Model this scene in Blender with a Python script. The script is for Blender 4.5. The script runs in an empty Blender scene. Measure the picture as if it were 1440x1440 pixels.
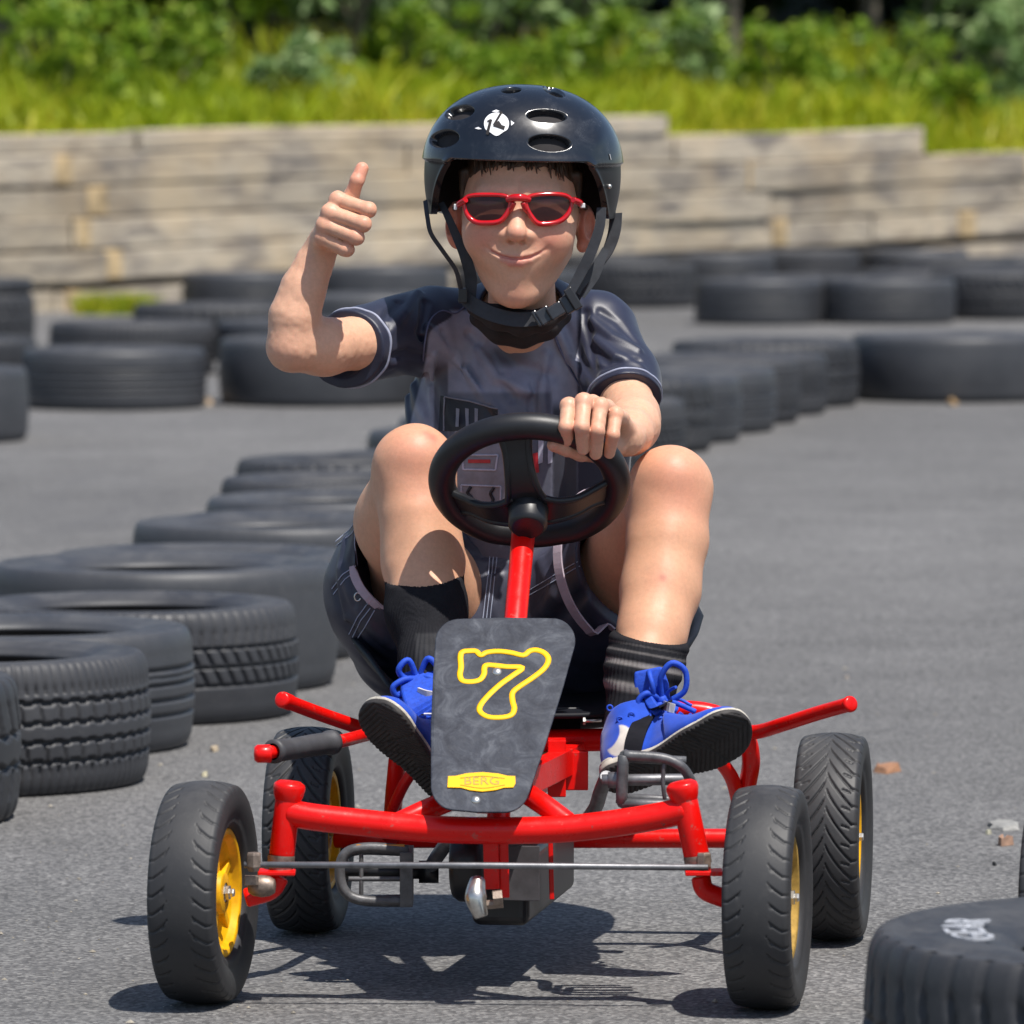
import bpy, math, random
import numpy as np
from mathutils import Vector, Matrix

# ------------------------------------------------------------------ camera, light, exposure
SC = bpy.context.scene
CAM_H = 1.193
PITCH = math.atan(615.0 / 10000.0)
FPX = 10000.0                      # focal length in pixels of the 1440 px photograph
cam_data = bpy.data.cameras.new("camera")
cam_data.sensor_width = 36.0
cam_data.lens = 250.0
cam_data.clip_start = 0.2
cam_data.clip_end = 600.0
cam_data.dof.use_dof = True
cam_data.dof.focus_distance = 9.6
cam_data.dof.aperture_fstop = 10.5
cam = bpy.data.objects.new("camera", cam_data)
SC.collection.objects.link(cam)
cam.location = (0, 0, CAM_H)
cam.rotation_euler = (math.pi / 2 - PITCH, 0, 0)
SC.camera = cam

SUN_DIR = Vector((0.27, -0.375, 1.0)).normalized()      # towards the sun
world = bpy.data.worlds.new("World")
SC.world = world
world.use_nodes = True
wn = world.node_tree
wn.nodes.clear()
w_out = wn.nodes.new('ShaderNodeOutputWorld')
w_bg = wn.nodes.new('ShaderNodeBackground')
w_sky = wn.nodes.new('ShaderNodeTexSky')
w_sky.sky_type = 'NISHITA'
w_sky.sun_disc = False
w_sky.sun_elevation = math.asin(SUN_DIR.z)
w_sky.sun_rotation = math.atan2(SUN_DIR.x, SUN_DIR.y)
w_sky.air_density = 1.0
w_sky.dust_density = 1.0
w_sky.ozone_density = 1.0
w_bg.inputs['Strength'].default_value = 0.105
wn.links.new(w_sky.outputs[0], w_bg.inputs['Color'])
wn.links.new(w_bg.outputs[0], w_out.inputs['Surface'])

sun_data = bpy.data.lights.new("sun", 'SUN')
sun_data.energy = 5.0
sun_data.angle = math.radians(0.53)
sun_data.color = (1.0, 0.955, 0.89)
sun = bpy.data.objects.new("sun", sun_data)
SC.collection.objects.link(sun)
sun.rotation_euler = SUN_DIR.to_track_quat('Z', 'Y').to_euler()
sun.location = (3, 3, 12)

SC.view_settings.view_transform = 'Standard'
SC.view_settings.look = 'None'
SC.view_settings.exposure = 0.24
SC.view_settings.gamma = 1.0
SC.view_settings.use_curve_mapping = False
try:
    SC.cycles.max_bounces = 8
    SC.cycles.transparent_max_bounces = 8
except Exception:
    pass


# ------------------------------------------------------------------ helpers
def P(px, py, D):
    """world point seen at photograph pixel (px, py) at distance D from the camera"""
    F = np.array([0, math.cos(PITCH), -math.sin(PITCH)])
    U = np.array([0, math.sin(PITCH), math.cos(PITCH)])
    r = F * FPX + np.array([1.0, 0, 0]) * (px - 720.0) + U * (720.0 - py)
    return np.array([0, 0, CAM_H]) + r * (D / r[1])


def Ps(lst):
    return [P(*a) for a in lst]


def S(px, D):
    return px * D / FPX


def vnorm(v):
    v = np.asarray(v, float)
    return v / max(1e-12, np.linalg.norm(v))


def link(name, data, parent=None):
    o = bpy.data.objects.new(name, data)
    SC.collection.objects.link(o)
    if parent is not None:
        o.parent = parent
    return o


def tag(o, label=None, cat=None, group=None, kind=None):
    if label:
        o['label'] = label
    if cat:
        o['category'] = cat
    if group:
        o['group'] = group
    if kind:
        o['kind'] = kind
    return o


def empty(name, loc, rz=0.0):
    o = bpy.data.objects.new(name, None)
    SC.collection.objects.link(o)
    o.location = loc
    o.rotation_euler = (0, 0, rz)
    o.empty_display_size = 0.1
    o['__m'] = 0
    del o['__m']
    ROOTM[o.name] = Matrix.Translation(Vector(loc)) @ Matrix.Rotation(rz, 4, 'Z')
    return o


ROOTM = {}


def root_of(o):
    while o.parent is not None:
        o = o.parent
    return o


def copy_tree(o, parent=None):
    c = o.copy()
    SC.collection.objects.link(c)
    if parent is not None:
        c.parent = parent
    for ch in list(CHILDREN.get(o.name, [])):
        d = copy_tree(ch, c)
        CHILDREN.setdefault(c.name, []).append(d)
    return c


CHILDREN = {}


def mesh_np(name, V, quads=None, tris=None, smooth=True):
    me = bpy.data.meshes.new(name)
    V = np.asarray(V, np.float32)
    nq = 0 if quads is None else len(quads)
    nt = 0 if tris is None else len(tris)
    me.vertices.add(len(V))
    me.vertices.foreach_set('co', V.ravel())
    idx = []
    if nq:
        idx.append(np.asarray(quads, np.int32).ravel())
    if nt:
        idx.append(np.asarray(tris, np.int32).ravel())
    idx = np.concatenate(idx)
    me.loops.add(len(idx))
    me.loops.foreach_set('vertex_index', idx)
    me.polygons.add(nq + nt)
    starts = np.concatenate([np.arange(nq) * 4, nq * 4 + np.arange(nt) * 3]).astype(np.int32)
    me.polygons.foreach_set('loop_start', starts)
    try:
        tot = np.concatenate([np.full(nq, 4), np.full(nt, 3)]).astype(np.int32)
        me.polygons.foreach_set('loop_total', tot)
    except Exception:
        pass
    me.polygons.foreach_set('use_smooth', np.full(nq + nt, smooth, bool))
    me.update(calc_edges=True)
    me.validate()
    return me


class MB:
    """collects world-space geometry; build() links it as ONE mesh object"""

    def __init__(self):
        self.v = []
        self.f = []
        self.sm = []
        self.mi = []

    def add(self, verts, faces, smooth=True, mat=0):
        b = len(self.v)
        self.v += [tuple(map(float, p)) for p in verts]
        for f in faces:
            self.f.append([b + i for i in f])
            self.sm.append(smooth)
            self.mi.append(mat)
        return self

    def tube(self, pts, r, seg=14, closed=False, sub=6, cap=True, flat=None, mat=0, rnd=True):
        """round tube through pts; r number or list; flat=(vector, ratio) squashes along a direction"""
        pts = [np.asarray(p, float) for p in pts]
        n = len(pts)
        rr = [r] * n if np.isscalar(r) else list(r)
        if sub > 1 and n > 2:
            out, ro = [], []
            rng = range(n if closed else n - 1)
            for i in rng:
                p0 = pts[(i - 1) % n] if (closed or i > 0) else pts[0] * 2 - pts[1]
                p1, p2 = pts[i], pts[(i + 1) % n]
                p3 = pts[(i + 2) % n] if (closed or i + 2 < n) else pts[-1] * 2 - pts[-2]
                for k in range(sub):
                    t = k / sub
                    out.append(0.5 * ((2 * p1) + (-p0 + p2) * t + (2 * p0 - 5 * p1 + 4 * p2 - p3) * t * t + (-p0 + 3 * p1 - 3 * p2 + p3) * t ** 3))
                    ro.append(rr[i] * (1 - t) + rr[(i + 1) % n] * t)
            if not closed:
                out.append(pts[-1])
                ro.append(rr[-1])
            pts, rr = out, ro
            n = len(pts)
        tang = []
        for i in range(n):
            a = pts[(i - 1) % n] if (closed or i > 0) else pts[i]
            b = pts[(i + 1) % n] if (closed or i < n - 1) else pts[i]
            tang.append(vnorm(b - a))
        u = np.cross(tang[0], [0, 0, 1.0])
        if np.linalg.norm(u) < 0.2:
            u = np.cross(tang[0], [0, 1.0, 0])
        u = vnorm(u)
        frames = []
        for i in range(n):
            u = vnorm(u - tang[i] * np.dot(u, tang[i]))
            frames.append((u, np.cross(tang[i], u)))
        rings = []
        if not closed and cap and rnd:
            # small rounded rim at each end
            pts = [pts[0], pts[0] + tang[0] * rr[0] * 0.12] + pts[1:-1] + [pts[-1] - tang[-1] * rr[-1] * 0.12, pts[-1]]
            rr = [rr[0] * 0.86, rr[0]] + rr[1:-1] + [rr[-1], rr[-1] * 0.86]
            frames = [frames[0], frames[0]] + frames[1:-1] + [frames[-1], frames[-1]]
            n = len(pts)
        V = []
        for i in range(n):
            for k in range(seg):
                a = 2 * math.pi * k / seg
                d = (frames[i][0] * math.cos(a) + frames[i][1] * math.sin(a)) * rr[i]
                if flat is not None:
                    fv = vnorm(flat[0])
                    d = d - fv * np.dot(d, fv) * (1 - flat[1])
                V.append(pts[i] + d)
        Fc = []
        m = n if closed else n - 1
        for i in range(m):
            for k in range(seg):
                a = i * seg + k
                b = i * seg + (k + 1) % seg
                c = ((i + 1) % n) * seg + (k + 1) % seg
                d = ((i + 1) % n) * seg + k
                Fc.append((a, b, c, d))
        self.add(V, Fc, True, mat)
        if not closed and cap:
            self.add([V[k] for k in range(seg)], [tuple(range(seg))[::-1]], False, mat)
            self.add([V[(n - 1) * seg + k] for k in range(seg)], [tuple(range(seg))], False, mat)
        return self

    def box(self, c, ax, ay, az, smooth=False, mat=0):
        """box centred at c with half-axis vectors"""
        c, ax, ay, az = map(lambda q: np.asarray(q, float), (c, ax, ay, az))
        V = [c + sx * ax + sy * ay + sz * az for sx in (-1, 1) for sy in (-1, 1) for sz in (-1, 1)]
        Fc = [(0, 1, 3, 2), (4, 6, 7, 5), (0, 4, 5, 1), (2, 3, 7, 6), (0, 2, 6, 4), (1, 5, 7, 3)]
        if np.dot(np.cross(ax, ay), az) < 0:
            Fc = [f[::-1] for f in Fc]
        return self.add(V, Fc, smooth, mat)

    def bar(self, a, b, w, h, up=(0, 0, 1), mat=0):
        a, b = np.asarray(a, float), np.asarray(b, float)
        d = vnorm(b - a)
        s = vnorm(np.cross(d, up))
        u = np.cross(s, d)
        return self.box((a + b) / 2, (b - a) / 2, s * w / 2, u * h / 2, mat=mat)

    def lathe(self, c, axis, prof, seg=48, mat=0, ref=(0, 0, 1), smooth=True, closed=False):
        """prof: list of (radius, offset along axis)"""
        c = np.asarray(c, float)
        ax = vnorm(axis)
        u = np.cross(ax, ref)
        if np.linalg.norm(u) < 0.1:
            u = np.cross(ax, (1, 0, 0))
        u = vnorm(u)
        w = np.cross(ax, u)
        V = []
        for (r, t) in prof:
            for k in range(seg):
                a = 2 * math.pi * k / seg
                V.append(c + ax * t + (u * math.cos(a) + w * math.sin(a)) * max(r, 1e-5))
        n = len(prof)
        Fc = []
        for i in range(n if closed else n - 1):
            j = (i + 1) % n
            for k in range(seg):
                k2 = (k + 1) % seg
                Fc.append((i * seg + k, i * seg + k2, j * seg + k2, j * seg + k))
        return self.add(V, Fc, smooth, mat)

    def sphere(self, c, r, seg=20, rings=12, mat=0, scale=(1, 1, 1)):
        V, Fc = [], []
        c = np.asarray(c, float)
        for i in range(rings + 1):
            t = math.pi * i / rings
            for k in range(seg):
                a = 2 * math.pi * k / seg
                V.append(c + r * np.array([math.sin(t) * math.cos(a) * scale[0], math.sin(t) * math.sin(a) * scale[1], math.cos(t) * scale[2]]))
        for i in range(rings):
            for k in range(seg):
                k2 = (k + 1) % seg
                Fc.append((i * seg + k, (i + 1) * seg + k, (i + 1) * seg + k2, i * seg + k2))
        return self.add(V, Fc, True, mat)

    def ribbon(self, pts, w, th, side, sub=6):
        """flat strap through pts, width w along side vectors (one or per point), thickness th"""
        pts = [np.asarray(p, float) for p in pts]
        n = len(pts)
        sd = [np.asarray(side, float)] * n if np.ndim(side) == 1 else [np.asarray(s, float) for s in side]
        ww = [w] * n if np.isscalar(w) else list(w)
        out, so, wo = [], [], []
        for i in range(n - 1):
            p0 = pts[i - 1] if i > 0 else pts[0] * 2 - pts[1]
            p1, p2 = pts[i], pts[i + 1]
            p3 = pts[i + 2] if i + 2 < n else pts[-1] * 2 - pts[-2]
            for k in range(sub):
                t = k / sub
                out.append(0.5 * ((2 * p1) + (-p0 + p2) * t + (2 * p0 - 5 * p1 + 4 * p2 - p3) * t * t + (-p0 + 3 * p1 - 3 * p2 + p3) * t ** 3))
                so.append(sd[i] * (1 - t) + sd[i + 1] * t)
                wo.append(ww[i] * (1 - t) + ww[i + 1] * t)
        out.append(pts[-1]); so.append(sd[-1]); wo.append(ww[-1])
        V, Fc = [], []
        n = len(out)
        for i in range(n):
            t = vnorm(out[min(i + 1, n - 1)] - out[max(i - 1, 0)])
            s = vnorm(so[i] - t * np.dot(so[i], t))
            nn = np.cross(t, s)
            h = wo[i] / 2
            V += [out[i] - s * h - nn * th / 2, out[i] + s * h - nn * th / 2, out[i] + s * h + nn * th / 2, out[i] - s * h + nn * th / 2]
        for i in range(n - 1):
            for k in range(4):
                a, b = i * 4 + k, i * 4 + (k + 1) % 4
                Fc.append((a, b, b + 4, a + 4))
        Fc.append((3, 2, 1, 0))
        Fc.append(tuple((n - 1) * 4 + k for k in range(4)))
        return self.add(V, Fc, False)

    def build(self, name, mats, parent=None, bevel=0.0, auto=None, bseg=2):
        me = bpy.data.meshes.new(name)
        V = self.v
        if parent is not None:
            M = ROOTM[root_of(parent).name].inverted()
            V = [tuple(M @ Vector(p)) for p in V]
        me.from_pydata(V, [], self.f)
        me.polygons.foreach_set('use_smooth', self.sm)
        mats = mats if isinstance(mats, (list, tuple)) else [mats]
        for m in mats:
            me.materials.append(m)
        me.polygons.foreach_set('material_index', self.mi)
        me.update()
        o = link(name, me, parent)
        if parent is not None:
            CHILDREN.setdefault(parent.name, []).append(o)
        else:
            ROOTM[o.name] = Matrix.Identity(4)
        if bevel > 0:
            b = o.modifiers.new('bevel', 'BEVEL')
            b.width = bevel
            b.segments = bseg
            b.limit_method = 'ANGLE'
            b.angle_limit = math.radians(40)
            b.harden_normals = False
        return o


def np_obj(name, V, quads, mats, parent=None, tris=None, smooth=True, colors=None):
    V = np.asarray(V, float)
    if parent is not None:
        M = np.array(ROOTM[root_of(parent).name].inverted())
        V = V @ M[:3, :3].T + M[:3, 3]
    me = mesh_np(name, V, quads, tris, smooth)
    for m in (mats if isinstance(mats, (list, tuple)) else [mats]):
        me.materials.append(m)
    if colors is not None:
        at = me.color_attributes.new('Col', 'FLOAT_COLOR', 'POINT')
        c = np.ones((len(V), 4), np.float32)
        c[:, :3] = colors
        at.data.foreach_set('color', c.ravel())
    o = link(name, me, parent)
    if parent is not None:
        CHILDREN.setdefault(parent.name, []).append(o)
    else:
        ROOTM[o.name] = Matrix.Identity(4)
    return o


def origin_to(o, loc, rz=0.0):
    """move a top-level mesh's origin to loc, keeping the geometry where it is"""
    M = Matrix.Translation(Vector(loc)) @ Matrix.Rotation(rz, 4, 'Z')
    o.data.transform(M.inverted())
    o.matrix_world = M
    ROOTM[o.name] = M
    return o


# ------------------------------------------------------------------ materials
def lin(c):
    def f(x):
        x = x / 255.0
        return x / 12.92 if x <= 0.04045 else ((x + 0.055) / 1.055) ** 2.4
    return tuple(f(x) for x in c)


class NT:
    def __init__(self, name):
        self.m = bpy.data.materials.new(name)
        self.m.use_nodes = True
        self.t = self.m.node_tree
        self.b = self.t.nodes['Principled BSDF']
        self.tc = None

    def n(self, typ, **kw):
        nd = self.t.nodes.new(typ)
        for k, v in kw.items():
            if k in nd.inputs:
                nd.inputs[k].default_value = v
            else:
                setattr(nd, k, v)
        return nd

    def l(self, a, b):
        self.t.links.new(a, b)

    def coord(self, kind='Object', scale=None):
        if self.tc is None:
            self.tc = self.n('ShaderNodeTexCoord')
        o = self.tc.outputs[kind]
        if scale is not None:
            mp = self.n('ShaderNodeMapping')
            mp.inputs['Scale'].default_value = scale
            self.l(o, mp.inputs['Vector'])
            o = mp.outputs[0]
        return o

    def noise(self, scale, detail=4, rough=0.6, vec=None, kind='Object', dist=0.0):
        nd = self.n('ShaderNodeTexNoise')
        nd.inputs['Scale'].default_value = scale
        nd.inputs['Detail'].default_value = detail
        nd.inputs['Roughness'].default_value = rough
        nd.inputs['Distortion'].default_value = dist
        self.l(vec if vec is not None else self.coord(kind), nd.inputs['Vector'])
        return nd.outputs['Fac']

    def ramp(self, fac, stops):
        r = self.n('ShaderNodeValToRGB')
        els = r.color_ramp.elements
        while len(els) < len(stops):
            els.new(0.5)
        for e, (p, c) in zip(els, stops):
            e.position = p
            e.color = (c[0], c[1], c[2], 1) if not np.isscalar(c) else (c, c, c, 1)
        self.l(fac, r.inputs[0])
        return r.outputs[0]

    def mix(self, fac, a, b, mode='MIX'):
        nd = self.n('ShaderNodeMix', data_type='RGBA', blend_type=mode)
        for s, v in ((nd.inputs[0], fac), (nd.inputs[6], a), (nd.inputs[7], b)):
            if hasattr(v, 'links') or isinstance(v, bpy.types.NodeSocket):
                self.l(v, s)
            elif np.isscalar(v):
                s.default_value = v if s.type == 'VALUE' else (v, v, v, 1)
            else:
                s.default_value = (v[0], v[1], v[2], 1)
        return nd.outputs[2]

    def base(self, v):
        if isinstance(v, bpy.types.NodeSocket):
            self.l(v, self.b.inputs['Base Color'])
        else:
            self.b.inputs['Base Color'].default_value = (v[0], v[1], v[2], 1)
        return self

    def rough(self, v):
        if isinstance(v, bpy.types.NodeSocket):
            self.l(v, self.b.inputs['Roughness'])
        else:
            self.b.inputs['Roughness'].default_value = v
        return self

    def set(self, **kw):
        for k, v in kw.items():
            self.b.inputs[k.replace('_', ' ')].default_value = v
        return self

    def bump(self, h, strength=0.3, dist=0.002, prev=None):
        bp = self.n('ShaderNodeBump')
        bp.inputs['Strength'].default_value = strength
        bp.inputs['Distance'].default_value = dist
        self.l(h, bp.inputs['Height'])
        if prev is not None:
            self.l(prev, bp.inputs['Normal'])
        self.l(bp.outputs[0], self.b.inputs['Normal'])
        return bp.outputs[0]


def simple(name, col, rough=0.5, metal=0.0, var=0.15, vscale=8, bump=0.0, bscale=200, coat=0.0, spec=0.5, bdist=0.001):
    m = NT(name)
    n1 = m.noise(vscale, 5, 0.6)
    c = m.ramp(n1, [(0.3, tuple(x * (1 - var) for x in col)), (0.7, tuple(min(1, x * (1 + var)) for x in col))])
    m.base(c).rough(rough).set(Metallic=metal)
    m.b.inputs['Specular IOR Level'].default_value = spec
    if coat:
        m.b.inputs['Coat Weight'].default_value = coat
        m.b.inputs['Coat Roughness'].default_value = 0.08
    if bump:
        m.bump(m.noise(bscale, 3, 0.6), bump, bdist)
    return m.m


def mat_attr(name, rough=0.6, var=0.12, vscale=20, bump=0.15, bscale=400, bdist=0.001, spec=0.4, sheen=0.0, sss=0.0):
    """colour comes from the mesh's own Col attribute (cloth panels, lips ...)"""
    m = NT(name)
    at = m.n('ShaderNodeAttribute', attribute_name='Col')
    f = m.ramp(m.noise(vscale, 5, 0.6), [(0.3, 1 - var), (0.7, 1 + var)])
    c = m.mix(1.0, at.outputs['Color'], f, 'MULTIPLY')
    m.base(c).rough(rough)
    m.b.inputs['Specular IOR Level'].default_value = spec
    if sheen:
        m.b.inputs['Sheen Weight'].default_value = sheen
    if sss:
        m.b.inputs['Subsurface Weight'].default_value = sss
        m.b.inputs['Subsurface Radius'].default_value = (1.0, 0.35, 0.2)
        m.b.inputs['Subsurface Scale'].default_value = 0.008
    if bump:
        m.bump(m.noise(bscale, 3, 0.6), bump, bdist)
    return m.m


def red_paint():
    m = NT('red_paint')
    n1 = m.noise(14, 6, 0.65)
    n2 = m.noise(70, 5, 0.7)
    c = m.ramp(n1, [(0.25, (0.66, 0.004, 0.002)), (0.6, (0.80, 0.005, 0.003)), (0.85, (0.76, 0.016, 0.010))])
    scr = m.ramp(n2, [(0.61, 0.0), (0.68, 0.7)])
    c = m.mix(scr, c, (0.42, 0.09, 0.07))
    chip = m.ramp(m.noise(38, 7, 0.8), [(0.655, 0.0), (0.675, 1.0)])
    c = m.mix(chip, c, (0.10, 0.075, 0.065))
    m.base(c).rough(m.ramp(n2, [(0.3, 0.24), (0.75, 0.45)]))
    m.b.inputs['Specular IOR Level'].default_value = 0.3
    m.b.inputs['Coat Weight'].default_value = 0.12
    m.b.inputs['Coat Roughness'].default_value = 0.12
    m.bump(m.noise(160, 3), 0.08, 0.001)
    return m.m


def rubber(name, base=(0.045, 0.045, 0.048), dusty=0.5, rough=0.62):
    m = NT(name)
    n1 = m.noise(5, 6, 0.65)
    n2 = m.noise(60, 5, 0.7)
    dust = tuple(b * 1.0 + 0.05 * dusty for b in base)
    c = m.ramp(n1, [(0.3, base), (0.75, dust)])
    c2 = m.ramp(n2, [(0.55, 0.0), (0.8, 0.35 * dusty)])
    c = m.mix(c2, c, (0.16, 0.15, 0.14))
    geo = m.n('ShaderNodeNewGeometry')
    sp_ = m.n('ShaderNodeSeparateXYZ')
    m.l(geo.outputs['True Normal'], sp_.inputs[0])
    up_ = m.ramp(sp_.outputs[2], [(0.72, 0.0), (0.98, 1.0)])
    blot = m.ramp(m.noise(9, 6, 0.75, dist=0.8), [(0.42, 0.0), (0.70, 0.55 * dusty * 2)])
    c = m.mix(m.mix(1.0, up_, blot, 'MULTIPLY'), c, (0.13, 0.125, 0.12))
    m.base(c).rough(m.ramp(n1, [(0.3, rough - 0.08), (0.8, rough + 0.12)]))
    m.b.inputs['Specular IOR Level'].default_value = 0.45
    m.bump(m.noise(260, 3), 0.12, 0.001)
    return m.m


M = {}
M['red'] = red_paint()
M['wheel_rubber'] = rubber('kart_tyre_rubber', (0.023, 0.023, 0.025), 0.35, 0.58)
M['tyre_a'] = rubber('worn_tyre_rubber', (0.027, 0.028, 0.033), 0.5, 0.55)
M['tyre_b'] = rubber('smooth_tyre_rubber', (0.035, 0.037, 0.043), 0.5, 0.5)
M['tyre_c'] = rubber('dark_tyre_rubber', (0.022, 0.023, 0.027), 0.4, 0.55)
M['yellow'] = simple('yellow_plastic', (0.78, 0.40, 0.004), 0.45, 0, 0.25, 40, spec=0.3)
M['yellow_line'] = simple('yellow_sticker', (0.92, 0.48, 0.002), 0.5, 0, 0.05, 30, spec=0.2)
M['dark_line'] = simple('dark_print', (0.35, 0.22, 0.01), 0.5)
M['steel'] = simple('grey_steel', (0.20, 0.20, 0.21), 0.48, 0.7, 0.3, 60, 0.1, 300)
M['rusty_steel'] = simple('tarnished_steel', (0.27, 0.21, 0.17), 0.5, 0.6, 0.5, 90, 0.2, 300)
M['bolt'] = simple('zinc_bolt', (0.62, 0.60, 0.56), 0.3, 0.9, 0.2, 90)
M['black_plastic'] = simple('black_plastic', (0.010, 0.010, 0.012), 0.40, 0, 0.3, 20, 0.05, 400)
M['seat_plastic'] = simple('seat_plastic', (0.008, 0.009, 0.013), 0.55, 0, 0.3, 12, 0.03, 200, spec=0.2)
M['wheel_foam'] = simple('steering_wheel_foam', (0.009, 0.009, 0.011), 0.45, 0, 0.3, 25, 0.12, 500)
M['grip'] = simple('grey_rubber_grip', (0.055, 0.055, 0.06), 0.55, 0, 0.25, 30, 0.15, 400)
M['pedal'] = simple('grey_pedal_plastic', (0.10, 0.10, 0.105), 0.45, 0.2, 0.4, 60, 0.3, 300)
M['amber'] = simple('amber_reflector', (0.55, 0.22, 0.02), 0.3)
M['white'] = simple('white_print', (0.75, 0.75, 0.75), 0.5, 0, 0.15, 60)


def plate_mat():
    m = NT('scuffed_number_plate')
    n1 = m.noise(26, 7, 0.72, dist=1.0)
    n2 = m.noise(90, 5, 0.75)
    c = m.ramp(n1, [(0.36, (0.016, 0.019, 0.030)), (0.52, (0.036, 0.041, 0.056)), (0.68, (0.085, 0.092, 0.11))])
    c = m.mix(m.ramp(n2, [(0.55, 0.0), (0.78, 0.5)]), c, (0.12, 0.12, 0.13))
    m.base(c).rough(m.ramp(n2, [(0.3, 0.45), (0.7, 0.7)]))
    m.b.inputs['Specular IOR Level'].default_value = 0.22
    m.bump(n2, 0.08, 0.001)
    return m.m


M['plate'] = plate_mat()


def text_mesh_obj(name, body, size, mat, parent, mapper, extrude=0.0, tri_max=0.004):
    """letters turned into a mesh; mapper(x, y, z) -> world point"""
    cu = bpy.data.curves.new(name, 'FONT')
    cu.body = body
    cu.size = size
    cu.align_x = 'CENTER'
    cu.align_y = 'CENTER'
    cu.extrude = extrude
    cu.resolution_u = 4
    tmp = bpy.data.objects.new(name + '_tmp', cu)
    SC.collection.objects.link(tmp)
    bpy.context.view_layer.update()
    me = bpy.data.meshes.new_from_object(tmp.evaluated_get(bpy.context.evaluated_depsgraph_get()))
    V = [mapper(v.co.x, v.co.y, v.co.z) for v in me.vertices]
    Fc = [tuple(p.vertices) for p in me.polygons]
    bpy.data.objects.remove(tmp)
    bpy.data.meshes.remove(me)
    mb = MB()
    mb.add(V, Fc, False)
    return mb.build(name, mat, parent)

# ------------------------------------------------------------------ ground
def asphalt():
    m = NT('asphalt')
    big = m.noise(0.35, 5, 0.6, vec=m.coord('Object', (1, 0.45, 1)))
    mid = m.noise(2.3, 6, 0.62)
    fine = m.noise(120, 4, 0.7)
    v = m.n('ShaderNodeTexVoronoi')
    v.inputs['Scale'].default_value = 170.0
    m.l(m.coord('Object'), v.inputs['Vector'])
    agg = m.ramp(v.outputs['Color'], [(0.30, (0.080, 0.078, 0.078)), (0.62, (0.150, 0.147, 0.145)), (0.92, (0.235, 0.23, 0.222))])
    c = m.mix(1.0, agg, m.ramp(big, [(0.32, 0.80), (0.68, 1.20)]), 'MULTIPLY')
    c = m.mix(1.0, c, m.ramp(mid, [(0.3, 0.86), (0.72, 1.13)]), 'MULTIPLY')
    c = m.mix(1.0, c, m.ramp(fine, [(0.3, 0.85), (0.72, 1.16)]), 'MULTIPLY')
    # rubbed tracks and old stains
    st = m.noise(0.8, 5, 0.7, vec=m.coord('Object', (1.0, 0.25, 1)), dist=1.2)
    c = m.mix(m.ramp(st, [(0.55, 0.0), (0.70, 0.38)]), c, (0.085, 0.085, 0.090))
    m.base(c).rough(m.ramp(fine, [(0.3, 0.72), (0.7, 0.92)]))
    m.b.inputs['Specular IOR Level'].default_value = 0.35
    b1 = m.bump(v.outputs['Distance'], 0.5, 0.004)
    m.bump(fine, 0.22, 0.004, b1)
    return m.m


M['asphalt'] = asphalt()
g = MB()
g.add([(-250, -120, 0), (250, -120, 0), (250, 400, 0), (-250, 400, 0)], [(0, 1, 2, 3)], False)
ground = g.build('ground', M['asphalt'])
tag(ground, kind='structure')


# ------------------------------------------------------------------ tyres lying on the ground
def tyre_mesh(name, R, W, rin, pattern, seg=420, nt=46, mat='tyre_a', depth=0.0095, crown=0.004, seed=0):
    """tyre lying flat, z from 0 to W; the tread carries real grooves"""
    prof = []          # (r, z, v) outer side going from the top bead to the bottom bead
    hw = W / 2
    sh = 0.62 * hw     # half of the flat tread
    side = []
    for k in range(14):
        t = k / 13
        r = rin + (R - rin - 0.022) * t
        z = hw * (0.80 + 0.20 * math.sin(math.pi * min(1, t * 1.15) * 0.72)) if t < 0.9 else hw * 0.985
        if abs(t - 0.16) < 0.05:
            z += 0.003
        if abs(t - 0.75) < 0.05:
            z += 0.0018
        side.append((r, z))
    top = [(r, z, 9) for r, z in side]
    arc = []
    r0, z0 = R - 0.022, hw * 0.985
    for k in range(1, 9):
        a = (k / 9) * math.pi / 2
        arc.append((r0 + (R - crown - r0) * math.sin(a) ** 1.0, sh + (z0 - sh) * math.cos(a), 5))
    tr = []
    for k in range(nt + 1):
        v = 1 - 2 * k / nt
        tr.append((R - crown * v * v, v * sh, v))
    prof = top + arc + tr + [(r, -z, -5) for r, z, _ in arc[::-1]] + [(r, -z, -9) for r, z, _ in top[::-1]]
    # inner liner
    inn = [(rin + 0.012, -hw * 0.74, 9), (R - 0.035, -hw * 0.8, 9), (R - 0.018, -hw * 0.3, 9), (R - 0.018, hw * 0.3, 9), (R - 0.035, hw * 0.8, 9), (rin + 0.012, hw * 0.74, 9), (rin, hw * 0.76, 9)]
    prof = prof + inn
    th = np.arange(seg) * 2 * math.pi / seg
    rng = np.random.RandomState(seed)
    wob = 0.0015 * np.sin(th * 2 + rng.rand() * 6) + 0.001 * np.sin(th * 3 + rng.rand() * 6)
    V = np.zeros((len(prof), seg, 3))
    for i, (r, z, v) in enumerate(prof):
        rr = np.full(seg, r) + wob
        if abs(v) <= 1.0001:
            rr -= depth * pattern(th * R, v)
        elif abs(v) == 5:
            rr -= 0.5 * depth * pattern(th * R, math.copysign(1.15, v))
        V[i, :, 0] = rr * np.cos(th)
        V[i, :, 1] = rr * np.sin(th)
        V[i, :, 2] = z + hw
    n = len(prof)
    I, K = np.meshgrid(np.arange(n), np.arange(seg), indexing='ij')
    I2, K2 = (I + 1) % n, (K + 1) % seg
    q = np.stack([I * seg + K, I2 * seg + K, I2 * seg + K2, I * seg + K2], -1).reshape(-1, 4)
    me = mesh_np(name, V.reshape(-1, 3), q)
    me.materials.append(M[mat])
    return me


def gr(x, w):      # smooth groove profile, x = distance to its centre
    return np.clip(1.6 - 1.6 * np.abs(x) / w, 0, 1)


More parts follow.
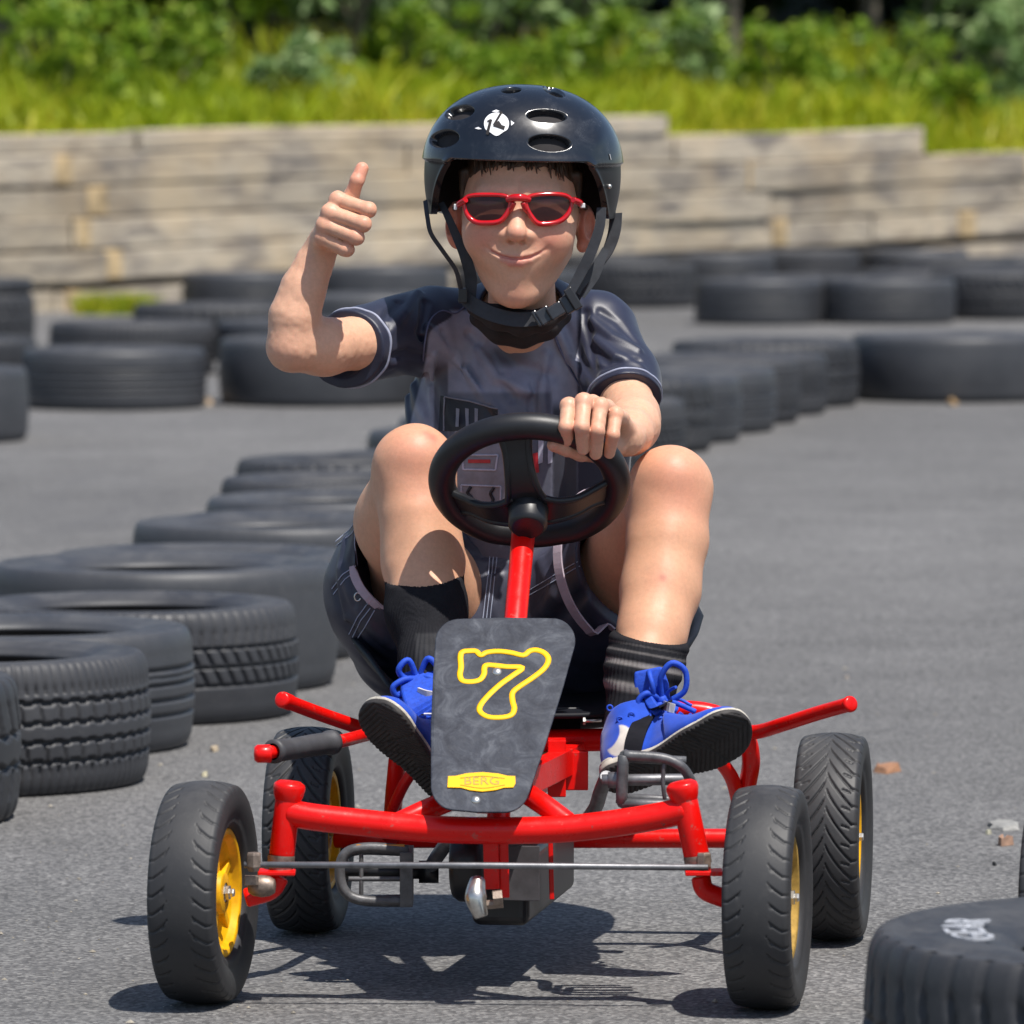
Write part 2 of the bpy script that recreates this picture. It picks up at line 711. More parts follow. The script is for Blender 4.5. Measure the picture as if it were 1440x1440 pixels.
def pat_block(s, v):           # wavy circumferential grooves and cross sipes
    out = np.zeros_like(s)
    for g0 in (-0.78, -0.30, 0.16, 0.66):
        z = g0 + 0.025 * np.sign(np.sin(s * 2 * math.pi / 0.036))
        out = np.maximum(out, gr(v - z, 0.075))
    ph = (s + 0.01 * v) % 0.036
    if -0.74 < v < -0.34 or 0.2 < v < 0.62:
        out = np.maximum(out, 0.7 * gr(ph - 0.018, 0.0042))
    ph2 = (s + 0.004 * v) % 0.018
    if abs(v) > 0.86:
        out = np.maximum(out, 0.7 * gr(ph2 - 0.009, 0.0035))
    return out


def pat_rib(s, v):             # plain ribs
    out = np.zeros_like(s)
    for g0 in (-0.62, -0.22, 0.2, 0.6):
        out = np.maximum(out, gr(v - g0, 0.06) * np.ones_like(s))
    out = np.maximum(out, 0.5 * gr(v - 0.4 - 0.01 * np.sin(s * 60), 0.03))
    return out


def pat_diag(s, v):            # ribs with slanted cuts
    out = np.zeros_like(s)
    for g0 in (-0.5, 0.02, 0.55):
        out = np.maximum(out, gr(v - g0, 0.06) * np.ones_like(s))
    ph = (s + 0.035 * v) % 0.030
    if -0.46 < v < -0.05 or 0.10 < v < 0.50:
        out = np.maximum(out, 0.8 * gr(ph - 0.015, 0.005))
    if v > 0.62:
        ph = (s - 0.01 * v) % 0.026
        out = np.maximum(out, 0.7 * gr(ph - 0.013, 0.0045))
    return out


def pat_smooth(s, v):
    return 0.12 * gr((s % 0.21) - 0.1, 0.006) if abs(v) > 0.8 else np.zeros_like(s)


def pat_lug(s, v):
    out = np.zeros_like(s)
    for g0 in (-0.35, 0.35):
        out = np.maximum(out, gr(v - g0 - 0.05 * np.sin(s * 2 * math.pi / 0.06), 0.08))
    ph = (s + 0.02 * abs(v)) % 0.05
    if abs(v) > 0.42:
        out = np.maximum(out, gr(ph - 0.025, 0.008))
    return out


TY = {
    'block': (tyre_mesh('tyre', 0.318, 0.222, 0.205, pat_block, mat='tyre_a', seed=1, seg=700, nt=60), 0.318, 0.222),
    'rib': (tyre_mesh('tyre', 0.318, 0.214, 0.205, pat_rib, mat='tyre_b', seed=2, seg=420), 0.318, 0.214),
    'diag': (tyre_mesh('tyre', 0.315, 0.210, 0.205, pat_diag, mat='tyre_a', seed=3, seg=640, nt=54), 0.315, 0.210),
    'smooth': (tyre_mesh('tyre', 0.350, 0.240, 0.215, pat_smooth, mat='tyre_b', seed=4, seg=260, nt=20), 0.350, 0.240),
    'lug': (tyre_mesh('tyre', 0.330, 0.230, 0.205, pat_lug, mat='tyre_c', seed=5, seg=420, nt=40), 0.330, 0.230),
}
NT_ = [0]


def tyre(kind, X, D, label, group, scale=1.0, zs=1.0, z=0.0, rot=None, tilt=(0, 0)):
    me, R, W = TY[kind]
    o = link('tyre', me)
    o.location = (X, D, z)
    random.seed(NT_[0] * 7 + 3)
    NT_[0] += 1
    o.rotation_euler = (tilt[0], tilt[1], random.uniform(0, 6.28) if rot is None else rot)
    o.scale = (scale, scale, zs)
    ROOTM[o.name] = Matrix.Identity(4)
    tag(o, label, 'tyre', group)
    return o


GL = 'tyres laid along the left of the lane'
left_row = [
    ('lug', -1.118, 11.38, 1.0, 'ribbed black tyre cut off by the left photo edge, nearest of the left row'),
    ('block', -0.93, 11.98, 1.0, 'tyre with deep wavy grooves and block tread, second nearest of the left row'),
    ('rib', -0.885, 12.64, 1.0, 'plain ribbed tyre between the block tread tyre and the slanted tread tyre'),
    ('diag', -0.715, 13.27, 1.0, 'tyre with slanted cuts in its tread in front of the large bald tyre'),
    ('smooth', -0.685, 13.93, 0.985, 'large bald smooth tyre left of the seated boy'),
    ('rib', -0.63, 14.60, 1.0, 'ribbed tyre partly hidden behind the large bald tyre'),
    ('smooth', -0.50, 15.22, 0.90, 'low smooth tyre second behind the large bald tyre'),
    ('diag', -0.44, 15.86, 1.0, 'tyre level with the boy\'s hip in the left row, third behind the large bald one'),
    ('rib', -0.40, 16.52, 1.0, 'tyre at knee height in the left row, fourth behind the large bald one'),
    ('block', -0.39, 17.18, 1.0, 'tyre showing only a thin dark rim beside the boy\'s knee'),
    ('lug', -0.37, 17.86, 1.0, 'dark tyre whose rounded left end shows beside the boy\'s knee'),
    ('diag', -0.17, 18.50, 1.0, 'tyre peeking out left of the boy\'s knee, behind the dark rounded one'),
    ('rib', -0.10, 19.65, 0.95, 'small dark tyre end just above the boy\'s knee, beside his shirt'),
]
for k, X, D, s, lab in left_row:
    tyre(k, X, D, lab, GL, s)

GM = 'tyres continuing the lane edge right of the boy'
mid_row = [
    (-0.02, 20.35), (0.08, 21.0), (0.20, 21.65),
    (0.315, 22.60), (0.43, 23.22), (0.555, 23.85), (0.68, 24.47), (0.80, 25.10), (0.915, 25.74), (0.985, 26.40),
]
ml = ['tyre hidden mostly by the boy\'s chest', 'tyre behind the boy\'s side', 'tyre behind the boy\'s left arm',
      'nearest tyre of the blurred row touching the boy\'s left sleeve, lowest in the photo',
      'second tyre of the blurred row right of the boy\'s sleeve', 'third tyre of the blurred row right of the boy\'s sleeve',
      'fourth tyre of the blurred row right of the boy\'s sleeve', 'fifth tyre of the blurred row right of the boy\'s sleeve',
      'sixth tyre of the blurred row, next to last before the wide tyre', 'last tyre of the blurred row, touching the wide tyre at right']
kinds = ['rib', 'block', 'diag', 'lug', 'rib']
for i, ((X, D), lab) in enumerate(zip(mid_row, ml)):
    if i < 3 and False:
        continue
    tyre(kinds[i % 5], X, D, lab, GM, 0.98 + 0.03 * ((i * 7) % 3))

GR = 'tyres closing the lane on the right'
tyre('smooth', 1.625, 26.20, 'wide smooth tyre closing the lane at the right photo edge', GR, 1.09)
tyre('rib', 2.36, 26.35, 'tyre beyond the right photo edge next to the wide smooth tyre', GR, 1.1)

GB = 'tyres across the far left of the track'
far_left = [
    ('smooth', -1.93, 23.25, 1.0, 'tyre cut by the left photo edge, nearest of the far left tyres'),
    ('rib', -1.43, 25.55, 1.05, 'wide tyre at far left standing on the asphalt below the raised elbow side'),
    ('smooth', -0.70, 25.85, 1.05, 'tyre directly under the raised elbow, behind the boy'),
    ('rib', 0.03, 25.9, 1.05, 'far tyre hidden by the boy\'s chest'),
    ('lug', -2.07, 26.1, 1.0, 'tyre at left photo edge behind the nearest far left tyre'),
    ('diag', -1.52, 28.4, 1.05, 'tyre in the second layer above the wide far left tyre'),
    ('rib', -0.85, 28.5, 1.05, 'tyre in the second layer just left of the raised forearm'),
    ('lug', -1.22, 30.0, 1.15, 'long dark tyre in the third layer left of the raised forearm'),
    ('smooth', -0.62, 31.0, 1.0, 'tyre in the third layer behind the raised forearm'),
    ('lug', -2.45, 31.4, 1.05, 'tall tyre at the left photo edge in front of the timber wall'),
]
for k, X, D, s, lab in far_left:
    tyre(k, X, D, lab, GB, s)
tyre('rib', -2.43, 31.4, 'tyre on top of the tall one at the left photo edge', GB, 1.0, 0.30, 0.2305)

GF = 'tyres lined up in front of the timber wall'
far_row = [
    (-1.32, 35.3, 'rib'), (-0.66, 35.5, 'smooth'), (0.03, 35.9, 'rib'), (0.52, 38.3, 'lug'), (0.62, 36.6, 'lug'),
    (1.13, 39.05, 'rib'), (1.62, 39.55, 'block'), (2.25, 39.95, 'rib'),
]
fl = ['leftmost tyre of the far row in front of the timber wall', 'far row tyre between the raised forearm and the helmet strap',
      'far row tyre hidden behind the boy\'s neck', 'far row tyre just right of the helmet strap', 'far row tyre hidden behind the helmet strap',
      'far row tyre with a clear gap to its right, two right of the helmet', 'far row tyre behind the leftmost tyre of the slanting row', 'far row tyre under the right wall step, behind the slanting row']
for (X, D, k), lab in zip(far_row, fl):
    tyre(k, X, D, lab, GF, 1.0)
GS = 'tyres slanting towards the wall on the far right'
ordn = ['leftmost, with a light worn top', 'second from the left', 'third from the left', 'fourth from the left', 'fifth from the left', 'sixth from the left', 'seventh from the left', 'last before the right photo edge', 'beyond the right photo edge']
for i, lab in enumerate(ordn):
    X, D = [(1.19, 34.2), (1.45, 34.92), (1.80, 34.28), (2.05, 35.5), (2.38, 34.9), (2.55, 36.15), (2.92, 35.6), (3.05, 36.95), (3.42, 36.3)][i]
    tyre(kinds[(i * 2) % 5], X, D, 'tyre of the slanting far row near the wall, ' + lab, GS, 1.0 + 0.03 * (i % 3))
GS2 = 'tyres in a second line behind the slanting far row'
for i, lab in enumerate(['leftmost', 'second', 'third', 'fourth']):
    tyre(kinds[(i * 3 + 1) % 5], 2.35 + 0.42 * i, 37.95 + 0.46 * i, 'tyre in the second line behind the slanting far row, ' + lab + ' from the left' if i else 'leftmost tyre of the second line behind the slanting far row', GS2, 1.06)

# near tyre at the lower right, with white letters on its sidewall
TY['big'] = (tyre_mesh('tyre', 0.40, 0.250, 0.225, pat_lug, mat='tyre_c', seed=9, seg=420, nt=40), 0.40, 0.25)
fg = tyre('big', 0.786, 7.82, 'large tyre with white sidewall lettering at the lower right corner', None, 1.0, 1.0, rot=0.4)
fgR = 0.285


def fg_map(x, y, z):
    a = math.pi - x / fgR
    r = fgR + y
    return (0.786 + r * math.cos(a), 7.82 + r * math.sin(a), 0.2495 + z)


M['letter'] = simple('raised_white_letters', (0.40, 0.41, 0.44), 0.5, 0, 0.25, 120)
ROOTM[fg.name] = Matrix.Translation(Vector((0.786, 7.82, 0))) @ Matrix.Rotation(0.4, 4, 'Z')
text_mesh_obj('lettering', 'GEAR', 0.066, M['letter'], fg, lambda x, y, z: fg_map(x * 1.15, y, z), 0.0015)


# ------------------------------------------------------------------ timber retaining wall
def timber_mat(name, tone):
    m = NT(name)
    info = m.n('ShaderNodeObjectInfo')
    v = m.coord('Object', (2.2, 2.2, 20))
    v2 = m.coord('Object', (1.6, 1.6, 6.5))
    g1 = m.noise(2.2, 6, 0.7, vec=v, dist=0.4)
    g2 = m.noise(1.1, 5, 0.65, vec=v2, dist=0.8)
    a, b, d = tone
    c = m.ramp(g1, [(0.25, d), (0.5, a), (0.8, b)])
    c = m.mix(m.ramp(g2, [(0.47, 0.0), (0.62, 0.85)]), c, d)
    c = m.mix(m.ramp(m.noise(1.6, 4, 0.6), [(0.45, 0.0), (0.7, 0.55)]), c, (b[0] * 1.05, b[1] * 0.93, b[2] * 0.72))
    f = m.ramp(info.outputs['Random'], [(0.0, 0.80), (1.0, 1.18)])
    c = m.mix(1.0, c, f, 'MULTIPLY')
    m.base(c).rough(0.85)
    m.bump(g1, 0.5, 0.01)
    return m.m


M['timber'] = timber_mat('weathered_timber', ((0.43, 0.37, 0.285), (0.58, 0.50, 0.39), (0.14, 0.125, 0.115)))
M['timber_end'] = simple('tan_timber_end', (0.46, 0.34, 0.19), 0.85, 0, 0.55, 9, 0.3, 60)

wall_dir = vnorm([1.0, 0.94, 0.0])
WX0, WD0 = -2.55, 35.4


def wall_pt(X):
    """point on the wall face for world x"""
    return np.array([X, 35.6 + (X + 2.5) * 1.05, 0.0])


wall = empty('timber_wall', tuple(wall_pt(0.4)))
tag(wall, 'low retaining wall of stacked weathered grey timbers behind the tyres', 'wall')
course_h = 0.162
SL = 0.022          # the courses climb slightly
random.seed(11)
wdir = vnorm(wall_pt(1) - wall_pt(0))
wnorm = np.array([wdir[1], -wdir[0], 0])      # towards the camera
mesh_count = 0
for c in range(6):
    x_end = {5: 0.86, 4: 2.36, 3: 7.0}.get(c, 7.0)
    if c == 5:
        z_lo, z_hi = 0.812, 0.915
    else:
        z_lo = c * course_h
        z_hi = z_lo + course_h - 0.006
    x = -7.5 + random.uniform(0, 0.7)
    brk = {0: [-4.6, -2.30, -0.2, 1.15, 3.1], 1: [-3.9, -2.05, 0.3, 2.05, 4.0], 2: [-4.8, -2.22, 0.1, 1.45, 3.4], 3: [-4.1, -2.10, 0.55, 1.32, 3.0], 4: [-4.7, -2.28, -0.55, 0.9], 5: [-4.2, -1.9, -0.4]}[c]
    xs = [-7.5] + [b for b in brk if b < x_end] + [x_end]
    for a, b in zip(xs[:-1], xs[1:]):
        pa, pb = wall_pt(a + 0.006), wall_pt(b - 0.006)
        off = random.uniform(-0.012, 0.012)
        zj = random.uniform(-0.003, 0.0)
        mb = MB()
        n = 10
        dep = 0.17
        V = []
        for i in range(n + 1):
            t = i / n
            p = pa * (1 - t) + pb * t + wnorm * (off + 0.006 * math.sin(5 * t + c * 2 + a))
            zz = SL * (p[0]) + 0.006 * math.sin(4 * t + a * 3)
            for (dz, dn) in ((z_lo, 0), (z_hi + zj, 0), (z_hi + zj, -dep), (z_lo, -dep)):
                V.append(p + wnorm * dn + np.array([0, 0, dz + zz + (0.034 if c else 0.0)]))
        Fq = []
        for i in range(n):
            for k in range(4):
                Fq.append((i * 4 + k, (i + 1) * 4 + k, (i + 1) * 4 + (k + 1) % 4, i * 4 + (k + 1) % 4))
        Fq.append((0, 1, 2, 3))
        Fq.append((n * 4 + 3, n * 4 + 2, n * 4 + 1, n * 4))
        mb.add(V, Fq, False)
        mb.build('timber', M['timber'], wall, bevel=0.010)
# tan end-grain blocks of the tie-back timbers
for (x, c) in ((-2.26, 4), (-2.10, 3), (-2.17, 2), (-2.03, 1), (-2.22, 0), (1.36, 3), (1.50, 1), (3.02, 3), (2.62, 1)):
    p = wall_pt(x)
    zc = c * course_h + course_h / 2 + SL * x + (0.034 if c else 0.0)
    mb = MB()
    mb.box(p + wnorm * -0.030 + np.array([0, 0, zc]), wdir * random.uniform(.05, .075), wnorm * 0.04, np.array([0, 0, course_h / 2 - 0.008]))
    mb.build('timber_end', M['timber_end'], wall, bevel=0.008)

# ------------------------------------------------------------------ bank behind the wall
def bank_z(X, D):
    d = D - (35.6 + (X + 2.5) * 1.05)
    top = 0.935 + SL * X
    if X > 0.80:
        top -= 0.10 * min(1, (X - 0.80) / 0.15)
    if X > 2.30:
        top -= 0.16 * min(1, (X - 2.30) / 0.15)
    return top - 0.05 + 0.09 * max(0, d - 0.3) * (1 if d < 30 else 30 / d) + 0.03 * math.sin(X * 3 + D) * min(1, max(0, d))


def dirt():
    m = NT('bank_soil')
    c = m.ramp(m.noise(3, 6, 0.7), [(0.3, (0.035, 0.045, 0.015)), (0.6, (0.06, 0.075, 0.02)), (0.8, (0.10, 0.085, 0.05))])
    m.base(c).rough(0.95)
    m.bump(m.noise(20, 4), 0.5, 0.03)
    return m.m


V = []
nx, nd = 120, 70
for j in range(nd + 1):
    for i in range(nx + 1):
        X = -14 + 30 * i / nx
        base = 35.6 + (X + 2.5) * 1.05
        d = 0.08 + (j / nd) ** 1.8 * 70
        V.append((X, base + d, bank_z(X, base + d)))
q = [(j * (nx + 1) + i, j * (nx + 1) + i + 1, (j + 1) * (nx + 1) + i + 1, (j + 1) * (nx + 1) + i) for j in range(nd) for i in range(nx)]
bank = np_obj('bank_terrain', V, q, dirt())
tag(bank, kind='structure')


# ------------------------------------------------------------------ vegetation
def leaf_mat(name, c1, c2, c3, trans=0.35):
    m = NT(name)
    at = m.n('ShaderNodeAttribute', attribute_name='Col')
    sep = m.n('ShaderNodeSeparateColor')
    m.l(at.outputs['Color'], sep.inputs[0])
    c = m.ramp(sep.outputs[0], [(0.0, c1), (0.5, c2), (1.0, c3)])
    m.base(c).rough(0.5)
    m.b.inputs['Specular IOR Level'].default_value = 0.35
    tr = m.n('ShaderNodeBsdfTranslucent')
    m.l(c, tr.inputs['Color'])
    mx = m.n('ShaderNodeMixShader')
    mx.inputs[0].default_value = trans
    out = m.t.nodes['Material Output']
    m.l(m.b.outputs[0], mx.inputs[1])
    m.l(tr.outputs[0], mx.inputs[2])
    m.l(mx.outputs[0], out.inputs['Surface'])
    return m.m


M['grass'] = leaf_mat('grass_blades', (0.20, 0.30, 0.010), (0.36, 0.44, 0.014), (0.55, 0.50, 0.04), 0.45)
M['leaf_bright'] = leaf_mat('bright_leaves', (0.09, 0.18, 0.012), (0.19, 0.32, 0.022), (0.36, 0.44, 0.05), 0.42)
M['leaf_pale'] = leaf_mat('pale_leaves', (0.13, 0.22, 0.07), (0.24, 0.36, 0.13), (0.42, 0.52, 0.25), 0.35)
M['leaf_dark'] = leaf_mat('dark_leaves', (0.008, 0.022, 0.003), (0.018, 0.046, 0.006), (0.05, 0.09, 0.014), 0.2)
M['bark'] = simple('bark', (0.13, 0.11, 0.085), 0.9, 0, 0.35, 12, 0.6, 30)


def leaves(n, rng, centers, spread, size, droop=0.3, aspect=0.5):
    """n leaf faces (two-quad folded leaves) scattered round the centres"""
    c = centers[rng.randint(0, len(centers), n)] + rng.normal(0, 1, (n, 3)) * spread
    nrm = rng.normal(0, 1, (n, 3))
    nrm[:, 2] = np.abs(nrm[:, 2]) + 0.5
    nrm /= np.linalg.norm(nrm, axis=1, keepdims=True)
    t = rng.normal(0, 1, (n, 3))
    t -= nrm * np.sum(t * nrm, 1, keepdims=True)
    t /= np.linalg.norm(t, axis=1, keepdims=True)
    b = np.cross(nrm, t)
    s = size * (0.6 + 0.8 * rng.rand(n, 1))
    w = s * aspect
    p0 = c - t * s
    p1 = c + b * w - nrm * s * 0.12
    p2 = c + t * s - nrm * s * droop
    p3 = c - b * w - nrm * s * 0.12
    V = np.stack([p0, p1, p2, p3], 1).reshape(-1, 3)
    q = np.arange(n * 4).reshape(-1, 4)
    col = np.repeat(rng.rand(n), 4)
    return V, q, np.stack([col] * 3, 1)


rng = np.random.RandomState(5)
# grass and weeds on top of the wall
nb = 42000
gx = rng.uniform(-6.5, 8, nb)
gd = 0.1 + rng.rand(nb) ** 1.6 * 4.5
X = gx
D = 35.6 + (X + 2.5) * 1.05 + gd
zb = np.array([bank_z(a, b) for a, b in zip(X, D)])
clump = 0.55 + 0.45 * np.sin(X * 4.1 + 1.3 * np.sin(D * 3)) * np.sin(D * 2.3 + X)
big_ = 0.5 + 0.5 * np.sin(X * 1.7 + 2) * np.sin(X * 0.63 + D * 0.9)
h = (0.05 + 0.33 * rng.rand(nb) ** 1.4 * (0.3 + 0.5 * clump + 0.4 * big_)) * np.clip(gd / 0.5, 0.3, 1.0)
w = 0.006 + 0.012 * rng.rand(nb)
ang = rng.uniform(0, math.pi, nb)
lean = rng.normal(0, 0.45, (nb, 2)) * h[:, None]
bx, by = np.cos(ang) * w, np.sin(ang) * w
V = np.stack([
    np.stack([X - bx, D - by, zb - 0.02], 1), np.stack([X + bx, D + by, zb - 0.02], 1),
    np.stack([X + bx * .8 + lean[:, 0] * .4, D + by * .8 + lean[:, 1] * .4, zb + h * .6], 1),
    np.stack([X - bx * .8 + lean[:, 0] * .4, D - by * .8 + lean[:, 1] * .4, zb + h * .6], 1),
    np.stack([X + lean[:, 0], D + lean[:, 1], zb + h], 1)], 1).reshape(-1, 3)
i0 = np.arange(nb) * 5
q = np.stack([i0, i0 + 1, i0 + 2, i0 + 3], 1)
t3 = np.stack([i0 + 3, i0 + 2, i0 + 4], 1)
cc = np.repeat(np.clip(0.20 + 0.35 * clump * rng.rand(nb) + 0.45 * big_ + rng.normal(0, 0.18, nb), 0, 1), 5)
gr_o = np_obj('grass', V, q, M['grass'], tris=t3, smooth=False, colors=np.stack([cc] * 3, 1))
tag(gr_o, 'bright yellow green grass growing along the top of the timber wall', 'grass', kind='stuff')

# small grass tuft at the foot of the wall
def tuft(X, D, n, rad, hh, seed):
    r = np.random.RandomState(seed)
    a = r.uniform(0, 6.28, n)
    rr = rad * np.sqrt(r.rand(n))
    x, y = X + rr * np.cos(a), D + rr * 0.5 * np.sin(a)
    h = hh * (0.4 + 0.6 * r.rand(n))
    le = r.normal(0, 0.35, (n, 2)) * h[:, None]
    w = 0.008
    V = np.stack([np.stack([x - w, y, 0 * x], 1), np.stack([x + w, y, 0 * x], 1), np.stack([x + le[:, 0], y + le[:, 1], h], 1)], 1).reshape(-1, 3)
    t = np.arange(n * 3).reshape(-1, 3)
    c = np.repeat(r.rand(n), 3)
    return np_obj('grass_tuft', V, None, M['grass'], tris=t, smooth=False, colors=np.stack([c] * 3, 1))


o = tuft(-1.98, 35.45, 500, 0.20, 0.13, 3)
tag(origin_to(o, (-1.98, 35.45, 0)), 'small green weed tuft at the foot of the timber wall on the left', 'weed')


def shrub(name, X, D, w, hgt, n, mat, size, label, group, seed, kind='shrub', aspect=0.5, lift=0.25):
    r = np.random.RandomState(seed)
    z0 = bank_z(X, D)
    root = empty(name, (X, D, z0))
    tag(root, label, kind, group)
    m = 30
    w = w * 1.15
    hgt = hgt * 0.85
    cen = np.stack([r.normal(0, w * 0.50, m), r.normal(0, w * 0.45, m), hgt * (lift * .4 + (1 - lift * .4) * r.rand(m) ** 1.1)], 1) + np.array([X, D, z0])
    V, q, c = leaves(n, r, cen, np.array([w * 0.12, w * 0.12, hgt * 0.07]), size, aspect=aspect)
    np_obj('foliage', V, q, M[mat], root, smooth=False, colors=c)
    st = MB()
    for i in range(0, m, 4):
        st.tube([(X + r.normal(0, 0.03), D + r.normal(0, 0.03), z0 - 0.03), (X * 0.5 + cen[i][0] * 0.5, D * 0.5 + cen[i][1] * 0.5, z0 + (cen[i][2] - z0) * 0.5), tuple(cen[i])], [0.014, 0.009, 0.004], seg=6, sub=3)
    st.build('stem', M['bark'], root)
    return root


GSB = 'shrubs growing above the timber wall'
for i, (X, dd, w, hh, mat, sz, lab) in enumerate([
    (-2.35, 1.6, 0.35, 0.75, 'leaf_bright', 0.035, 'bright green bush above the wall at the left photo edge'),
    (-1.85, 2.2, 0.30, 0.62, 'leaf_bright', 0.032, 'yellow green bush above the tan timber ends of the wall'),
    (-1.15, 1.7, 0.22, 0.50, 'leaf_pale', 0.045, 'pale leafy bush above the wall left of the raised fist'),
    (-0.62, 2.6, 0.35, 0.55, 'leaf_bright', 0.035, 'green bush on the bank above the raised thumb'),
    (-0.05, 1.5, 0.28, 0.45, 'leaf_bright', 0.03, 'low bush on the bank behind the top of the helmet'),
    (0.55, 1.9, 0.30, 0.60, 'leaf_bright', 0.035, 'green bush on the bank right of the helmet top'),
    (1.05, 2.4, 0.28, 0.72, 'leaf_pale', 0.04, 'pale green bush above the first step of the wall'),
    (1.55, 1.5, 0.25, 0.62, 'leaf_bright', 0.034, 'bright bush above the middle of the right hand wall'),
    (2.10, 2.2, 0.34, 0.60, 'leaf_bright', 0.034, 'green bush above the second step of the wall'),
    (2.62, 1.2, 0.25, 0.55, 'leaf_bright', 0.034, 'dark green bush above the lowest part of the wall'),
    (3.10, 1.6, 0.30, 0.95, 'leaf_pale', 0.05, 'tall pale leafed bush at the right photo edge'),
]):
    shrub('shrub', X, 35.6 + (X + 2.5) * 1.05 + dd, w, hh, 1200, mat, sz, lab, GSB, 40 + i)


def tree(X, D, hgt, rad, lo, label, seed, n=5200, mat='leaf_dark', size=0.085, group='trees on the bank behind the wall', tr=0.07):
    r = np.random.RandomState(seed)
    z0 = bank_z(X, D)
    root = empty('tree', (X, D, z0))
    tag(root, label, 'tree', group)
    t = MB()
    lean = r.normal(0, 0.12, 2)
    top = np.array([X + lean[0] * 2, D + lean[1] * 2, z0 + hgt * 0.8])
    base = np.array([X, D, z0 - 0.15])
    mid = base * 0.5 + top * 0.5 + np.array([r.normal(0, 0.08), 0, 0])
    t.tube([base, base * 0.75 + mid * 0.25 + np.array([0, 0, 0.02]), mid, top], [tr * 1.35, tr, tr * 0.7, tr * 0.25], seg=10)
    m = 46
    a = r.uniform(0, 6.28, m)
    zz = lo + (hgt - lo) * r.rand(m)
    prof = np.sqrt(np.clip(1 - ((zz - (lo + hgt) / 2) / ((hgt - lo) * 0.56)) ** 2, 0.05, 1))
    rr = rad * prof * np.sqrt(r.rand(m))
    cen = np.stack([X + rr * np.cos(a), D + rr * np.sin(a), z0 + zz], 1)
    for i in range(0, m, 3):
        f = min(0.95, max(0.15, (cen[i][2] - z0) / hgt * 0.8))
        s = base * (1 - f) + top * f
        t.tube([s, s * 0.5 + cen[i] * 0.5 + np.array([0, 0, 0.1]), cen[i]], [tr * 0.3, tr * 0.2, tr * 0.08], seg=6, sub=3)
    t.build('trunk', M['bark'], root)
    V, q, c = leaves(n, r, cen, np.array([rad * 0.16, rad * 0.16, rad * 0.13]), size)
    np_obj('crown', V, q, M[mat], root, smooth=False, colors=c)
    return root


tr_spots = []
labs = ['dark tree at the left end of the bank', 'dark tree left of the raised thumb', 'dark tree above the raised thumb', 'tree behind the helmet top',
        'dark tree right of the helmet', 'slim trunked tree in the dark gap on the right', 'dark tree at the right end of the bank']
for i, X in enumerate([-2.9, -1.75, -0.75, 0.3, 1.35, 2.35, 3.4]):
    base = 35.6 + (X + 2.5) * 1.05
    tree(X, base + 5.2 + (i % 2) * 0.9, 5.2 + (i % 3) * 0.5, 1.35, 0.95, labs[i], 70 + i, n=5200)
labs2 = ['tree in the second rank at far left', 'tree in the second rank left of centre', 'tree in the second rank at centre left', 'tree in the second rank behind the helmet',
         'tree in the second rank right of the helmet', 'tree in the second rank at right', 'tree in the second rank at far right']
for i, X in enumerate([-4.0, -2.6, -1.2, 0.2, 1.7, 3.2, 4.8]):
    base = 35.6 + (X + 2.5) * 1.05
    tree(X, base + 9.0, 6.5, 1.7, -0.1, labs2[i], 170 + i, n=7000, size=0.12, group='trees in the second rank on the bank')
# sunlit leafy saplings reaching out in front of the dark trees
sp = [(-2.75, 3.4, 1.6, 'leaf_bright', 'leafy sapling at upper left with yellow green leaves'), (-0.98, 3.0, 1.35, 'leaf_pale', 'pale sapling above the raised thumb'),
      (-0.25, 3.2, 1.7, 'leaf_pale', 'pale sapling with drooping leaves above the helmet'), (0.42, 2.9, 1.6, 'leaf_pale', 'pale sapling right above the helmet'), (0.0, 4.2, 1.6, 'leaf_bright', 'green sapling behind the helmet'),
      (2.75, 3.0, 1.7, 'leaf_pale', 'pale sapling at the upper right corner'), (-1.6, 3.6, 1.5, 'leaf_bright', 'green sapling above the left part of the wall')]
for i, (X, dd, hh, mat, lab) in enumerate(sp):
    tree(X, 35.6 + (X + 2.5) * 1.05 + dd, hh, 0.42, 0.35, lab, 300 + i, n=700, mat=mat, size=0.055, group='saplings in front of the dark trees', tr=0.022)

# ------------------------------------------------------------------ litter on the asphalt
def flat_bit(name, cx, cy, D, w, d, hgt, col, label, cat, seed, curl=0.0):
    r = np.random.RandomState(seed)
    p = P(cx, cy, D)
    z = 0.0
    # follow the ground: distance from the pixel row
    y = CAM_H / math.tan(math.atan2(cy - 720, FPX) + PITCH)
    X = (cx - 720) * y / FPX
    n = 11
    ang = np.sort(r.uniform(0, 6.28, n))
    V, Fc = [], []
    for lev in (0.0, 1.0):
        for a in ang:
            k = 0.75 + 0.3 * r.rand()
            V.append((X + w / 2 * math.cos(a) * (1 - 0.15 * lev) * k, y + d / 2 * math.sin(a) * (1 - 0.15 * lev) * k, 0.0005 + lev * hgt * (0.6 + 0.8 * r.rand()) + curl * abs(math.cos(a)) * lev))
    for i in range(n):
        j = (i + 1) % n
        Fc.append((i, j, n + j, n + i))
    Fc.append(tuple(range(n))[::-1])
    Fc.append(tuple(range(n, 2 * n)))
    mb = MB()
    mb.add(V, Fc, False)
    o = mb.build(name, simple(name + '_surface', col, 0.8, 0, 0.3, 60, 0.2, 200))
    origin_to(o, (X, y, 0))
    tag(o, label, cat)
    return o


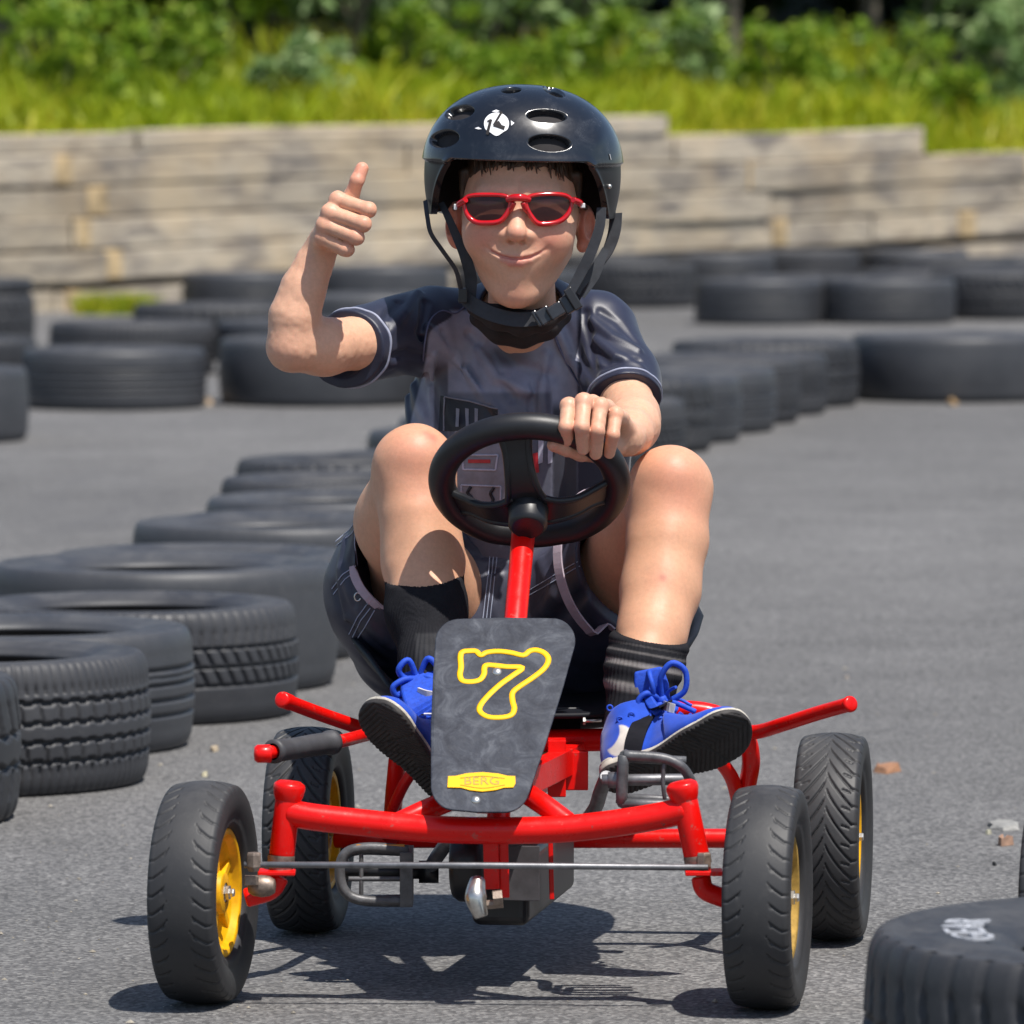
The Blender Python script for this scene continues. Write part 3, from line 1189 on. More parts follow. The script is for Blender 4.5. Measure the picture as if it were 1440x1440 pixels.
flat_bit('dry_leaf', 1250, 1085, 0, 0.05, 0.12, 0.006, (0.30, 0.15, 0.08), 'dry brown leaf on the asphalt right of the rear wheel', 'leaf', 1, 0.008)
flat_bit('dry_leaf', 1418, 1189, 0, 0.028, 0.06, 0.010, (0.36, 0.22, 0.15), 'small tan leaf on the asphalt by the wheel at the right edge', 'leaf', 2, 0.004)
flat_bit('stone', 1415, 1163, 0, 0.055, 0.16, 0.007, (0.24, 0.235, 0.22), 'flat pale stone on the asphalt at the right edge', 'stone', 3)
flat_bit('stone', 1393, 1173, 0, 0.010, 0.02, 0.006, (0.40, 0.38, 0.28), 'tiny cream pebble left of the flat pale stone', 'stone', 4)
flat_bit('stone', 1402, 1217, 0, 0.008, 0.02, 0.004, (0.02, 0.02, 0.02), 'tiny black pebble below the flat pale stone', 'stone', 5)
flat_bit('stone', 286, 1092, 0, 0.010, 0.02, 0.007, (0.50, 0.45, 0.30), 'tiny cream pebble left of the left rear wheel', 'stone', 6)
flat_bit('stone', 300, 1056, 0, 0.016, 0.05, 0.007, (0.40, 0.32, 0.22), 'small tan chip near the slanted tread tyre', 'stone', 7)
flat_bit('dry_leaf', 1043, 598, 0, 0.05, 0.3, 0.02, (0.50, 0.26, 0.12), 'orange leaf at the foot of the blurred tyre row', 'leaf', 8)
flat_bit('dry_leaf', 1186, 557, 0, 0.06, 0.3, 0.02, (0.42, 0.26, 0.18), 'tan leaf in front of the gap beside the wide tyre', 'leaf', 9)
flat_bit('dry_leaf', 1340, 569, 0, 0.04, 0.2, 0.02, (0.40, 0.26, 0.12), 'brown leaf below the wide tyre at right', 'leaf', 10)
flat_bit('dry_leaf', 558, 560, 0, 0.04, 0.3, 0.02, (0.55, 0.34, 0.08), 'yellow leaf by the boy\'s side near the far tyres', 'leaf', 11)
flat_bit('dry_leaf', 292, 568, 0, 0.04, 0.2, 0.02, (0.40, 0.30, 0.2), 'tan leaf between the two far left tyres', 'leaf', 12)
flat_bit('stone', 1192, 14 + 940, 0, 0.008, 0.03, 0.005, (0.5, 0.42, 0.34), 'tiny pale pebble on the lane above the right handle', 'stone', 13)

# loose grit on the asphalt, denser along the tyres
r_ = np.random.RandomState(12)
ng = 420
gx_ = np.where(r_.rand(ng) < .55, r_.uniform(-.85, -.25, ng) + 0.0, r_.uniform(-1.2, 1.3, ng))
gy_ = r_.uniform(8.4, 14.5, ng)
sz_ = .0012 + .0028 * r_.rand(ng) ** 4
base_ = np.array([[0, 0, 1], [1, 0, 0], [0, 1, 0], [-1, 0, 0], [0, -1, 0], [0, 0, -.4]], float)
oct_ = np.array([[0, 1, 2], [0, 2, 3], [0, 3, 4], [0, 4, 1], [5, 2, 1], [5, 3, 2], [5, 4, 3], [5, 1, 4]])
Vg_, Tg_ = [], []
for i in range(ng):
    b_ = base_ * (.6 + .8 * r_.rand(6, 1)) * sz_[i] * [1.3, 1.3, .8]
    Vg_.append(b_ + [gx_[i], gy_[i], sz_[i] * .3])
    Tg_.append(oct_ + 6 * i)
go_ = np_obj('grit', np.concatenate(Vg_), None, simple('pale_grit', (0.30, 0.27, 0.22), 0.85, 0, 0.6, 3), tris=np.concatenate(Tg_), smooth=False)
tag(go_, 'loose pale grit scattered on the asphalt near the tyres', 'grit', kind='stuff')

# ------------------------------------------------------------------ pedal kart
KYAW = math.radians(-8.5)
kart = empty('pedal_kart', (-0.034, 9.08, 0), KYAW)
tag(kart, 'red pedal kart with number 7 plate and yellow wheel hubs, ridden by the boy', 'pedal kart')
DF = 9.08


def kart_tyre(R, W, rin, pat, center, yaw, parent, seg=520, nt=56):
    hw = W / 2
    prof = []
    sh = 0.80 * hw
    for k in range(12):
        t = k / 11
        r = rin + (R - rin - 0.014) * t
        x = hw * (0.72 + 0.30 * math.sin(math.pi * 0.62 * t))
        if 0.08 < t < 0.2:
            x += 0.0025
        prof.append((r, x, 9))
    r0, x0 = R - 0.014, hw * (0.72 + 0.30 * math.sin(math.pi * 0.62))
    for k in range(1, 6):
        a = k / 6 * math.pi / 2
        prof.append((r0 + (R - 0.0045 - r0) * math.sin(a), sh + (x0 - sh) * math.cos(a), 5))
    tr = [(R - 0.0045 * abs(1 - 2 * k / nt) ** 2.2, sh * (1 - 2 * k / nt), 1 - 2 * k / nt) for k in range(nt + 1)]
    prof = prof + tr + [(r, -x, -v) for r, x, v in prof[::-1]]
    prof += [(rin, -hw * 0.5, 9), (rin, hw * 0.5, 9)]
    n = len(prof)
    th = np.arange(seg) * 2 * math.pi / seg
    V = np.zeros((n, seg, 3))
    cy, sy = math.cos(yaw), math.sin(yaw)
    for i, (r, x, v) in enumerate(prof):
        rr = np.full(seg, float(r))
        if abs(v) <= 1.0001:
            rr -= (0.0026 if pat is pat_front else 0.0036) * pat(th * R, v)
        elif abs(v) == 5:
            rr -= 0.0022 * pat(th * R, math.copysign(1.0, v))
        y, z = rr * np.cos(th), rr * np.sin(th)
        V[i, :, 0] = center[0] + x * cy + y * (-sy)
        V[i, :, 1] = center[1] + x * sy + y * cy
        V[i, :, 2] = center[2] + z
    I, K = np.meshgrid(np.arange(n), np.arange(seg), indexing='ij')
    I2, K2 = (I + 1) % n, (K + 1) % seg
    q = np.stack([I * seg + K, I * seg + K2, I2 * seg + K2, I2 * seg + K], -1).reshape(-1, 4)
    return np_obj('tyre', V.reshape(-1, 3), q, M['wheel_rubber'], parent)


def pat_front(s, v):
    a = abs(v)
    if a < 0.40:
        return np.zeros_like(s)
    sg = 1 if v > 0 else 0
    ph = (s + 0.010 * sg - 0.030 * (a - 0.4) ** 0.6) % 0.024
    wdt = 0.0019 * min(1, (a - 0.40) / 0.3 + 0.1)
    k = gr(ph - 0.012, wdt)
    if 0.50 < a < 0.68:
        k = np.maximum(k, 0.8 * gr(ph - 0.015, 0.0022) * (1 - abs(a - 0.59) / 0.09))
    return k


def pat_rear(s, v):
    a = abs(v)
    sg = 1 if v > 0 else 0
    ph = (s + 0.013 * sg - 0.055 * a ** 0.7) % 0.026
    k = gr(ph - 0.013, 0.0026 if a > 0.06 else 0.001)
    if 0.62 < a < 0.95:
        ph = (s + 0.013 * sg - 0.055 * 0.62 ** 0.7 - 0.012 * (a - .62)) % 0.026
        k = np.maximum(k, 0.7 * gr(ph - 0.004, 0.002))
    return k


def kart_wheel(center, yaw, pat, W=0.100, R=0.1435, parent=kart, rim_mat='yellow'):
    c = np.array(center)
    ax = np.array([math.cos(yaw), math.sin(yaw), 0])
    hw = MB()
    hw.lathe(c, ax, [(0.006, -W * 0.55), (0.015, -W * 0.55), (0.015, W * 0.30), (0.011, W * 0.32), (0.0015, W * 0.33)], 20)
    wheel = hw.build('wheel', M['bolt'], parent)
    kart_tyre(R, W, 0.083, pat, c, yaw, wheel)
    rim = MB()
    rp = 0.084
    # dished plastic rim, both faces
    for s in (1, -1):
        prof = [(rp, s * W * 0.34), (rp - 0.003, s * W * 0.37), (rp - 0.010, s * W * 0.36), (rp - 0.014, s * W * 0.24), (0.045, s * W * 0.14), (0.030, s * W * 0.16), (0.026, s * W * 0.33), (0.013, s * W * 0.34)]
        rim.lathe(c, ax * 1.0, prof if s > 0 else prof, 64)
        # raised ribs
        u = np.array([-ax[1], ax[0], 0])
        for k in range(5):
            a = 2 * math.pi * k / 5 + 0.5
            d = u * math.cos(a) + np.array([0, 0, 1]) * math.sin(a)
            t = np.cross(ax, d)
            rim.box(c + ax * s * W * 0.19 + d * 0.048, d * 0.021, t * 0.006, ax * W * 0.06)
    rim.lathe(c, ax, [(rp, -W * 0.34), (rp, W * 0.34)], 64)
    rim.build('rim', M[rim_mat], wheel, bevel=0.0015)
    nut = MB()
    nut.lathe(c, ax, [(0.0005, W * 0.47), (0.005, W * 0.47), (0.006, W * 0.45), (0.006, W * 0.40), (0.010, W * 0.40), (0.010, W * 0.33), (0.014, W * 0.33), (0.014, W * 0.28)], 6, smooth=False)
    nut.build('axle_nut', M['bolt'], wheel)
    return wheel


wFL = kart_wheel((-0.3965, 9.10, 0.1435), math.radians(-11), pat_front, W=0.086)
M['dusty_yellow'] = simple('dusty_yellow_plastic', (0.40, 0.25, 0.06), 0.7, 0, 0.45, 50, spec=0.2)
wFR = kart_wheel((0.3270, 9.045, 0.1435), math.radians(-9), pat_front, W=0.086, rim_mat='dusty_yellow')
wRL = kart_wheel((-0.2830, 9.86, 0.1435), math.radians(-7.5), pat_rear, W=0.090)
wRR = kart_wheel((0.4430, 9.77, 0.1435), math.radians(-7.5), pat_rear, W=0.090)

fr = MB()
# front cross tube
fr.tube([P(404, 1142, 9.09), P(440, 1149, 9.085), P(520, 1158, 9.08), P(610, 1166, 9.07), P(700, 1168, 9.065), P(790, 1166, 9.06), P(870, 1157, 9.055), P(930, 1147, 9.05), P(965, 1138, 9.045)], 0.0175, seg=20, sub=5)
# kingpin housings with collars
for (a, b, D) in (((407, 1106), (396, 1205), 9.09), ((959, 1106), (981, 1210), 9.045)):
    pa, pb = P(a[0], a[1], D), P(b[0], b[1], D)
    fr.tube([pa, pb], 0.0165, seg=20, sub=1)
    d = vnorm(pb - pa)
    fr.lathe(pa - d * 0.004, d, [(0.001, -0.004), (0.014, -0.003), (0.020, 0.001), (0.021, 0.006), (0.019, 0.016), (0.0168, 0.022)], 24)
# V struts from the cross tube up to the column foot
fr.tube([P(555, 1160, 9.085), P(600, 1139, 9.10), P(650, 1118, 9.13)], 0.014, seg=14)
fr.tube([P(800, 1158, 9.07), P(765, 1132, 9.09), P(735, 1112, 9.12)], 0.014, seg=14)
# main beam running back under the seat
bm0, bm1 = P(690, 1120, 9.13), P(795, 1068, 9.75)
fr.bar(bm0, bm1, 0.038, 0.045)
fr.bar(P(735, 1100, 9.16), P(812, 1062, 9.55), 0.024, 0.036)
fr.box(P(783, 1079, 9.42), (0.012, 0, 0), (0, 0.02, 0), (0, 0, 0.038))
fr.box(P(806, 1083, 9.46), (0.020, 0, 0), (0, 0.012, 0), (0, 0, 0.026))
# cross tube beneath the seat
fr.tube([P(560, 1048, 9.60), P(650, 1044, 9.58), P(740, 1042, 9.56), P(860, 1040, 9.54), P(960, 1036, 9.52)], 0.0155, seg=16)
# rear axle housing
fr.tube([P(470, 1179, 9.86), P(1150, 1179, 9.78)], 0.0135, seg=14, sub=1)
# rear hoop on the right
fr.tube([P(905, 1010, 9.60), P(960, 998, 9.60), P(1012, 1006, 9.60), P(1046, 1030, 9.60), P(1056, 1068, 9.62), P(1050, 1110, 9.68), P(1040, 1175, 9.78)], 0.0125, seg=14)
fr.tube([P(1000, 1055, 9.58), P(1028, 1092, 9.63), P(1040, 1135, 9.70)], 0.010, seg=12)
# rear hoop on the left
fr.tube([P(640, 1010, 9.66), P(600, 1012, 9.68), P(566, 1040, 9.70), P(556, 1100, 9.74), P(550, 1178, 9.84)], 0.0125, seg=14)
fr.tube([P(600, 1060, 9.60), P(570, 1100, 9.66), P(551, 1140, 9.72)], 0.008, seg=12)
frame = fr.build('frame', M['red'], kart, bevel=0.0025)

for side, pts in (('r', [P(1040, 1028, 9.60), P(1066, 1029, 9.58), P(1100, 1019, 9.52), P(1150, 1003, 9.46), P(1196, 990, 9.40)]),
                  ('l', [P(560, 1040, 9.66), P(508, 1024, 9.60), P(450, 1004, 9.50), P(397, 984, 9.40)])):
    mb = MB()
    mb.tube(pts, 0.0098, seg=16)
    o = mb.build('side_bar', M['red'], kart)
    e = MB()
    d = vnorm(pts[-1] - pts[-2])
    e.lathe(pts[-1], d, [(0.0108, -0.022 if side == 'l' else -0.004), (0.0112, -0.002), (0.0106, 0.0015), (0.008, 0.003), (0.0005, 0.0033)], 20)
    e.build('end_cap', M['red'], o)

lev = MB()
lev.tube([P(560, 1022, 9.66), P(512, 1034, 9.46), P(470, 1044, 9.30), P(365, 1060, 9.16)], 0.0088, seg=14)
lv = lev.build('brake_lever', M['red'], kart)
gp = MB()
ga, gb = P(466, 1044, 9.30), P(384, 1057, 9.18)
dd = vnorm(gb - ga)
L_ = np.linalg.norm(gb - ga)
gp.lathe(ga, dd, [(0.012, -0.003), (0.0165, -0.002), (0.0165, 0.006), (0.0145, 0.008), (0.0148, L_ * 0.3), (0.0140, L_ * 0.6), (0.0146, L_ * 0.92), (0.0158, L_ * 0.95), (0.0158, L_), (0.011, L_ + 0.001)], 24)
gp.build('grip', M['grip'], lv)
e = MB()
e.lathe(P(360, 1060, 9.16), (1, 0.1, 0.0), [(0.0005, -0.003), (0.009, -0.002), (0.0118, 0.002), (0.012, 0.018), (0.0105, 0.020)], 18)
e.build('end_cap', M['red'], lv)

# steering: stub axles, tie rod
for (pts, nm) in (([P(396, 1200, 9.09), P(394, 1232, 9.09), P(380, 1252, 9.09), P(345, 1263, 9.09)], 'l'), ([P(980, 1200, 9.045), P(985, 1232, 9.045), P(992, 1252, 9.045), P(1020, 1264, 9.045)], 'r')):
    mb = MB()
    mb.tube([pts[1], pts[2], pts[3]], 0.0125, seg=16)
    cx = pts[1]
    mb.box(cx + np.array([-0.004 if nm == 'l' else 0.004, -0.008, 0.006]), (0.024, 0, 0), (0, 0.020, 0), (0, 0, 0.003))
    st = mb.build('steering_knuckle', M['red'], kart, bevel=0.002)
    b = MB()
    b.lathe(pts[0] + np.array([0, 0, -0.002]), vnorm(pts[1] - pts[0]), [(0.0175, 0.0), (0.0175, 0.012), (0.0155, 0.013), (0.0155, 0.020)], 24)
    xo = P(357 if nm == 'l' else 990, 1212, 9.03)
    b.lathe(xo, (0, 0, 1), [(0.0005, 0.012), (0.009, 0.012), (0.010, 0.009), (0.010, -0.006), (0.007, -0.012), (0.0005, -0.013)], 6, smooth=False)
    if nm == 'l':
        b.lathe(P(368, 1246, 9.06), (1, -0.15, 0.0), [(0.001, -0.018), (0.009, -0.017), (0.013, -0.010), (0.0145, 0.0), (0.013, 0.010), (0.009, 0.017), (0.001, 0.018)], 20)
        b.box(P(354, 1238, 9.05), (0.009, 0, 0), (0, 0.006, 0), (0, 0, 0.006))
    b.build('bolt', M['rusty_steel'], st, bevel=0.0008)
mb = MB()
mb.tube([P(343, 1216, 9.03), P(670, 1217, 9.02), P(996, 1220, 9.0)], 0.0042, seg=10, sub=1)
mb.build('tie_rod', M['steel'], kart)
# steering arm at the column foot
mb = MB()
mb.bar(P(690, 1176, 9.10), P(692, 1250, 9.10), 0.020, 0.012, up=(0, 1, 0))
mb.bar(P(708, 1176, 9.11), P(710, 1262, 9.11), 0.012, 0.012, up=(0, 1, 0))
mb.build('bracket', M['red'], kart, bevel=0.0015)
mb = MB()
mb.tube([P(672, 1236, 9.07), P(669, 1262, 9.055), P(677, 1290, 9.05)], [0.010, 0.0145, 0.009], seg=16)
mb.build('drawbar_hook', M['bolt'], kart)
mb = MB()
mb.lathe(P(690, 1272, 9.06), (1, 0, 0.1), [(0.0005, -0.016), (0.006, -0.016), (0.006, 0.016), (0.0005, 0.016)], 8, smooth=False)
mb.lathe(P(700, 1262, 9.05), (1, 0, 0.1), [(0.0005, -0.006), (0.010, -0.006), (0.010, 0.006), (0.0005, 0.006)], 6, smooth=False)
mb.build('bolt', M['rusty_steel'], kart)
# chain case
mb = MB()
cc = P(735, 1222, 9.32)
yv = np.array([math.sin(0.148), math.cos(0.148), 0])
xv = np.array([yv[1], -yv[0], 0])
mb.box(P(737, 1226, 9.45), xv * 0.038, yv * 0.22, np.array([0, 0, 0.047]))
cs = mb.build('chain_case', M['black_plastic'], kart, bevel=0.012, bseg=4)
mb = MB()
mb.box(P(731, 1228, 9.222), xv * 0.026, yv * 0.0015, np.array([0, 0, 0.036]))
mb.build('cover_plate', simple('grey_case_cover', (0.07, 0.065, 0.07), 0.4, 0, 0.4, 30), cs, bevel=0.001)
mb = MB()
mb.bar(P(774, 1180, 9.30), P(776, 1262, 9.30), 0.006, 0.05, up=(0, 1, 0))
mb.build('trim_strip', M['red'], cs, bevel=0.001)
mb = MB()
mb.lathe(P(662, 1212, 9.2), xv, [(0.0005, -0.022), (0.046, -0.022), (0.052, -0.014), (0.052, 0.014), (0.046, 0.022), (0.0005, 0.022)], 40)
mb.build('sprocket_guard', M['black_plastic'], kart, bevel=0.0015)

# crank and pedals
def pedal(pts_cage, rods, D0, nm):
    pass


crank_c = P(740, 1165, 9.24)
mb = MB()
mb.tube([P(690, 1168, 9.24), crank_c, P(812, 1158, 9.25), P(835, 1140, 9.22), P(845, 1112, 9.17), P(853, 1092, 9.13)], 0.0095, seg=14)
mb.tube([P(700, 1168, 9.24), P(640, 1178, 9.24), P(618, 1200, 9.27), P(602, 1226, 9.30)], 0.0095, seg=14)
mb.build('crank', M['steel'], kart)
# upper pedal (viewer's right)
mb = MB()
Dp = 9.085
mb.tube([P(877, 1062, Dp), P(930, 1066, Dp), P(958, 1078, Dp), P(972, 1100, Dp + 0.01), P(974, 1120, Dp + 0.02)], 0.0068, seg=10)
mb.tube([P(877, 1062, Dp), P(875, 1098, Dp), P(874, 1130, Dp)], 0.0075, seg=10, sub=2)
mb.tube([P(874, 1130, Dp), P(960, 1132, Dp)], 0.0068, seg=10, sub=1)
mb.tube([P(935, 1068, Dp), P(932, 1098, Dp), P(936, 1131, Dp)], 0.0028, seg=8, sub=2)
# rear rail of the cage
Dq = Dp + 0.075
mb.tube([P(880, 1066, Dq), P(965, 1070, Dq)], 0.006, seg=8, sub=1)
mb.tube([P(880, 1122, Dq), P(965, 1126, Dq)], 0.006, seg=8, sub=1)
for a in ((877, 1062), (874, 1130)):
    mb.tube([P(a[0], a[1], Dp), P(a[0] + 3, a[1] - 2, Dq)], 0.006, seg=8, sub=1)
pd = mb.build('pedal', M['pedal'], kart)
mb = MB()
mb.tube([P(846, 1097, 9.12), P(975, 1096, 9.12)], 0.0075, seg=12, sub=1)
mb.lathe(P(868, 1097, 9.12), (1, 0, 0), [(0.0005, -0.012), (0.0105, -0.012), (0.0105, 0.012), (0.0005, 0.012)], 16)
mb.build('spindle', M['steel'], pd)
# lower pedal (viewer's left)
mb = MB()
Dp = 9.27
mb.tube([P(575, 1196, Dp), P(520, 1192, Dp), P(488, 1199, Dp), P(478, 1222, Dp), P(484, 1252, Dp), P(510, 1266, Dp), P(575, 1268, Dp)], 0.0072, seg=10)
mb.box(P(572, 1232, Dp + 0.03), (0.0085, 0, 0), (0, 0.045, 0), (0, 0, 0.036))
mb.tube([P(490, 1236, Dp), P(575, 1236, Dp)], 0.0035, seg=8, sub=1)
mb.tube([P(508, 1200, Dp), P(508, 1262, Dp)], 0.003, seg=8, sub=1)
Dq = Dp + 0.07
mb.tube([P(575, 1198, Dq), P(495, 1198, Dq), P(484, 1225, Dq), P(495, 1262, Dq), P(575, 1264, Dq)], 0.006, seg=8)
for a in ((484, 1210), (486, 1254)):
    mb.tube([P(a[0], a[1], Dp), P(a[0] + 2, a[1], Dq)], 0.005, seg=8, sub=1)
pd = mb.build('pedal', M['pedal'], kart, bevel=0.002)
mb = MB()
mb.tube([P(604, 1226, 9.30), P(480, 1226, 9.30)], 0.0095, seg=12, sub=1)
mb.lathe(P(604, 1226, 9.30), (1, 0, 0), [(0.0005, -0.014), (0.015, -0.014), (0.015, 0.012), (0.0005, 0.012)], 20)
mb.build('spindle', M['black_plastic'], pd)
mb = MB()
mb.box(P(535, 1191, Dp - 0.002), (0.032, 0, 0.0), (0, 0.003, 0), (0, 0, 0.0035))
mb.build('reflector', M['amber'], pd, bevel=0.001)

# steering column
col = MB()
ct, cb = P(738, 728, 9.42), P(722, 905, 9.26)
cd = vnorm(cb - ct)
col.tube([ct, ct + (cb - ct) * 0.5, cb, P(700, 1160, 9.09)], [0.0160, 0.0152, 0.0150, 0.0150], seg=24, sub=2)
col.lathe(ct, cd, [(0.010, -0.004), (0.0162, -0.002), (0.0172, 0.004), (0.0172, 0.022), (0.0160, 0.026)], 28)
colo = col.build('steering_column', M['red'], kart)

# steering wheel: dished, three spokes, wrapped rim
wc = P(744.5, 677, 9.42)
wn_ = vnorm([0.03, 0.70, 0.714])          # towards the driver
RW = 0.1135
w_r = np.array([1.0, -0.06, 0.035]); w_r = vnorm(w_r - wn_ * np.dot(w_r, wn_))
w_u = np.cross(wn_, w_r)
if w_u[2] < 0:
    w_u = -w_u


def wpt(ang, r, s=0.0):
    a = math.radians(ang)
    return wc + (w_r * math.cos(a) + w_u * math.sin(a)) * r + wn_ * s


sw = MB()
rim_pts = []
for a in range(0, 360, 12):
    rr = RW * (1 + 0.025 * math.cos(math.radians(2 * a)) - (0.03 if 250 < a < 290 else 0))
    rim_pts.append(wpt(a, rr))
sw.tube(rim_pts, [0.0182] * len(rim_pts), seg=20, closed=True, sub=3)
swo = sw.build('steering_wheel', M['wheel_foam'], kart)
hub = MB()
hc = wc - wn_ * 0.052
hub.lathe(hc, wn_, [(0.0005, -0.030), (0.021, -0.030), (0.026, -0.024), (0.026, -0.005), (0.028, 0.004), (0.029, 0.014), (0.025, 0.020), (0.0005, 0.022)], 36)
hub.build('hub', M['black_plastic'], swo, bevel=0.001)
for ang in (97, 352, 196):
    sp_ = MB()
    a = math.radians(ang)
    tang = -w_r * math.sin(a) + w_u * math.cos(a)
    pts = [wpt(ang, 0.012, -0.046), wpt(ang, 0.035, -0.046), wpt(ang, 0.062, -0.036), wpt(ang, 0.085, -0.018), wpt(ang, 0.106, -0.004)]
    wd = [0.052, 0.040, 0.032, 0.031, 0.040]
    sp_.ribbon(pts, wd, 0.009, tang, sub=6)
    # raised edges make the spoke a channel
    for sg in (-1, 1):
        sp_.tube([p + tang * sg * w_ * 0.5 - wn_ * 0.002 for p, w_ in zip(pts, wd)], 0.0050, seg=10, sub=5)
    sp_.build('spoke', M['black_plastic'], swo)

# number plate: leans back with the column
def plate_pt(px, py, off=0.0):
    t = (1140 - py) / 270.0
    D = 9.03 + 0.215 * t
    p = P(px, py, D)
    n = vnorm([0.0, -0.785, 0.62])
    return p + n * off


out_px = []


def arc_px(cx, cy, r, a0, a1, n=8, ry=None):
    ry = ry or r
    return [(cx + r * math.cos(math.radians(a0 + (a1 - a0) * k / n)), cy - ry * math.sin(math.radians(a0 + (a1 - a0) * k / n))) for k in range(n + 1)]


outline = arc_px(645, 905, 33, 182, 92) + [(705, 870)] + arc_px(777, 903, 32, 85, -12, 10) + [(790, 975), (765, 1055)] + arc_px(709, 1108, 36, -18, -84) + [(672, 1144)] + arc_px(640, 1107, 34, 266, 184) + [(606, 1020), (609, 950)]
pl = MB()
nO = len(outline)
th = 0.0035
V = [plate_pt(x, y, th) for x, y in outline] + [plate_pt(x, y, 0) for x, y in outline]
Fc = [tuple(range(nO))[::-1], tuple(range(nO, 2 * nO))]
for i in range(nO):
    j = (i + 1) % nO
    Fc.append((i, j, nO + j, nO + i))
pl.add(V, Fc, False)
plate = pl.build('number_plate', M['plate'], kart, bevel=0.0012)

seven = [(657, 918), (645, 926), (644, 940), (645, 956), (652, 963), (670, 964), (682, 956), (683, 940), (688, 937), (710, 939), (735, 940), (724, 951),
         (705, 966), (686, 982), (675, 997), (676, 1007), (690, 1012), (712, 1011), (723, 1005), (724, 993), (720, 980), (725, 968), (742, 955), (760, 942), (770, 930), (770, 921), (760, 917), (748, 917), (737, 924), (720, 921), (700, 918), (686, 919), (676, 925), (668, 919)]
# crop-based outline of the digit
z = 220 / 1092.0
seven_c = [(250, 295), (300, 288), (345, 290), (378, 318), (420, 298), (500, 290), (590, 300), (675, 318), (720, 288), (770, 282), (825, 305), (850, 350), (820, 410), (740, 475), (650, 535), (600, 580), (600, 640), (612, 690), (590, 735), (520, 752), (430, 748), (375, 715), (372, 675), (420, 610), (510, 525), (600, 460), (668, 405), (560, 398), (470, 388), (415, 388), (402, 410), (400, 450), (370, 490), (310, 503), (250, 495), (232, 455), (240, 400), (236, 330)]
seven = [(600 + x * z, 860 + y * z) for x, y in seven_c]
sv = MB()
sv.tube([plate_pt(x, y, th + 0.0008) for x, y in seven], 0.0040, seg=8, closed=True, sub=4, flat=((0, -0.785, 0.62), 0.16))
dg = sv.build('digit', M['yellow_line'], plate)
bd = MB()
bdo = [(145, 1243), (150, 1165), (205, 1163), (280, 1145), (390, 1137), (500, 1147), (565, 1163), (618, 1165), (620, 1215), (605, 1243), (540, 1245), (480, 1262), (390, 1272), (300, 1262), (240, 1245)]
V = [plate_pt(600 + x * z, 860 + y * z, th + 0.0022) for x, y in bdo] + [plate_pt(600 + x * z, 860 + y * z, th) for x, y in bdo]
n_ = len(bdo)
bd.add(V, [tuple(range(n_)), tuple(range(n_, 2 * n_))[::-1]] + [(i, n_ + i, n_ + (i + 1) % n_, (i + 1) % n_) for i in range(n_)], False)
badge = bd.build('badge', M['yellow_line'], plate)
text_mesh_obj('lettering', 'BERG', 16.5, M['dark_line'], badge, lambda x, y, zz: plate_pt(677.5 + x * 1.30, 1102 - y * 0.95, th + 0.0026))
fm = MB()
fm.tube([plate_pt(600 + x * z, 860 + y * z, th + 0.0024) for x, y in [(235, 1180), (390, 1166), (545, 1182)]], 0.0005, seg=6)
fm.tube([plate_pt(600 + x * z, 860 + y * z, th + 0.0024) for x, y in [(235, 1228), (390, 1250), (545, 1228)]], 0.0005, seg=6)
fm.build('badge_line', M['dark_line'], badge)
for (x, y) in ((699, 947), (669, 1127)):
    s = MB()
    n = vnorm([0.0, -0.785, 0.62])
    s.lathe(plate_pt(x, y, th), n, [(0.0065, 0.0), (0.006, 0.0012), (0.0045, 0.0026), (0.0005, 0.003)], 16)
    s.build('screw', M['bolt'], plate)

# bucket seat
def seat_surf():
    V, q = [], []
    nu, nv = 36, 30
    # v goes from the front lip of the seat pan to the top of the backrest
    prof = [(9.50, 0.338), (9.54, 0.336), (9.64, 0.334), (9.74, 0.334), (9.86, 0.342), (9.98, 0.365), (10.06, 0.41), (10.09, 0.47), (10.11, 0.53)]
    halfw = [0.15, 0.180, 0.205, 0.235, 0.245, 0.24, 0.22, 0.19, 0.15]
    rise = [0.01, 0.04, 0.07, 0.095, 0.105, 0.09, 0.06, 0.03, 0.01]
    fwd = [0.0, 0.0, 0.0, 0.0, -0.02, -0.06, -0.09, -0.08, -0.04]
    for j in range(nv + 1):
        t = j / nv * (len(prof) - 1)
        i0 = min(int(t), len(prof) - 2)
        f = t - i0
        f = f * f * (3 - 2 * f) * 0.3 + f * 0.7
        L = lambda A: A[i0] * (1 - f) + A[i0 + 1] * f
        y = prof[i0][0] * (1 - f) + prof[i0 + 1][0] * f
        zz = prof[i0][1] * (1 - f) + prof[i0 + 1][1] * f
        for i in range(nu + 1):
            u = -1 + 2 * i / nu
            ru = abs(u) ** 4.5
            V.append((0.015 + u * L(halfw), y + L(fwd) * ru, zz + L(rise) * ru))
    for j in range(nv):
        for i in range(nu):
            a = j * (nu + 1) + i
            q.append((a, a + 1, a + nu + 2, a + nu + 1))
    return V, q


V, q = seat_surf()
so = np_obj('seat', V, q, M['seat_plastic'], kart)
md = so.modifiers.new('thickness', 'SOLIDIFY')
md.thickness = 0.007
md.offset = -1
mb = MB()
mb.tube([P(560, 1010, 9.7), P(720, 1020, 9.68), P(880, 1008, 9.66)], 0.012, seg=12)
mb.bar(P(790, 1036, 9.60), P(790, 1002, 9.62), 0.05, 0.03, up=(0, 1, 0))
mb.build('seat_support', M['black_plastic'], kart)
mb = MB()
mb.tube([P(820, 1014, 9.5), P(846, 1013, 9.5)], 0.0022, seg=8, sub=1)
mb.lathe(P(820, 1014, 9.5), (1, 0, 0), [(0.0005, 0.0), (0.0055, 0.0), (0.0055, 0.003), (0.0005, 0.003)], 6, smooth=False)
mb.build('seat_bolt', M['bolt'], kart)

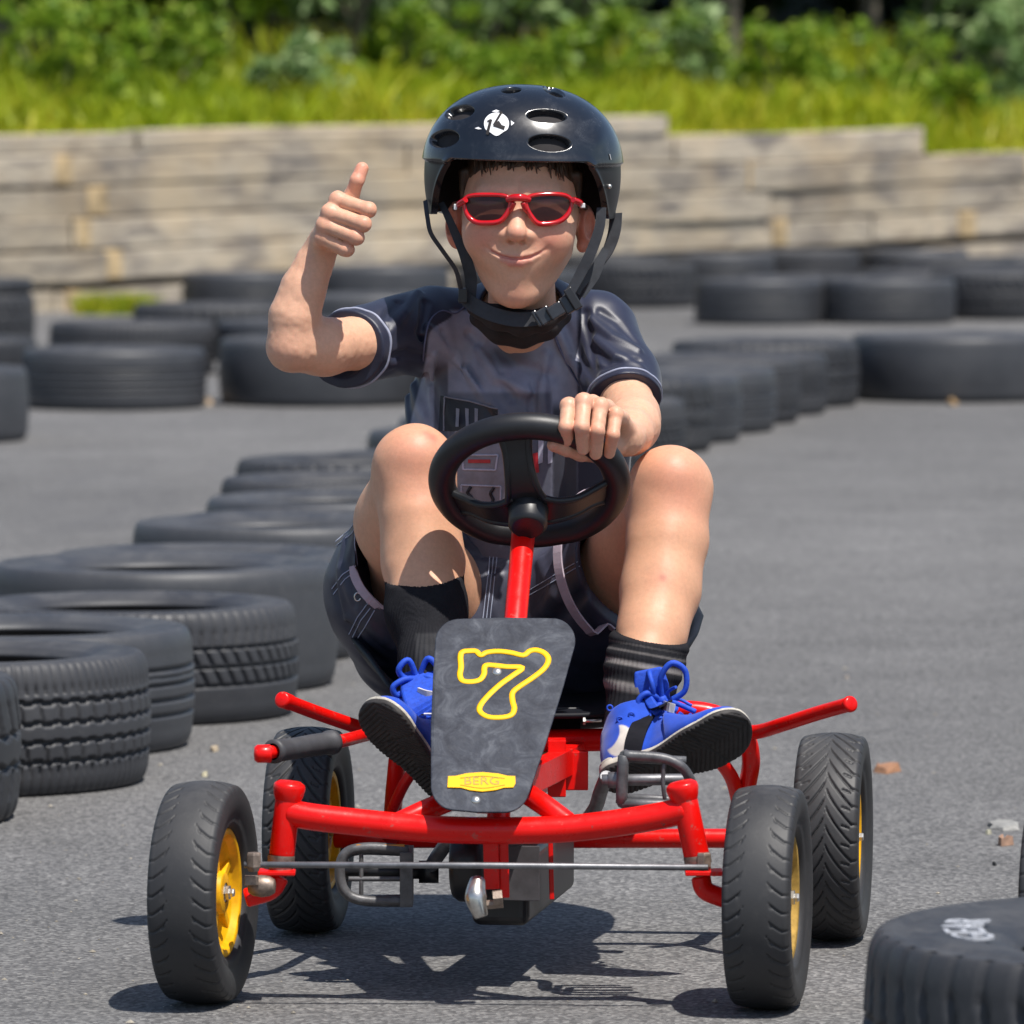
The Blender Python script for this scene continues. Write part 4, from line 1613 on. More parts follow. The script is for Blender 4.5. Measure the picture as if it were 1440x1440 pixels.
# a second kart of the same kind stands just beyond the right edge; its front wheel shows
kart2 = copy_tree(kart)
kart2.location = (1.061, 8.93, 0)
tag(kart2, 'another pedal kart whose black wheel edge shows at the right photo edge', 'pedal kart')

# ------------------------------------------------------------------ distance-field sculpting (used for the rider)
def smin(a, b, k):
    h = np.clip(0.5 + 0.5 * (b - a) / k, 0, 1)
    return b * (1 - h) + a * h - k * h * (1 - h)


def smax(a, b, k):
    return -smin(-a, -b, k)


def ell(p, c, r, R=None):
    q = p - np.asarray(c, float)
    if R is not None:
        q = q @ R
    r = np.asarray(r, float)
    k0 = np.linalg.norm(q / r, axis=1)
    k1 = np.linalg.norm(q / (r * r), axis=1)
    return k0 * (k0 - 1.0) / np.maximum(k1, 1e-9)


def cap(p, a, b, ra, rb=None):
    rb = ra if rb is None else rb
    a = np.asarray(a, float)
    ba = np.asarray(b, float) - a
    pa = p - a
    h = np.clip(pa @ ba / max(1e-12, ba @ ba), 0, 1)
    return np.linalg.norm(pa - h[:, None] * ba, axis=1) - (ra + (rb - ra) * h)


def chain(p, pts, rs, k):
    d = None
    for i in range(len(pts) - 1):
        c = cap(p, pts[i], pts[i + 1], rs[i], rs[i + 1])
        d = c if d is None else smin(d, c, k)
    return d


def plane(p, c, n):
    return (p - np.asarray(c, float)) @ vnorm(n)


def rbox(p, c, ax, half, r):
    """rounded box; ax = 3x3 with rows the box axes"""
    q = np.abs((p - np.asarray(c, float)) @ np.asarray(ax, float).T) - (np.asarray(half, float) - r)
    return np.linalg.norm(np.maximum(q, 0), axis=1) + np.minimum(q.max(axis=1), 0) - r


_rn = np.random.RandomState(77)
_lat = _rn.rand(32, 32, 32).astype(np.float32)


def vnoise(p, scale, seed=0):
    q = p * scale + seed * 7.31
    i = np.floor(q).astype(int)
    f = q - i
    f = f * f * (3 - 2 * f)
    o = 0
    for dx in (0, 1):
        for dy in (0, 1):
            for dz in (0, 1):
                w = (f[:, 0] if dx else 1 - f[:, 0]) * (f[:, 1] if dy else 1 - f[:, 1]) * (f[:, 2] if dz else 1 - f[:, 2])
                o = o + w * _lat[(i[:, 0] + dx) % 32, (i[:, 1] + dy) % 32, (i[:, 2] + dz) % 32]
    return o * 2 - 1


def sculpt(f, lo, hi, h):
    """naive surface nets over a coarse-to-fine grid; returns vertices, quads"""
    lo, hi = np.asarray(lo, float), np.asarray(hi, float)
    B = 6
    nb = np.ceil((hi - lo) / (h * B)).astype(int)
    N = nb * B + 1
    ctr = [lo[k] + (np.arange(nb[k]) + 0.5) * B * h for k in range(3)]
    G = np.stack(np.meshgrid(*ctr, indexing='ij'), -1).reshape(-1, 3)
    vals = np.concatenate([f(G[s:s + 200000]) for s in range(0, len(G), 200000)])
    lim = B * h * 0.5 * 1.7321 * 1.35 + 0.004
    act = np.where(np.abs(vals) < lim)[0]
    big = np.repeat(np.repeat(np.repeat(vals.reshape(nb), B, 0), B, 1), B, 2).astype(np.float32)
    Vg = np.empty(tuple(N), np.float32)
    Vg[:-1, :-1, :-1] = big
    Vg[-1], Vg[:, -1], Vg[:, :, -1] = 1, 1, 1
    del big
    bi = np.stack(np.unravel_index(act, tuple(nb)), 1)
    loc = np.stack(np.meshgrid(*[np.arange(B + 1)] * 3, indexing='ij'), -1).reshape(-1, 3)
    for s in range(0, len(bi), 500):
        ii = (bi[s:s + 500, None, :] * B + loc[None]).reshape(-1, 3)
        v = f(lo + ii * h)
        Vg[ii[:, 0], ii[:, 1], ii[:, 2]] = v
    Vg[0], Vg[:, 0], Vg[:, :, 0] = 1, 1, 1
    Vg[-1], Vg[:, -1], Vg[:, :, -1] = 1, 1, 1
    inside = Vg < 0
    c = np.zeros(tuple(N - 1), np.uint8)
    for dx in (0, 1):
        for dy in (0, 1):
            for dz in (0, 1):
                c += inside[dx:N[0] - 1 + dx, dy:N[1] - 1 + dy, dz:N[2] - 1 + dz]
    cells = np.argwhere((c > 0) & (c < 8))
    idmap = -np.ones(tuple(N - 1), np.int32)
    idmap[cells[:, 0], cells[:, 1], cells[:, 2]] = np.arange(len(cells))
    acc = np.zeros((len(cells), 3))
    cnt = np.zeros(len(cells))
    corners = [(a, b, d) for a in (0, 1) for b in (0, 1) for d in (0, 1)]
    cv = {k: Vg[cells[:, 0] + k[0], cells[:, 1] + k[1], cells[:, 2] + k[2]].astype(float) for k in corners}
    for a in corners:
        for ax in range(3):
            if a[ax] == 0:
                b = list(a); b[ax] = 1; b = tuple(b)
                va, vb = cv[a], cv[b]
                m = (va < 0) != (vb < 0)
                t = np.where(m, va / np.where(m, va - vb, 1), 0)
                pt = np.tile(np.array(a, float), (len(cells), 1))
                pt[:, ax] = t
                acc += pt * m[:, None]
                cnt += m
    Vt = lo + (cells + acc / cnt[:, None]) * h
    quads = []
    for ax in range(3):
        a1, a2 = (ax + 1) % 3, (ax + 2) % 3
        s0 = [slice(1, N[k] - 1) for k in range(3)]
        s0[ax] = slice(0, N[ax] - 1)
        s1 = list(s0)
        s1[ax] = slice(1, N[ax])
        A, Bv = inside[tuple(s0)], inside[tuple(s1)]
        e = np.argwhere(A != Bv)
        sgn = A[e[:, 0], e[:, 1], e[:, 2]]
        off = np.ones(3, int)
        off[ax] = 0
        e = e + off
        def idd(d1, d2):
            k = e.copy()
            k[:, a1] -= d1
            k[:, a2] -= d2
            return idmap[k[:, 0], k[:, 1], k[:, 2]]
        q = np.stack([idd(0, 0), idd(1, 0), idd(1, 1), idd(0, 1)], 1)
        q[~sgn] = q[~sgn][:, ::-1]
        quads.append(q)
    Q = np.concatenate(quads)
    Q = Q[(Q >= 0).all(1)]
    # pull the vertices onto the true surface
    e = h * 0.5
    for _ in range(2):
        d = f(Vt)
        gx = (f(Vt + [e, 0, 0]) - f(Vt - [e, 0, 0])) / (2 * e)
        gy = (f(Vt + [0, e, 0]) - f(Vt - [0, e, 0])) / (2 * e)
        gz = (f(Vt + [0, 0, e]) - f(Vt - [0, 0, e])) / (2 * e)
        g_ = np.stack([gx, gy, gz], 1)
        n2 = np.maximum((g_ ** 2).sum(1), 0.25)
        st = np.clip(d / n2, -h * 0.6, h * 0.6)
        Vt = Vt - g_ * st[:, None]
    k = Q[:: max(1, len(Q) // 500)]
    nn = np.cross(Vt[k[:, 1]] - Vt[k[:, 0]], Vt[k[:, 3]] - Vt[k[:, 0]])
    cc_ = Vt[k].mean(1)
    ln = np.maximum(np.linalg.norm(nn, axis=1, keepdims=True), 1e-12)
    s_ = f(cc_ + nn / ln * h * 0.5) - f(cc_ - nn / ln * h * 0.5)
    if np.sum(s_) < 0:
        Q = Q[:, ::-1]
    return Vt, Q


def hit(f, px, py, D0, D1, off=0.0, n=90):
    """first point of the surface f on the line of sight through (px, py), lifted by off"""
    Ds = np.linspace(D0, D1, n)
    a = P(px, py, 1.0) - P(px, py, 0.0)
    o_ = np.array([0, 0, CAM_H])
    pts = o_ + a * Ds[:, None]
    v = f(pts)
    neg = np.where(v < 0)[0]
    if len(neg) == 0:
        i = int(np.argmin(v))
        p = pts[i:i + 1]
    elif neg[0] == 0:
        p = pts[:1]
    else:
        lo_, hi_ = Ds[neg[0] - 1], Ds[neg[0]]
        for _ in range(14):
            m_ = (lo_ + hi_) / 2
            if f(o_[None] + a * m_)[0] < 0:
                hi_ = m_
            else:
                lo_ = m_
        p = o_[None] + a * hi_
    if off:
        e = 0.002
        g_ = np.array([(f(p + d) - f(p - d))[0] for d in (np.array([[e, 0, 0]]), np.array([[0, e, 0]]), np.array([[0, 0, e]]))])
        p = p + vnorm(g_) * off
    return p[0]


def hits(f, pts, D0, D1, off=0.0, dens=0):
    out = []
    if dens:
        q = []
        for (a, b) in zip(pts[:-1], pts[1:]):
            m = max(1, int(math.hypot(b[0] - a[0], b[1] - a[1]) / dens))
            q += [(a[0] + (b[0] - a[0]) * k / m, a[1] + (b[1] - a[1]) * k / m) for k in range(m)]
        pts = q + [pts[-1]]
    return [hit(f, x, y, D0, D1, off) for x, y in pts]


def merge(parts):
    V, Q, C, o = [], [], [], 0
    for v, q, c in parts:
        V.append(v); Q.append(q + o); C.append(c)
        o += len(v)
    return np.concatenate(V), np.concatenate(Q), np.concatenate(C)

# ------------------------------------------------------------------ the rider
person = empty('person', (0.01, 9.80, 0.36), 0)
tag(person, 'smiling boy in black helmet and red sunglasses giving a thumbs up on the kart', 'person')

SKIN = np.array([0.68, 0.385, 0.255])
ROSY = np.array([0.66, 0.255, 0.175])
TAN = np.array([0.52, 0.29, 0.175])
LIP = np.array([0.60, 0.17, 0.155])


def skin_mat():
    m = NT('skin')
    at = m.n('ShaderNodeAttribute', attribute_name='Col')
    f = m.ramp(m.noise(24, 6, 0.7), [(0.3, 0.93), (0.7, 1.06)])
    f2 = m.ramp(m.noise(190, 5, 0.75), [(0.3, 0.91), (0.7, 1.06)])
    c = m.mix(1.0, at.outputs['Color'], f, 'MULTIPLY')
    c = m.mix(1.0, c, f2, 'MULTIPLY')
    m.base(c).rough(m.ramp(m.noise(60, 3), [(0.3, 0.42), (0.7, 0.58)]))
    m.b.inputs['Specular IOR Level'].default_value = 0.42
    m.b.inputs['Subsurface Weight'].default_value = 0.22
    m.b.inputs['Subsurface Radius'].default_value = (1.0, 0.36, 0.2)
    m.b.inputs['Subsurface Scale'].default_value = 0.009
    m.bump(m.noise(420, 4, 0.7), 0.30, 0.0007)
    return m.m


M['skin'] = skin_mat()

# ---- head
HO = P(732, 300, 9.70)
_y, _r, _p = math.radians(-3.0), math.radians(1.5), math.radians(2.0)
HR = np.array(Matrix.Rotation(_y, 3, 'Z') @ Matrix.Rotation(_r, 3, 'Y') @ Matrix.Rotation(_p, 3, 'X'))


def H(q):
    return HO + HR @ np.asarray(q, float)


def to_head(p):
    return (p - HO) @ HR


def sm_groove(d, q, pts, r, k, depth):
    """shallow valley along pts"""
    c = chain(q, pts, [r] * len(pts), 0.001)
    return d + depth * np.exp(-np.clip(c, 0, 1) ** 2 / (2 * k * k))


def f_head_local(q, base=False):
    qa = q.copy()
    qa[:, 0] = np.abs(qa[:, 0])
    d = ell(q, (0, .022, .045), (.079, .094, .094))
    d = smin(d, ell(q, (0, -.014, -.010), (.0765, .072, .075)), .03)
    d = smin(d, ell(q, (0, -.028, -.064), (.046, .050, .060)), .033)
    d = smin(d, cap(qa, (.050, .012, -.052), (.018, -.044, -.101), .017, .0125), .028)     # jaw line
    d = smin(d, ell(qa, (.040, -.054, -.028), (.030, .027, .028)), .034)                  # cheeks
    d = smin(d, ell(q, (0, -.066, -.106), (.020, .013, .017)), .026)                     # chin
    d = smin(d, ell(q, (0, -.070, -.060), (.032, .018, .026)), .022)                     # muzzle
    d = smin(d, cap(qa, (.012, -.074, .030), (.046, -.060, .030), .010, .009), .018)      # brow
    # eye sockets and closed-lid bulges behind the glasses
    d = smax(d, -ell(qa, (.032, -.097, .012), (.020, .014, .013)), .016)
    d = smin(d, ell(qa, (.031, -.064, .008), (.0145, .0135, .0120)), .008)
    # nose
    nz = cap(q, (0, -.078, .014), (0, -.095, -.016), .0078, .0110)
    nz = smin(nz, ell(q, (0, -.0995, -.0215), (.0130, .0115, .0112)), .008)
    nz = smin(nz, ell(qa, (.0162, -.0870, -.0250), (.0085, .0100, .0085)), .006)
    d = smin(d, nz, .010)
    d = smax(d, -ell(qa, (.0078, -.0930, -.0345), (.0042, .0065, .0030)), .003)
    if base:
        return d
    d = face_detail(q, qa, d)
    # ears
    e = ell(qa, (.0890, .012, -.018), (.0125, .0200, .0315), np.array(Matrix.Rotation(math.radians(22), 3, 'Z')))
    e = smax(e, -ell(qa, (.0960, -.004, -.013), (.0075, .0120, .0190)), .004)
    e = smin(e, ell(qa, (.0870, .006, -.016), (.0060, .0070, .0090)), .004)
    e = smin(e, ell(qa, (.0850, .006, -.043), (.0075, .0085, .0085)), .006)
    d = smin(d, e, .006)
    # neck
    d = smin(d, cap(q, (0, .045, -.070), (0, .140, -.175), .045, .048), .022)
    return d


def face_y(x, z):
    ys = np.linspace(-.125, -.02, 300)
    v = f_head_local(np.stack([np.full(300, x), ys, np.full(300, z)], 1), True)
    n = np.where(v < 0)[0]
    return ys[n[0]] if len(n) else -.06


def on_face(pts, off=0.0):
    return [(x, face_y(x, z) + off, z) for x, z in pts]


MOUTH = on_face([(-.0400, -.0435), (-.031, -.0490), (-.019, -.0540), (-.006, -.0565), (.006, -.0565), (.019, -.0540), (.031, -.0485), (.0400, -.0430)])
UPL = on_face([(-.033, -.0462), (-.020, -.0505), (-.008, -.0525), (0, -.0532), (.008, -.0525), (.020, -.0503), (.033, -.0458)], .0022)
LOL = on_face([(-.029, -.0530), (-.018, -.0588), (-.007, -.0618), (.007, -.0618), (.018, -.0585), (.029, -.0525)], .0026)
FOLD = on_face([(.0205, -.0310), (.0320, -.0335), (.0430, -.0395), (.0490, -.0490)])
CORNER = on_face([(.0425, -.0425)])[0]
DIP = on_face([(0, -.0755)])[0]


def face_detail(q, qa, d):
    d = d + 0.0012 * np.exp(-(q[:, 0] / .0035) ** 2) * np.exp(-((q[:, 2] + .046) / .006) ** 2) * (q[:, 1] < -.06)
    d = smin(d, chain(q, UPL, [.0010, .0018, .0024, .0022, .0024, .0018, .0010], .002), .005)
    d = smin(d, chain(q, LOL, [.0014, .0036, .0050, .0050, .0036, .0014], .002), .005)
    mg = chain(q, MOUTH, [.0006] * 8, .0005)
    d = d + .0026 * np.exp(-(np.clip(mg, 0, 1) / .0015) ** 2)
    d = d + .0009 * np.exp(-(np.linalg.norm(qa - CORNER, axis=1) / .0050) ** 2)
    d = sm_groove(d, qa, FOLD, .0006, .0045, .0006)
    d = d + .0020 * np.exp(-(np.linalg.norm((q - DIP) * [0.6, 1, 1], axis=1) / .008) ** 2)
    return d


def f_head(p):
    return f_head_local(to_head(p))


def col_head(V):
    q = to_head(V)
    qa = q.copy(); qa[:, 0] = np.abs(qa[:, 0])
    c = np.tile(SKIN, (len(V), 1))

    def blend(w, colr):
        nonlocal c
        c = c * (1 - w[:, None]) + np.asarray(colr) * w[:, None]
    g_ = lambda ctr, s: np.exp(-(((qa - ctr) / s) ** 2).sum(1))
    blend(.85 * g_([.044, -.075, -.030], [.024, .04, .020]), ROSY)
    blend(.75 * g_([0, -.102, -.022], [.012, .02, .012]), ROSY)
    blend(.40 * g_([0, -.08, -.108], [.02, .03, .018]), ROSY)
    blend(np.where(qa[:, 0] > .080, .75, 0.0) * (q[:, 2] < .03), ROSY * [1, .9, .9])
    fr = q[:, 1] < -.05
    dl = np.minimum(chain(q, UPL, [.0008, .0018, .0024, .0022, .0024, .0018, .0008], .001), chain(q, LOL, [.0010, .0034, .0048, .0048, .0034, .0010], .001))
    blend(np.clip(1 - (dl - .0002) / .0018, 0, 1) * .85 * fr, LIP)
    mg = chain(q, MOUTH, [.0003] * 8, .0005)
    blend(np.clip(1 - mg / .0015, 0, 1) * .6 * fr, (.20, .05, .04))
    fk = np.clip(vnoise(q, 260, 2) - .45, 0, 1) * np.exp(-(np.abs(q[:, 2] + .025) / .02) ** 2) * fr
    blend(fk * .5, (.42, .19, .11))
    return c


hd_lo = HO + [-.125, -.125, -.235]
hd_hi = HO + [.125, .155, .155]
Vh, Qh = sculpt(f_head, hd_lo, hd_hi, 0.0016)

# ---- raised arm with the thumb up (viewer's left)
sh_a = P(606, 460, 9.86)
el_a = P(411, 489, 9.665)
arm_a = [P(409, 487, 9.665), P(414, 445, 9.665), P(427, 405, 9.668), P(443, 368, 9.672), P(453, 348, 9.675)]
arm_ar = [.0310, .0305, .0268, .0215, .0180]
A_f = [  # MCP, PIP, DIP, tip per finger; radius
    ([(475, 281, 9.618), (518, 295, 9.598), (512, 299, 9.628), (484, 297, 9.642)], (.0105, .0098, .0086, .0080)),
    ([(464, 299, 9.612), (511, 315, 9.592), (506, 315, 9.624), (478, 314, 9.640)], (.0108, .0100, .0088, .0082)),
    ([(457, 317, 9.612), (501, 334, 9.594), (497, 333, 9.624), (472, 331, 9.640)], (.0104, .0096, .0085, .0080)),
    ([(453, 334, 9.616), (488, 351, 9.602), (484, 352, 9.626), (466, 346, 9.640)], (.0098, .0088, .0078, .0074)),
]


def f_armA(p):
    d = chain(p, arm_a, arm_ar, .02)
    d = smin(d, chain(p, [sh_a, P(520, 480, 9.76), P(455, 488, 9.69), el_a], [.040, .0375, .0360, .031], .02), .016)
    # palm: wrist -> knuckles
    w = P(455, 342, 9.672)
    palm = None
    for (js, rs) in A_f:
        m = P(*js[0])
        c = cap(p, w * 0.75 + m * 0.25, m, .0150, rs[0] + .001)
        palm = c if palm is None else smin(palm, c, .010)
    palm = smin(palm, ell(p, P(482, 316, 9.648), (.024, .022, .032)), .012)
    palm = smin(palm, cap(p, w, P(488, 303, 9.645), .018, .017), .012)
    d = smin(d, palm, .014)
    fg_ = None
    for (js, rs) in A_f:
        pts = Ps(js)
        # knuckle bump
        c = chain(p, pts, [rs[0], rs[1], rs[2], rs[3]], .0035)
        c = smin(c, ell(p, pts[0], [rs[0] * 1.08] * 3), .004)
        c = smin(c, ell(p, pts[1], [rs[1] * 1.06] * 3), .004)
        fg_ = c if fg_ is None else smin(fg_, c, .0012)
    d = smin(d, fg_, .0035)
    th_ = chain(p, Ps([(480, 300, 9.650), (494, 276, 9.636), (502, 254, 9.628), (509, 237, 9.634)]), [.0135, .0105, .0094, .0090], .004)
    # thumb nail bed
    d = smin(d, th_, .006)
    return d - .0004 * vnoise(p, 140, 3)


def hand_col(V, spots, base=SKIN):
    c = np.tile(base, (len(V), 1))
    for ctr, s, w_ in spots:
        w = w_ * np.exp(-(np.linalg.norm(V - ctr, axis=1) / s) ** 2)
        c = c * (1 - w[:, None]) + ROSY * w[:, None]
    return c


VA, QA = sculpt(f_armA, P(360, 560, 9.52) + [0, 0, 0], P(640, 215, 9.72) + [0, .20, 0], 0.0016)
spA = [(P(*js[k]), .013, .45) for js, rs in A_f for k in (0, 1)] + [(P(508, 238, 9.62), .024, .75), (P(395, 500, 9.63), .03, .2)]
CA = hand_col(VA, spA)

# ---- arm holding the steering wheel (viewer's right)
sh_b = P(848, 468, 9.87)
el_b = P(888, 588, 9.71)
WD = -0.052
B_f = [
    ([(812, 575, 9.455), (800, 571, 9.398), (796, 600, 9.374), (799, 618, 9.393)], (.0112, .0104, .0096, .0084)),
    ([(833, 568, 9.457), (821, 565, 9.394), (818, 601, 9.369), (820, 631, 9.390)], (.0114, .0108, .0098, .0086)),
    ([(853, 574, 9.460), (844, 571, 9.398), (840, 606, 9.376), (838, 638, 9.396)], (.0110, .0104, .0095, .0084)),
    ([(873, 588, 9.465), (866, 583, 9.408), (862, 612, 9.390), (857, 637, 9.408)], (.0102, .0094, .0086, .0078)),
]
B_f = [([(a, b, c + WD) for a, b, c in js], rs) for js, rs in B_f]


def f_armB(p):
    wri = P(882, 617, 9.470)
    d = chain(p, [sh_b, P(872, 530, 9.80), el_b], [.040, .037, .036], .02)
    d = smin(d, chain(p, [el_b, P(889, 598, 9.62), P(886, 608, 9.54), wri], [.0355, .0340, .0275, .0215], .02), .02)
    palm = None
    for (js, rs) in B_f:
        m = P(*js[0])
        c = cap(p, wri * 0.7 + m * 0.3, m, .0150, rs[0] + .001)
        palm = c if palm is None else smin(palm, c, .010)
    palm = smin(palm, cap(p, wri, P(842, 634, 9.462 + WD), .018, .0155), .012)
    d = smin(d, palm, .014)
    fg_ = None
    for (js, rs) in B_f:
        pts = Ps(js)
        c = chain(p, pts, rs, .0035)
        c = smin(c, ell(p, pts[1], [rs[1] * 1.10] * 3), .004)
        fg_ = c if fg_ is None else smin(fg_, c, .0012)
    d = smin(d, fg_, .0035)
    th_ = chain(p, Ps([(846, 636, 9.466 + WD), (818, 635, 9.428 + WD), (796, 630, 9.408 + WD), (779, 626, 9.400 + WD)]), [.0150, .0125, .0105, .0092], .005)
    d = smin(d, th_, .005)
    return d - .0004 * vnoise(p, 140, 3)


VB, QB = sculpt(f_armB, P(755, 665, 9.27), P(960, 430, 9.35) + [0, .60, 0], 0.0016)
spB = [(P(*js[k]), .012, .5) for js, rs in B_f for k in (1, 2)] + [(P(779, 626, 9.34), .016, .6), (P(900, 560, 9.67), .03, .2)]
CB = hand_col(VB, spB)

# ---- legs
hipR, hipL = P(640, 880, 9.88), P(812, 884, 9.88)
kneeR, kneeL = P(583, 655, 9.565), P(943, 687, 9.545)


def f_legs(p):
    # boy's right leg (viewer's left)
    s = chain(p, [kneeR, P(590, 725, 9.545), P(595, 790, 9.53), P(600, 860, 9.48), P(608, 935, 9.42), P(614, 1000, 9.38)], [.0470, .0475, .0500, .0430, .0320, .0320], .03)
    t = chain(p, [kneeR, P(566, 735, 9.66), P(600, 830, 9.80), hipR], [.052, .060, .070, .078], .03)
    d = smin(s, t, .028)
    d = smin(d, ell(p, P(585, 640, 9.545), (.034, .034, .032)), .016)
    d = smin(d, ell(p, P(600, 760, 9.565), (.034, .042, .060)), .02)
    # left leg
    s = chain(p, [kneeL, P(938, 760, 9.52), P(929, 830, 9.49), P(917, 890, 9.45), P(904, 945, 9.41), P(888, 1015, 9.38)], [.0490, .0490, .0480, .0410, .0335, .0330], .03)
    t = chain(p, [kneeL, P(898, 765, 9.68), P(845, 840, 9.80), hipL], [.053, .058, .068, .078], .03)
    e = smin(s, t, .028)
    e = smin(e, ell(p, P(945, 668, 9.525), (.036, .034, .032)), .016)
    e = smin(e, ell(p, P(934, 790, 9.54), (.034, .042, .060)), .02)
    # soft shin edge and kneecap modelling
    for (kc, sh1, sh2) in ((P(583, 664, 9.52), P(583, 720, 9.50), P(594, 800, 9.48)), (P(946, 694, 9.50), P(940, 755, 9.475), P(926, 850, 9.44))):
        m = cap(p, sh1, sh2, .002)
        amp = -.0025 * np.exp(-(np.clip(m, 0, 1) / .012) ** 2)
        if kc[0] < 0:
            d = d + amp
        else:
            e = e + amp
        dip = .004 * np.exp(-(np.linalg.norm((p - (kc + [0.030 * (1 if kc[0] < 0 else -1), 0.0, -.045])), axis=1) / .022) ** 2)
        if kc[0] < 0:
            d = d + dip
        else:
            e = e + dip
    o = np.minimum(d, e)
    return o - .0007 * vnoise(p, 26, 4)


VL, QL = sculpt(f_legs, P(480, 1030, 9.25) + [0, 0, 0], P(1030, 590, 9.25) + [0, .76, 0], 0.0028)
spL = [(P(580, 632, 9.52), .045, .50), (P(600, 690, 9.51), .04, .25), (P(945, 655, 9.50), .040, .45), (P(960, 705, 9.50), .040, .45), (P(930, 815, 9.44), .02, .25)]
CL = hand_col(VL, spL, SKIN * [0.96, 0.91, 0.84])
for ctr, s, w_ in ((P(605, 618, 9.53), .009, .8), (P(597, 612, 9.53), .005, .7), (P(932, 813, 9.44), .005, .8), (P(586, 850, 9.3), .004, .3)):
    w = w_ * np.exp(-(np.linalg.norm(VL - ctr, axis=1) / s) ** 2)
    CL = CL * (1 - w[:, None]) + np.array([.45, .12, .09]) * w[:, None]

# ---- torso under the shirt
def torso(p, o=0.0):
    d = ell(p, P(738, 545, 9.90), (.138 + o, .088 + o, .150 + o))
    d = smin(d, ell(p, P(736, 690, 9.93), (.128 + o, .092 + o, .16 + o)), .05)
    d = smin(d, ell(p, P(730, 850, 9.95), (.138 + o, .10 + o, .12 + o)), .05)
    d = smin(d, cap(p, P(640, 468, 9.89), P(838, 474, 9.89), .044 + o, .044 + o), .04)
    d = smin(d, cap(p, P(736, 420, 9.85), P(737, 480, 9.92), .044 + o, .06 + o), .035)
    return d


VT, QT = sculpt(lambda p: torso(p, -.004), P(560, 1000, 9.78), P(900, 380, 9.78) + [0, .32, 0], 0.006)
CT = np.tile(SKIN, (len(VT), 1))
Vb, Qb, Cb = merge([(Vh, Qh, col_head(Vh)), (VA, QA, CA), (VB, QB, CB), (VL, QL, CL), (VT, QT, CT)])
np_obj('body', Vb, Qb, M['skin'], person, colors=Cb)

# thumb nail and finger nails are on the far side; wheel-hand finger nails face away too

# ---- hair
def f_hair(p):
    q = to_head(p)
    d = ell(q, (0, .026, .047), (.0840, .0985, .1000))
    d = d - .0018 * vnoise(q * [1, 1, .35], 190)
    cut = q[:, 2] - (.030 + .034 * np.clip((-q[:, 1]) / .06, 0, 1) + .004 * vnoise(q * [1, 1, 0.1], 120, 3))
    d = smax(d, -cut, .004)
    # sideburn locks
    for s in (-1, 1):
        d = smin(d, cap(q, (s * .0765, -.020, .055), (s * .0790, -.012, .012), .0085, .003), .005)
    return d


Vr, Qr = sculpt(f_hair, HO + [-.1, -.1, -.02], HO + [.1, .14, .16], .0026)
hm = NT('brown_hair')
hm.base(hm.ramp(hm.noise(9, 4, 0.6, vec=hm.coord('Object', (14, 14, 1))), [(0.3, (0.020, 0.011, 0.007)), (0.7, (0.075, 0.040, 0.020))])).rough(0.5)
hm.bump(hm.noise(12, 3, 0.6, vec=hm.coord('Object', (30, 30, 2))), 0.6, 0.002)
hair = np_obj('hair', Vr, Qr, hm.m, person)
mb = MB()
r = np.random.RandomState(4)
for k in range(46):
    x = r.uniform(-.062, .060)
    y = -.070 + x * x * 5.5 + r.uniform(-.004, .004)
    z0 = .078
    L = r.uniform(.010, .022) * (1.4 if x < -.04 or x > .02 else 0.9)
    dx = r.normal(0, .005)
    mb.tube([H((x, y + .004, z0)), H((x + dx * .5, y - .0025, z0 - L * .55)), H((x + dx, y + .001, z0 - L))], [.0018, .0014, .0004], seg=5, sub=3)
mb.build('fringe', hm.m, hair)

# ------------------------------------------------------------------ helmet
def shell_mat():
    m = NT('scuffed_black_shell')
    n1 = m.noise(26, 7, 0.75, dist=0.5)
    n2 = m.noise(9, 5, 0.6)
    c = m.ramp(n1, [(0.50, (0.005, 0.006, 0.009)), (0.64, (0.020, 0.022, 0.027)), (0.78, (0.12, 0.13, 0.14))])
    m.base(c).rough(m.ramp(n1, [(0.35, 0.20), (0.62, 0.28), (0.8, 0.5)]))
    m.b.inputs['Specular IOR Level'].default_value = 0.7
    m.b.inputs['Coat Weight'].default_value = 0.55
    m.b.inputs['Coat Roughness'].default_value = 0.13
    m.bump(n2, 0.03, 0.002)
    return m.m


def sstep(a, b, x):
    t = np.clip((x - a) / (b - a), 0, 1)
    return t * t * (3 - 2 * t)


M['shell'] = shell_mat()
M['pad'] = simple('black_foam_padding', (0.016, 0.013, 0.014), 0.8, 0, 0.3, 40, 0.2, 300)
M['strap'] = simple('black_webbing', (0.022, 0.023, 0.028), 0.6, 0, 0.3, 60, 0.3, 900)
HC = np.array([0.0, .028, .052])          # shell centre in head coordinates
RX, RY, RZ = .1385, .129, .1225

vents = [  # photo px centre, half sizes (px), rotation deg
    (647, 158, 19, 9, -12), (625, 195, 19, 11, -8), (769, 163, 26, 8.5, 3), (773, 201, 28, 11, 4), (719, 127, 13, 4.0, -4), (779, 129, 15, 5, 22)]


def dome_dir(u, v):
    pass


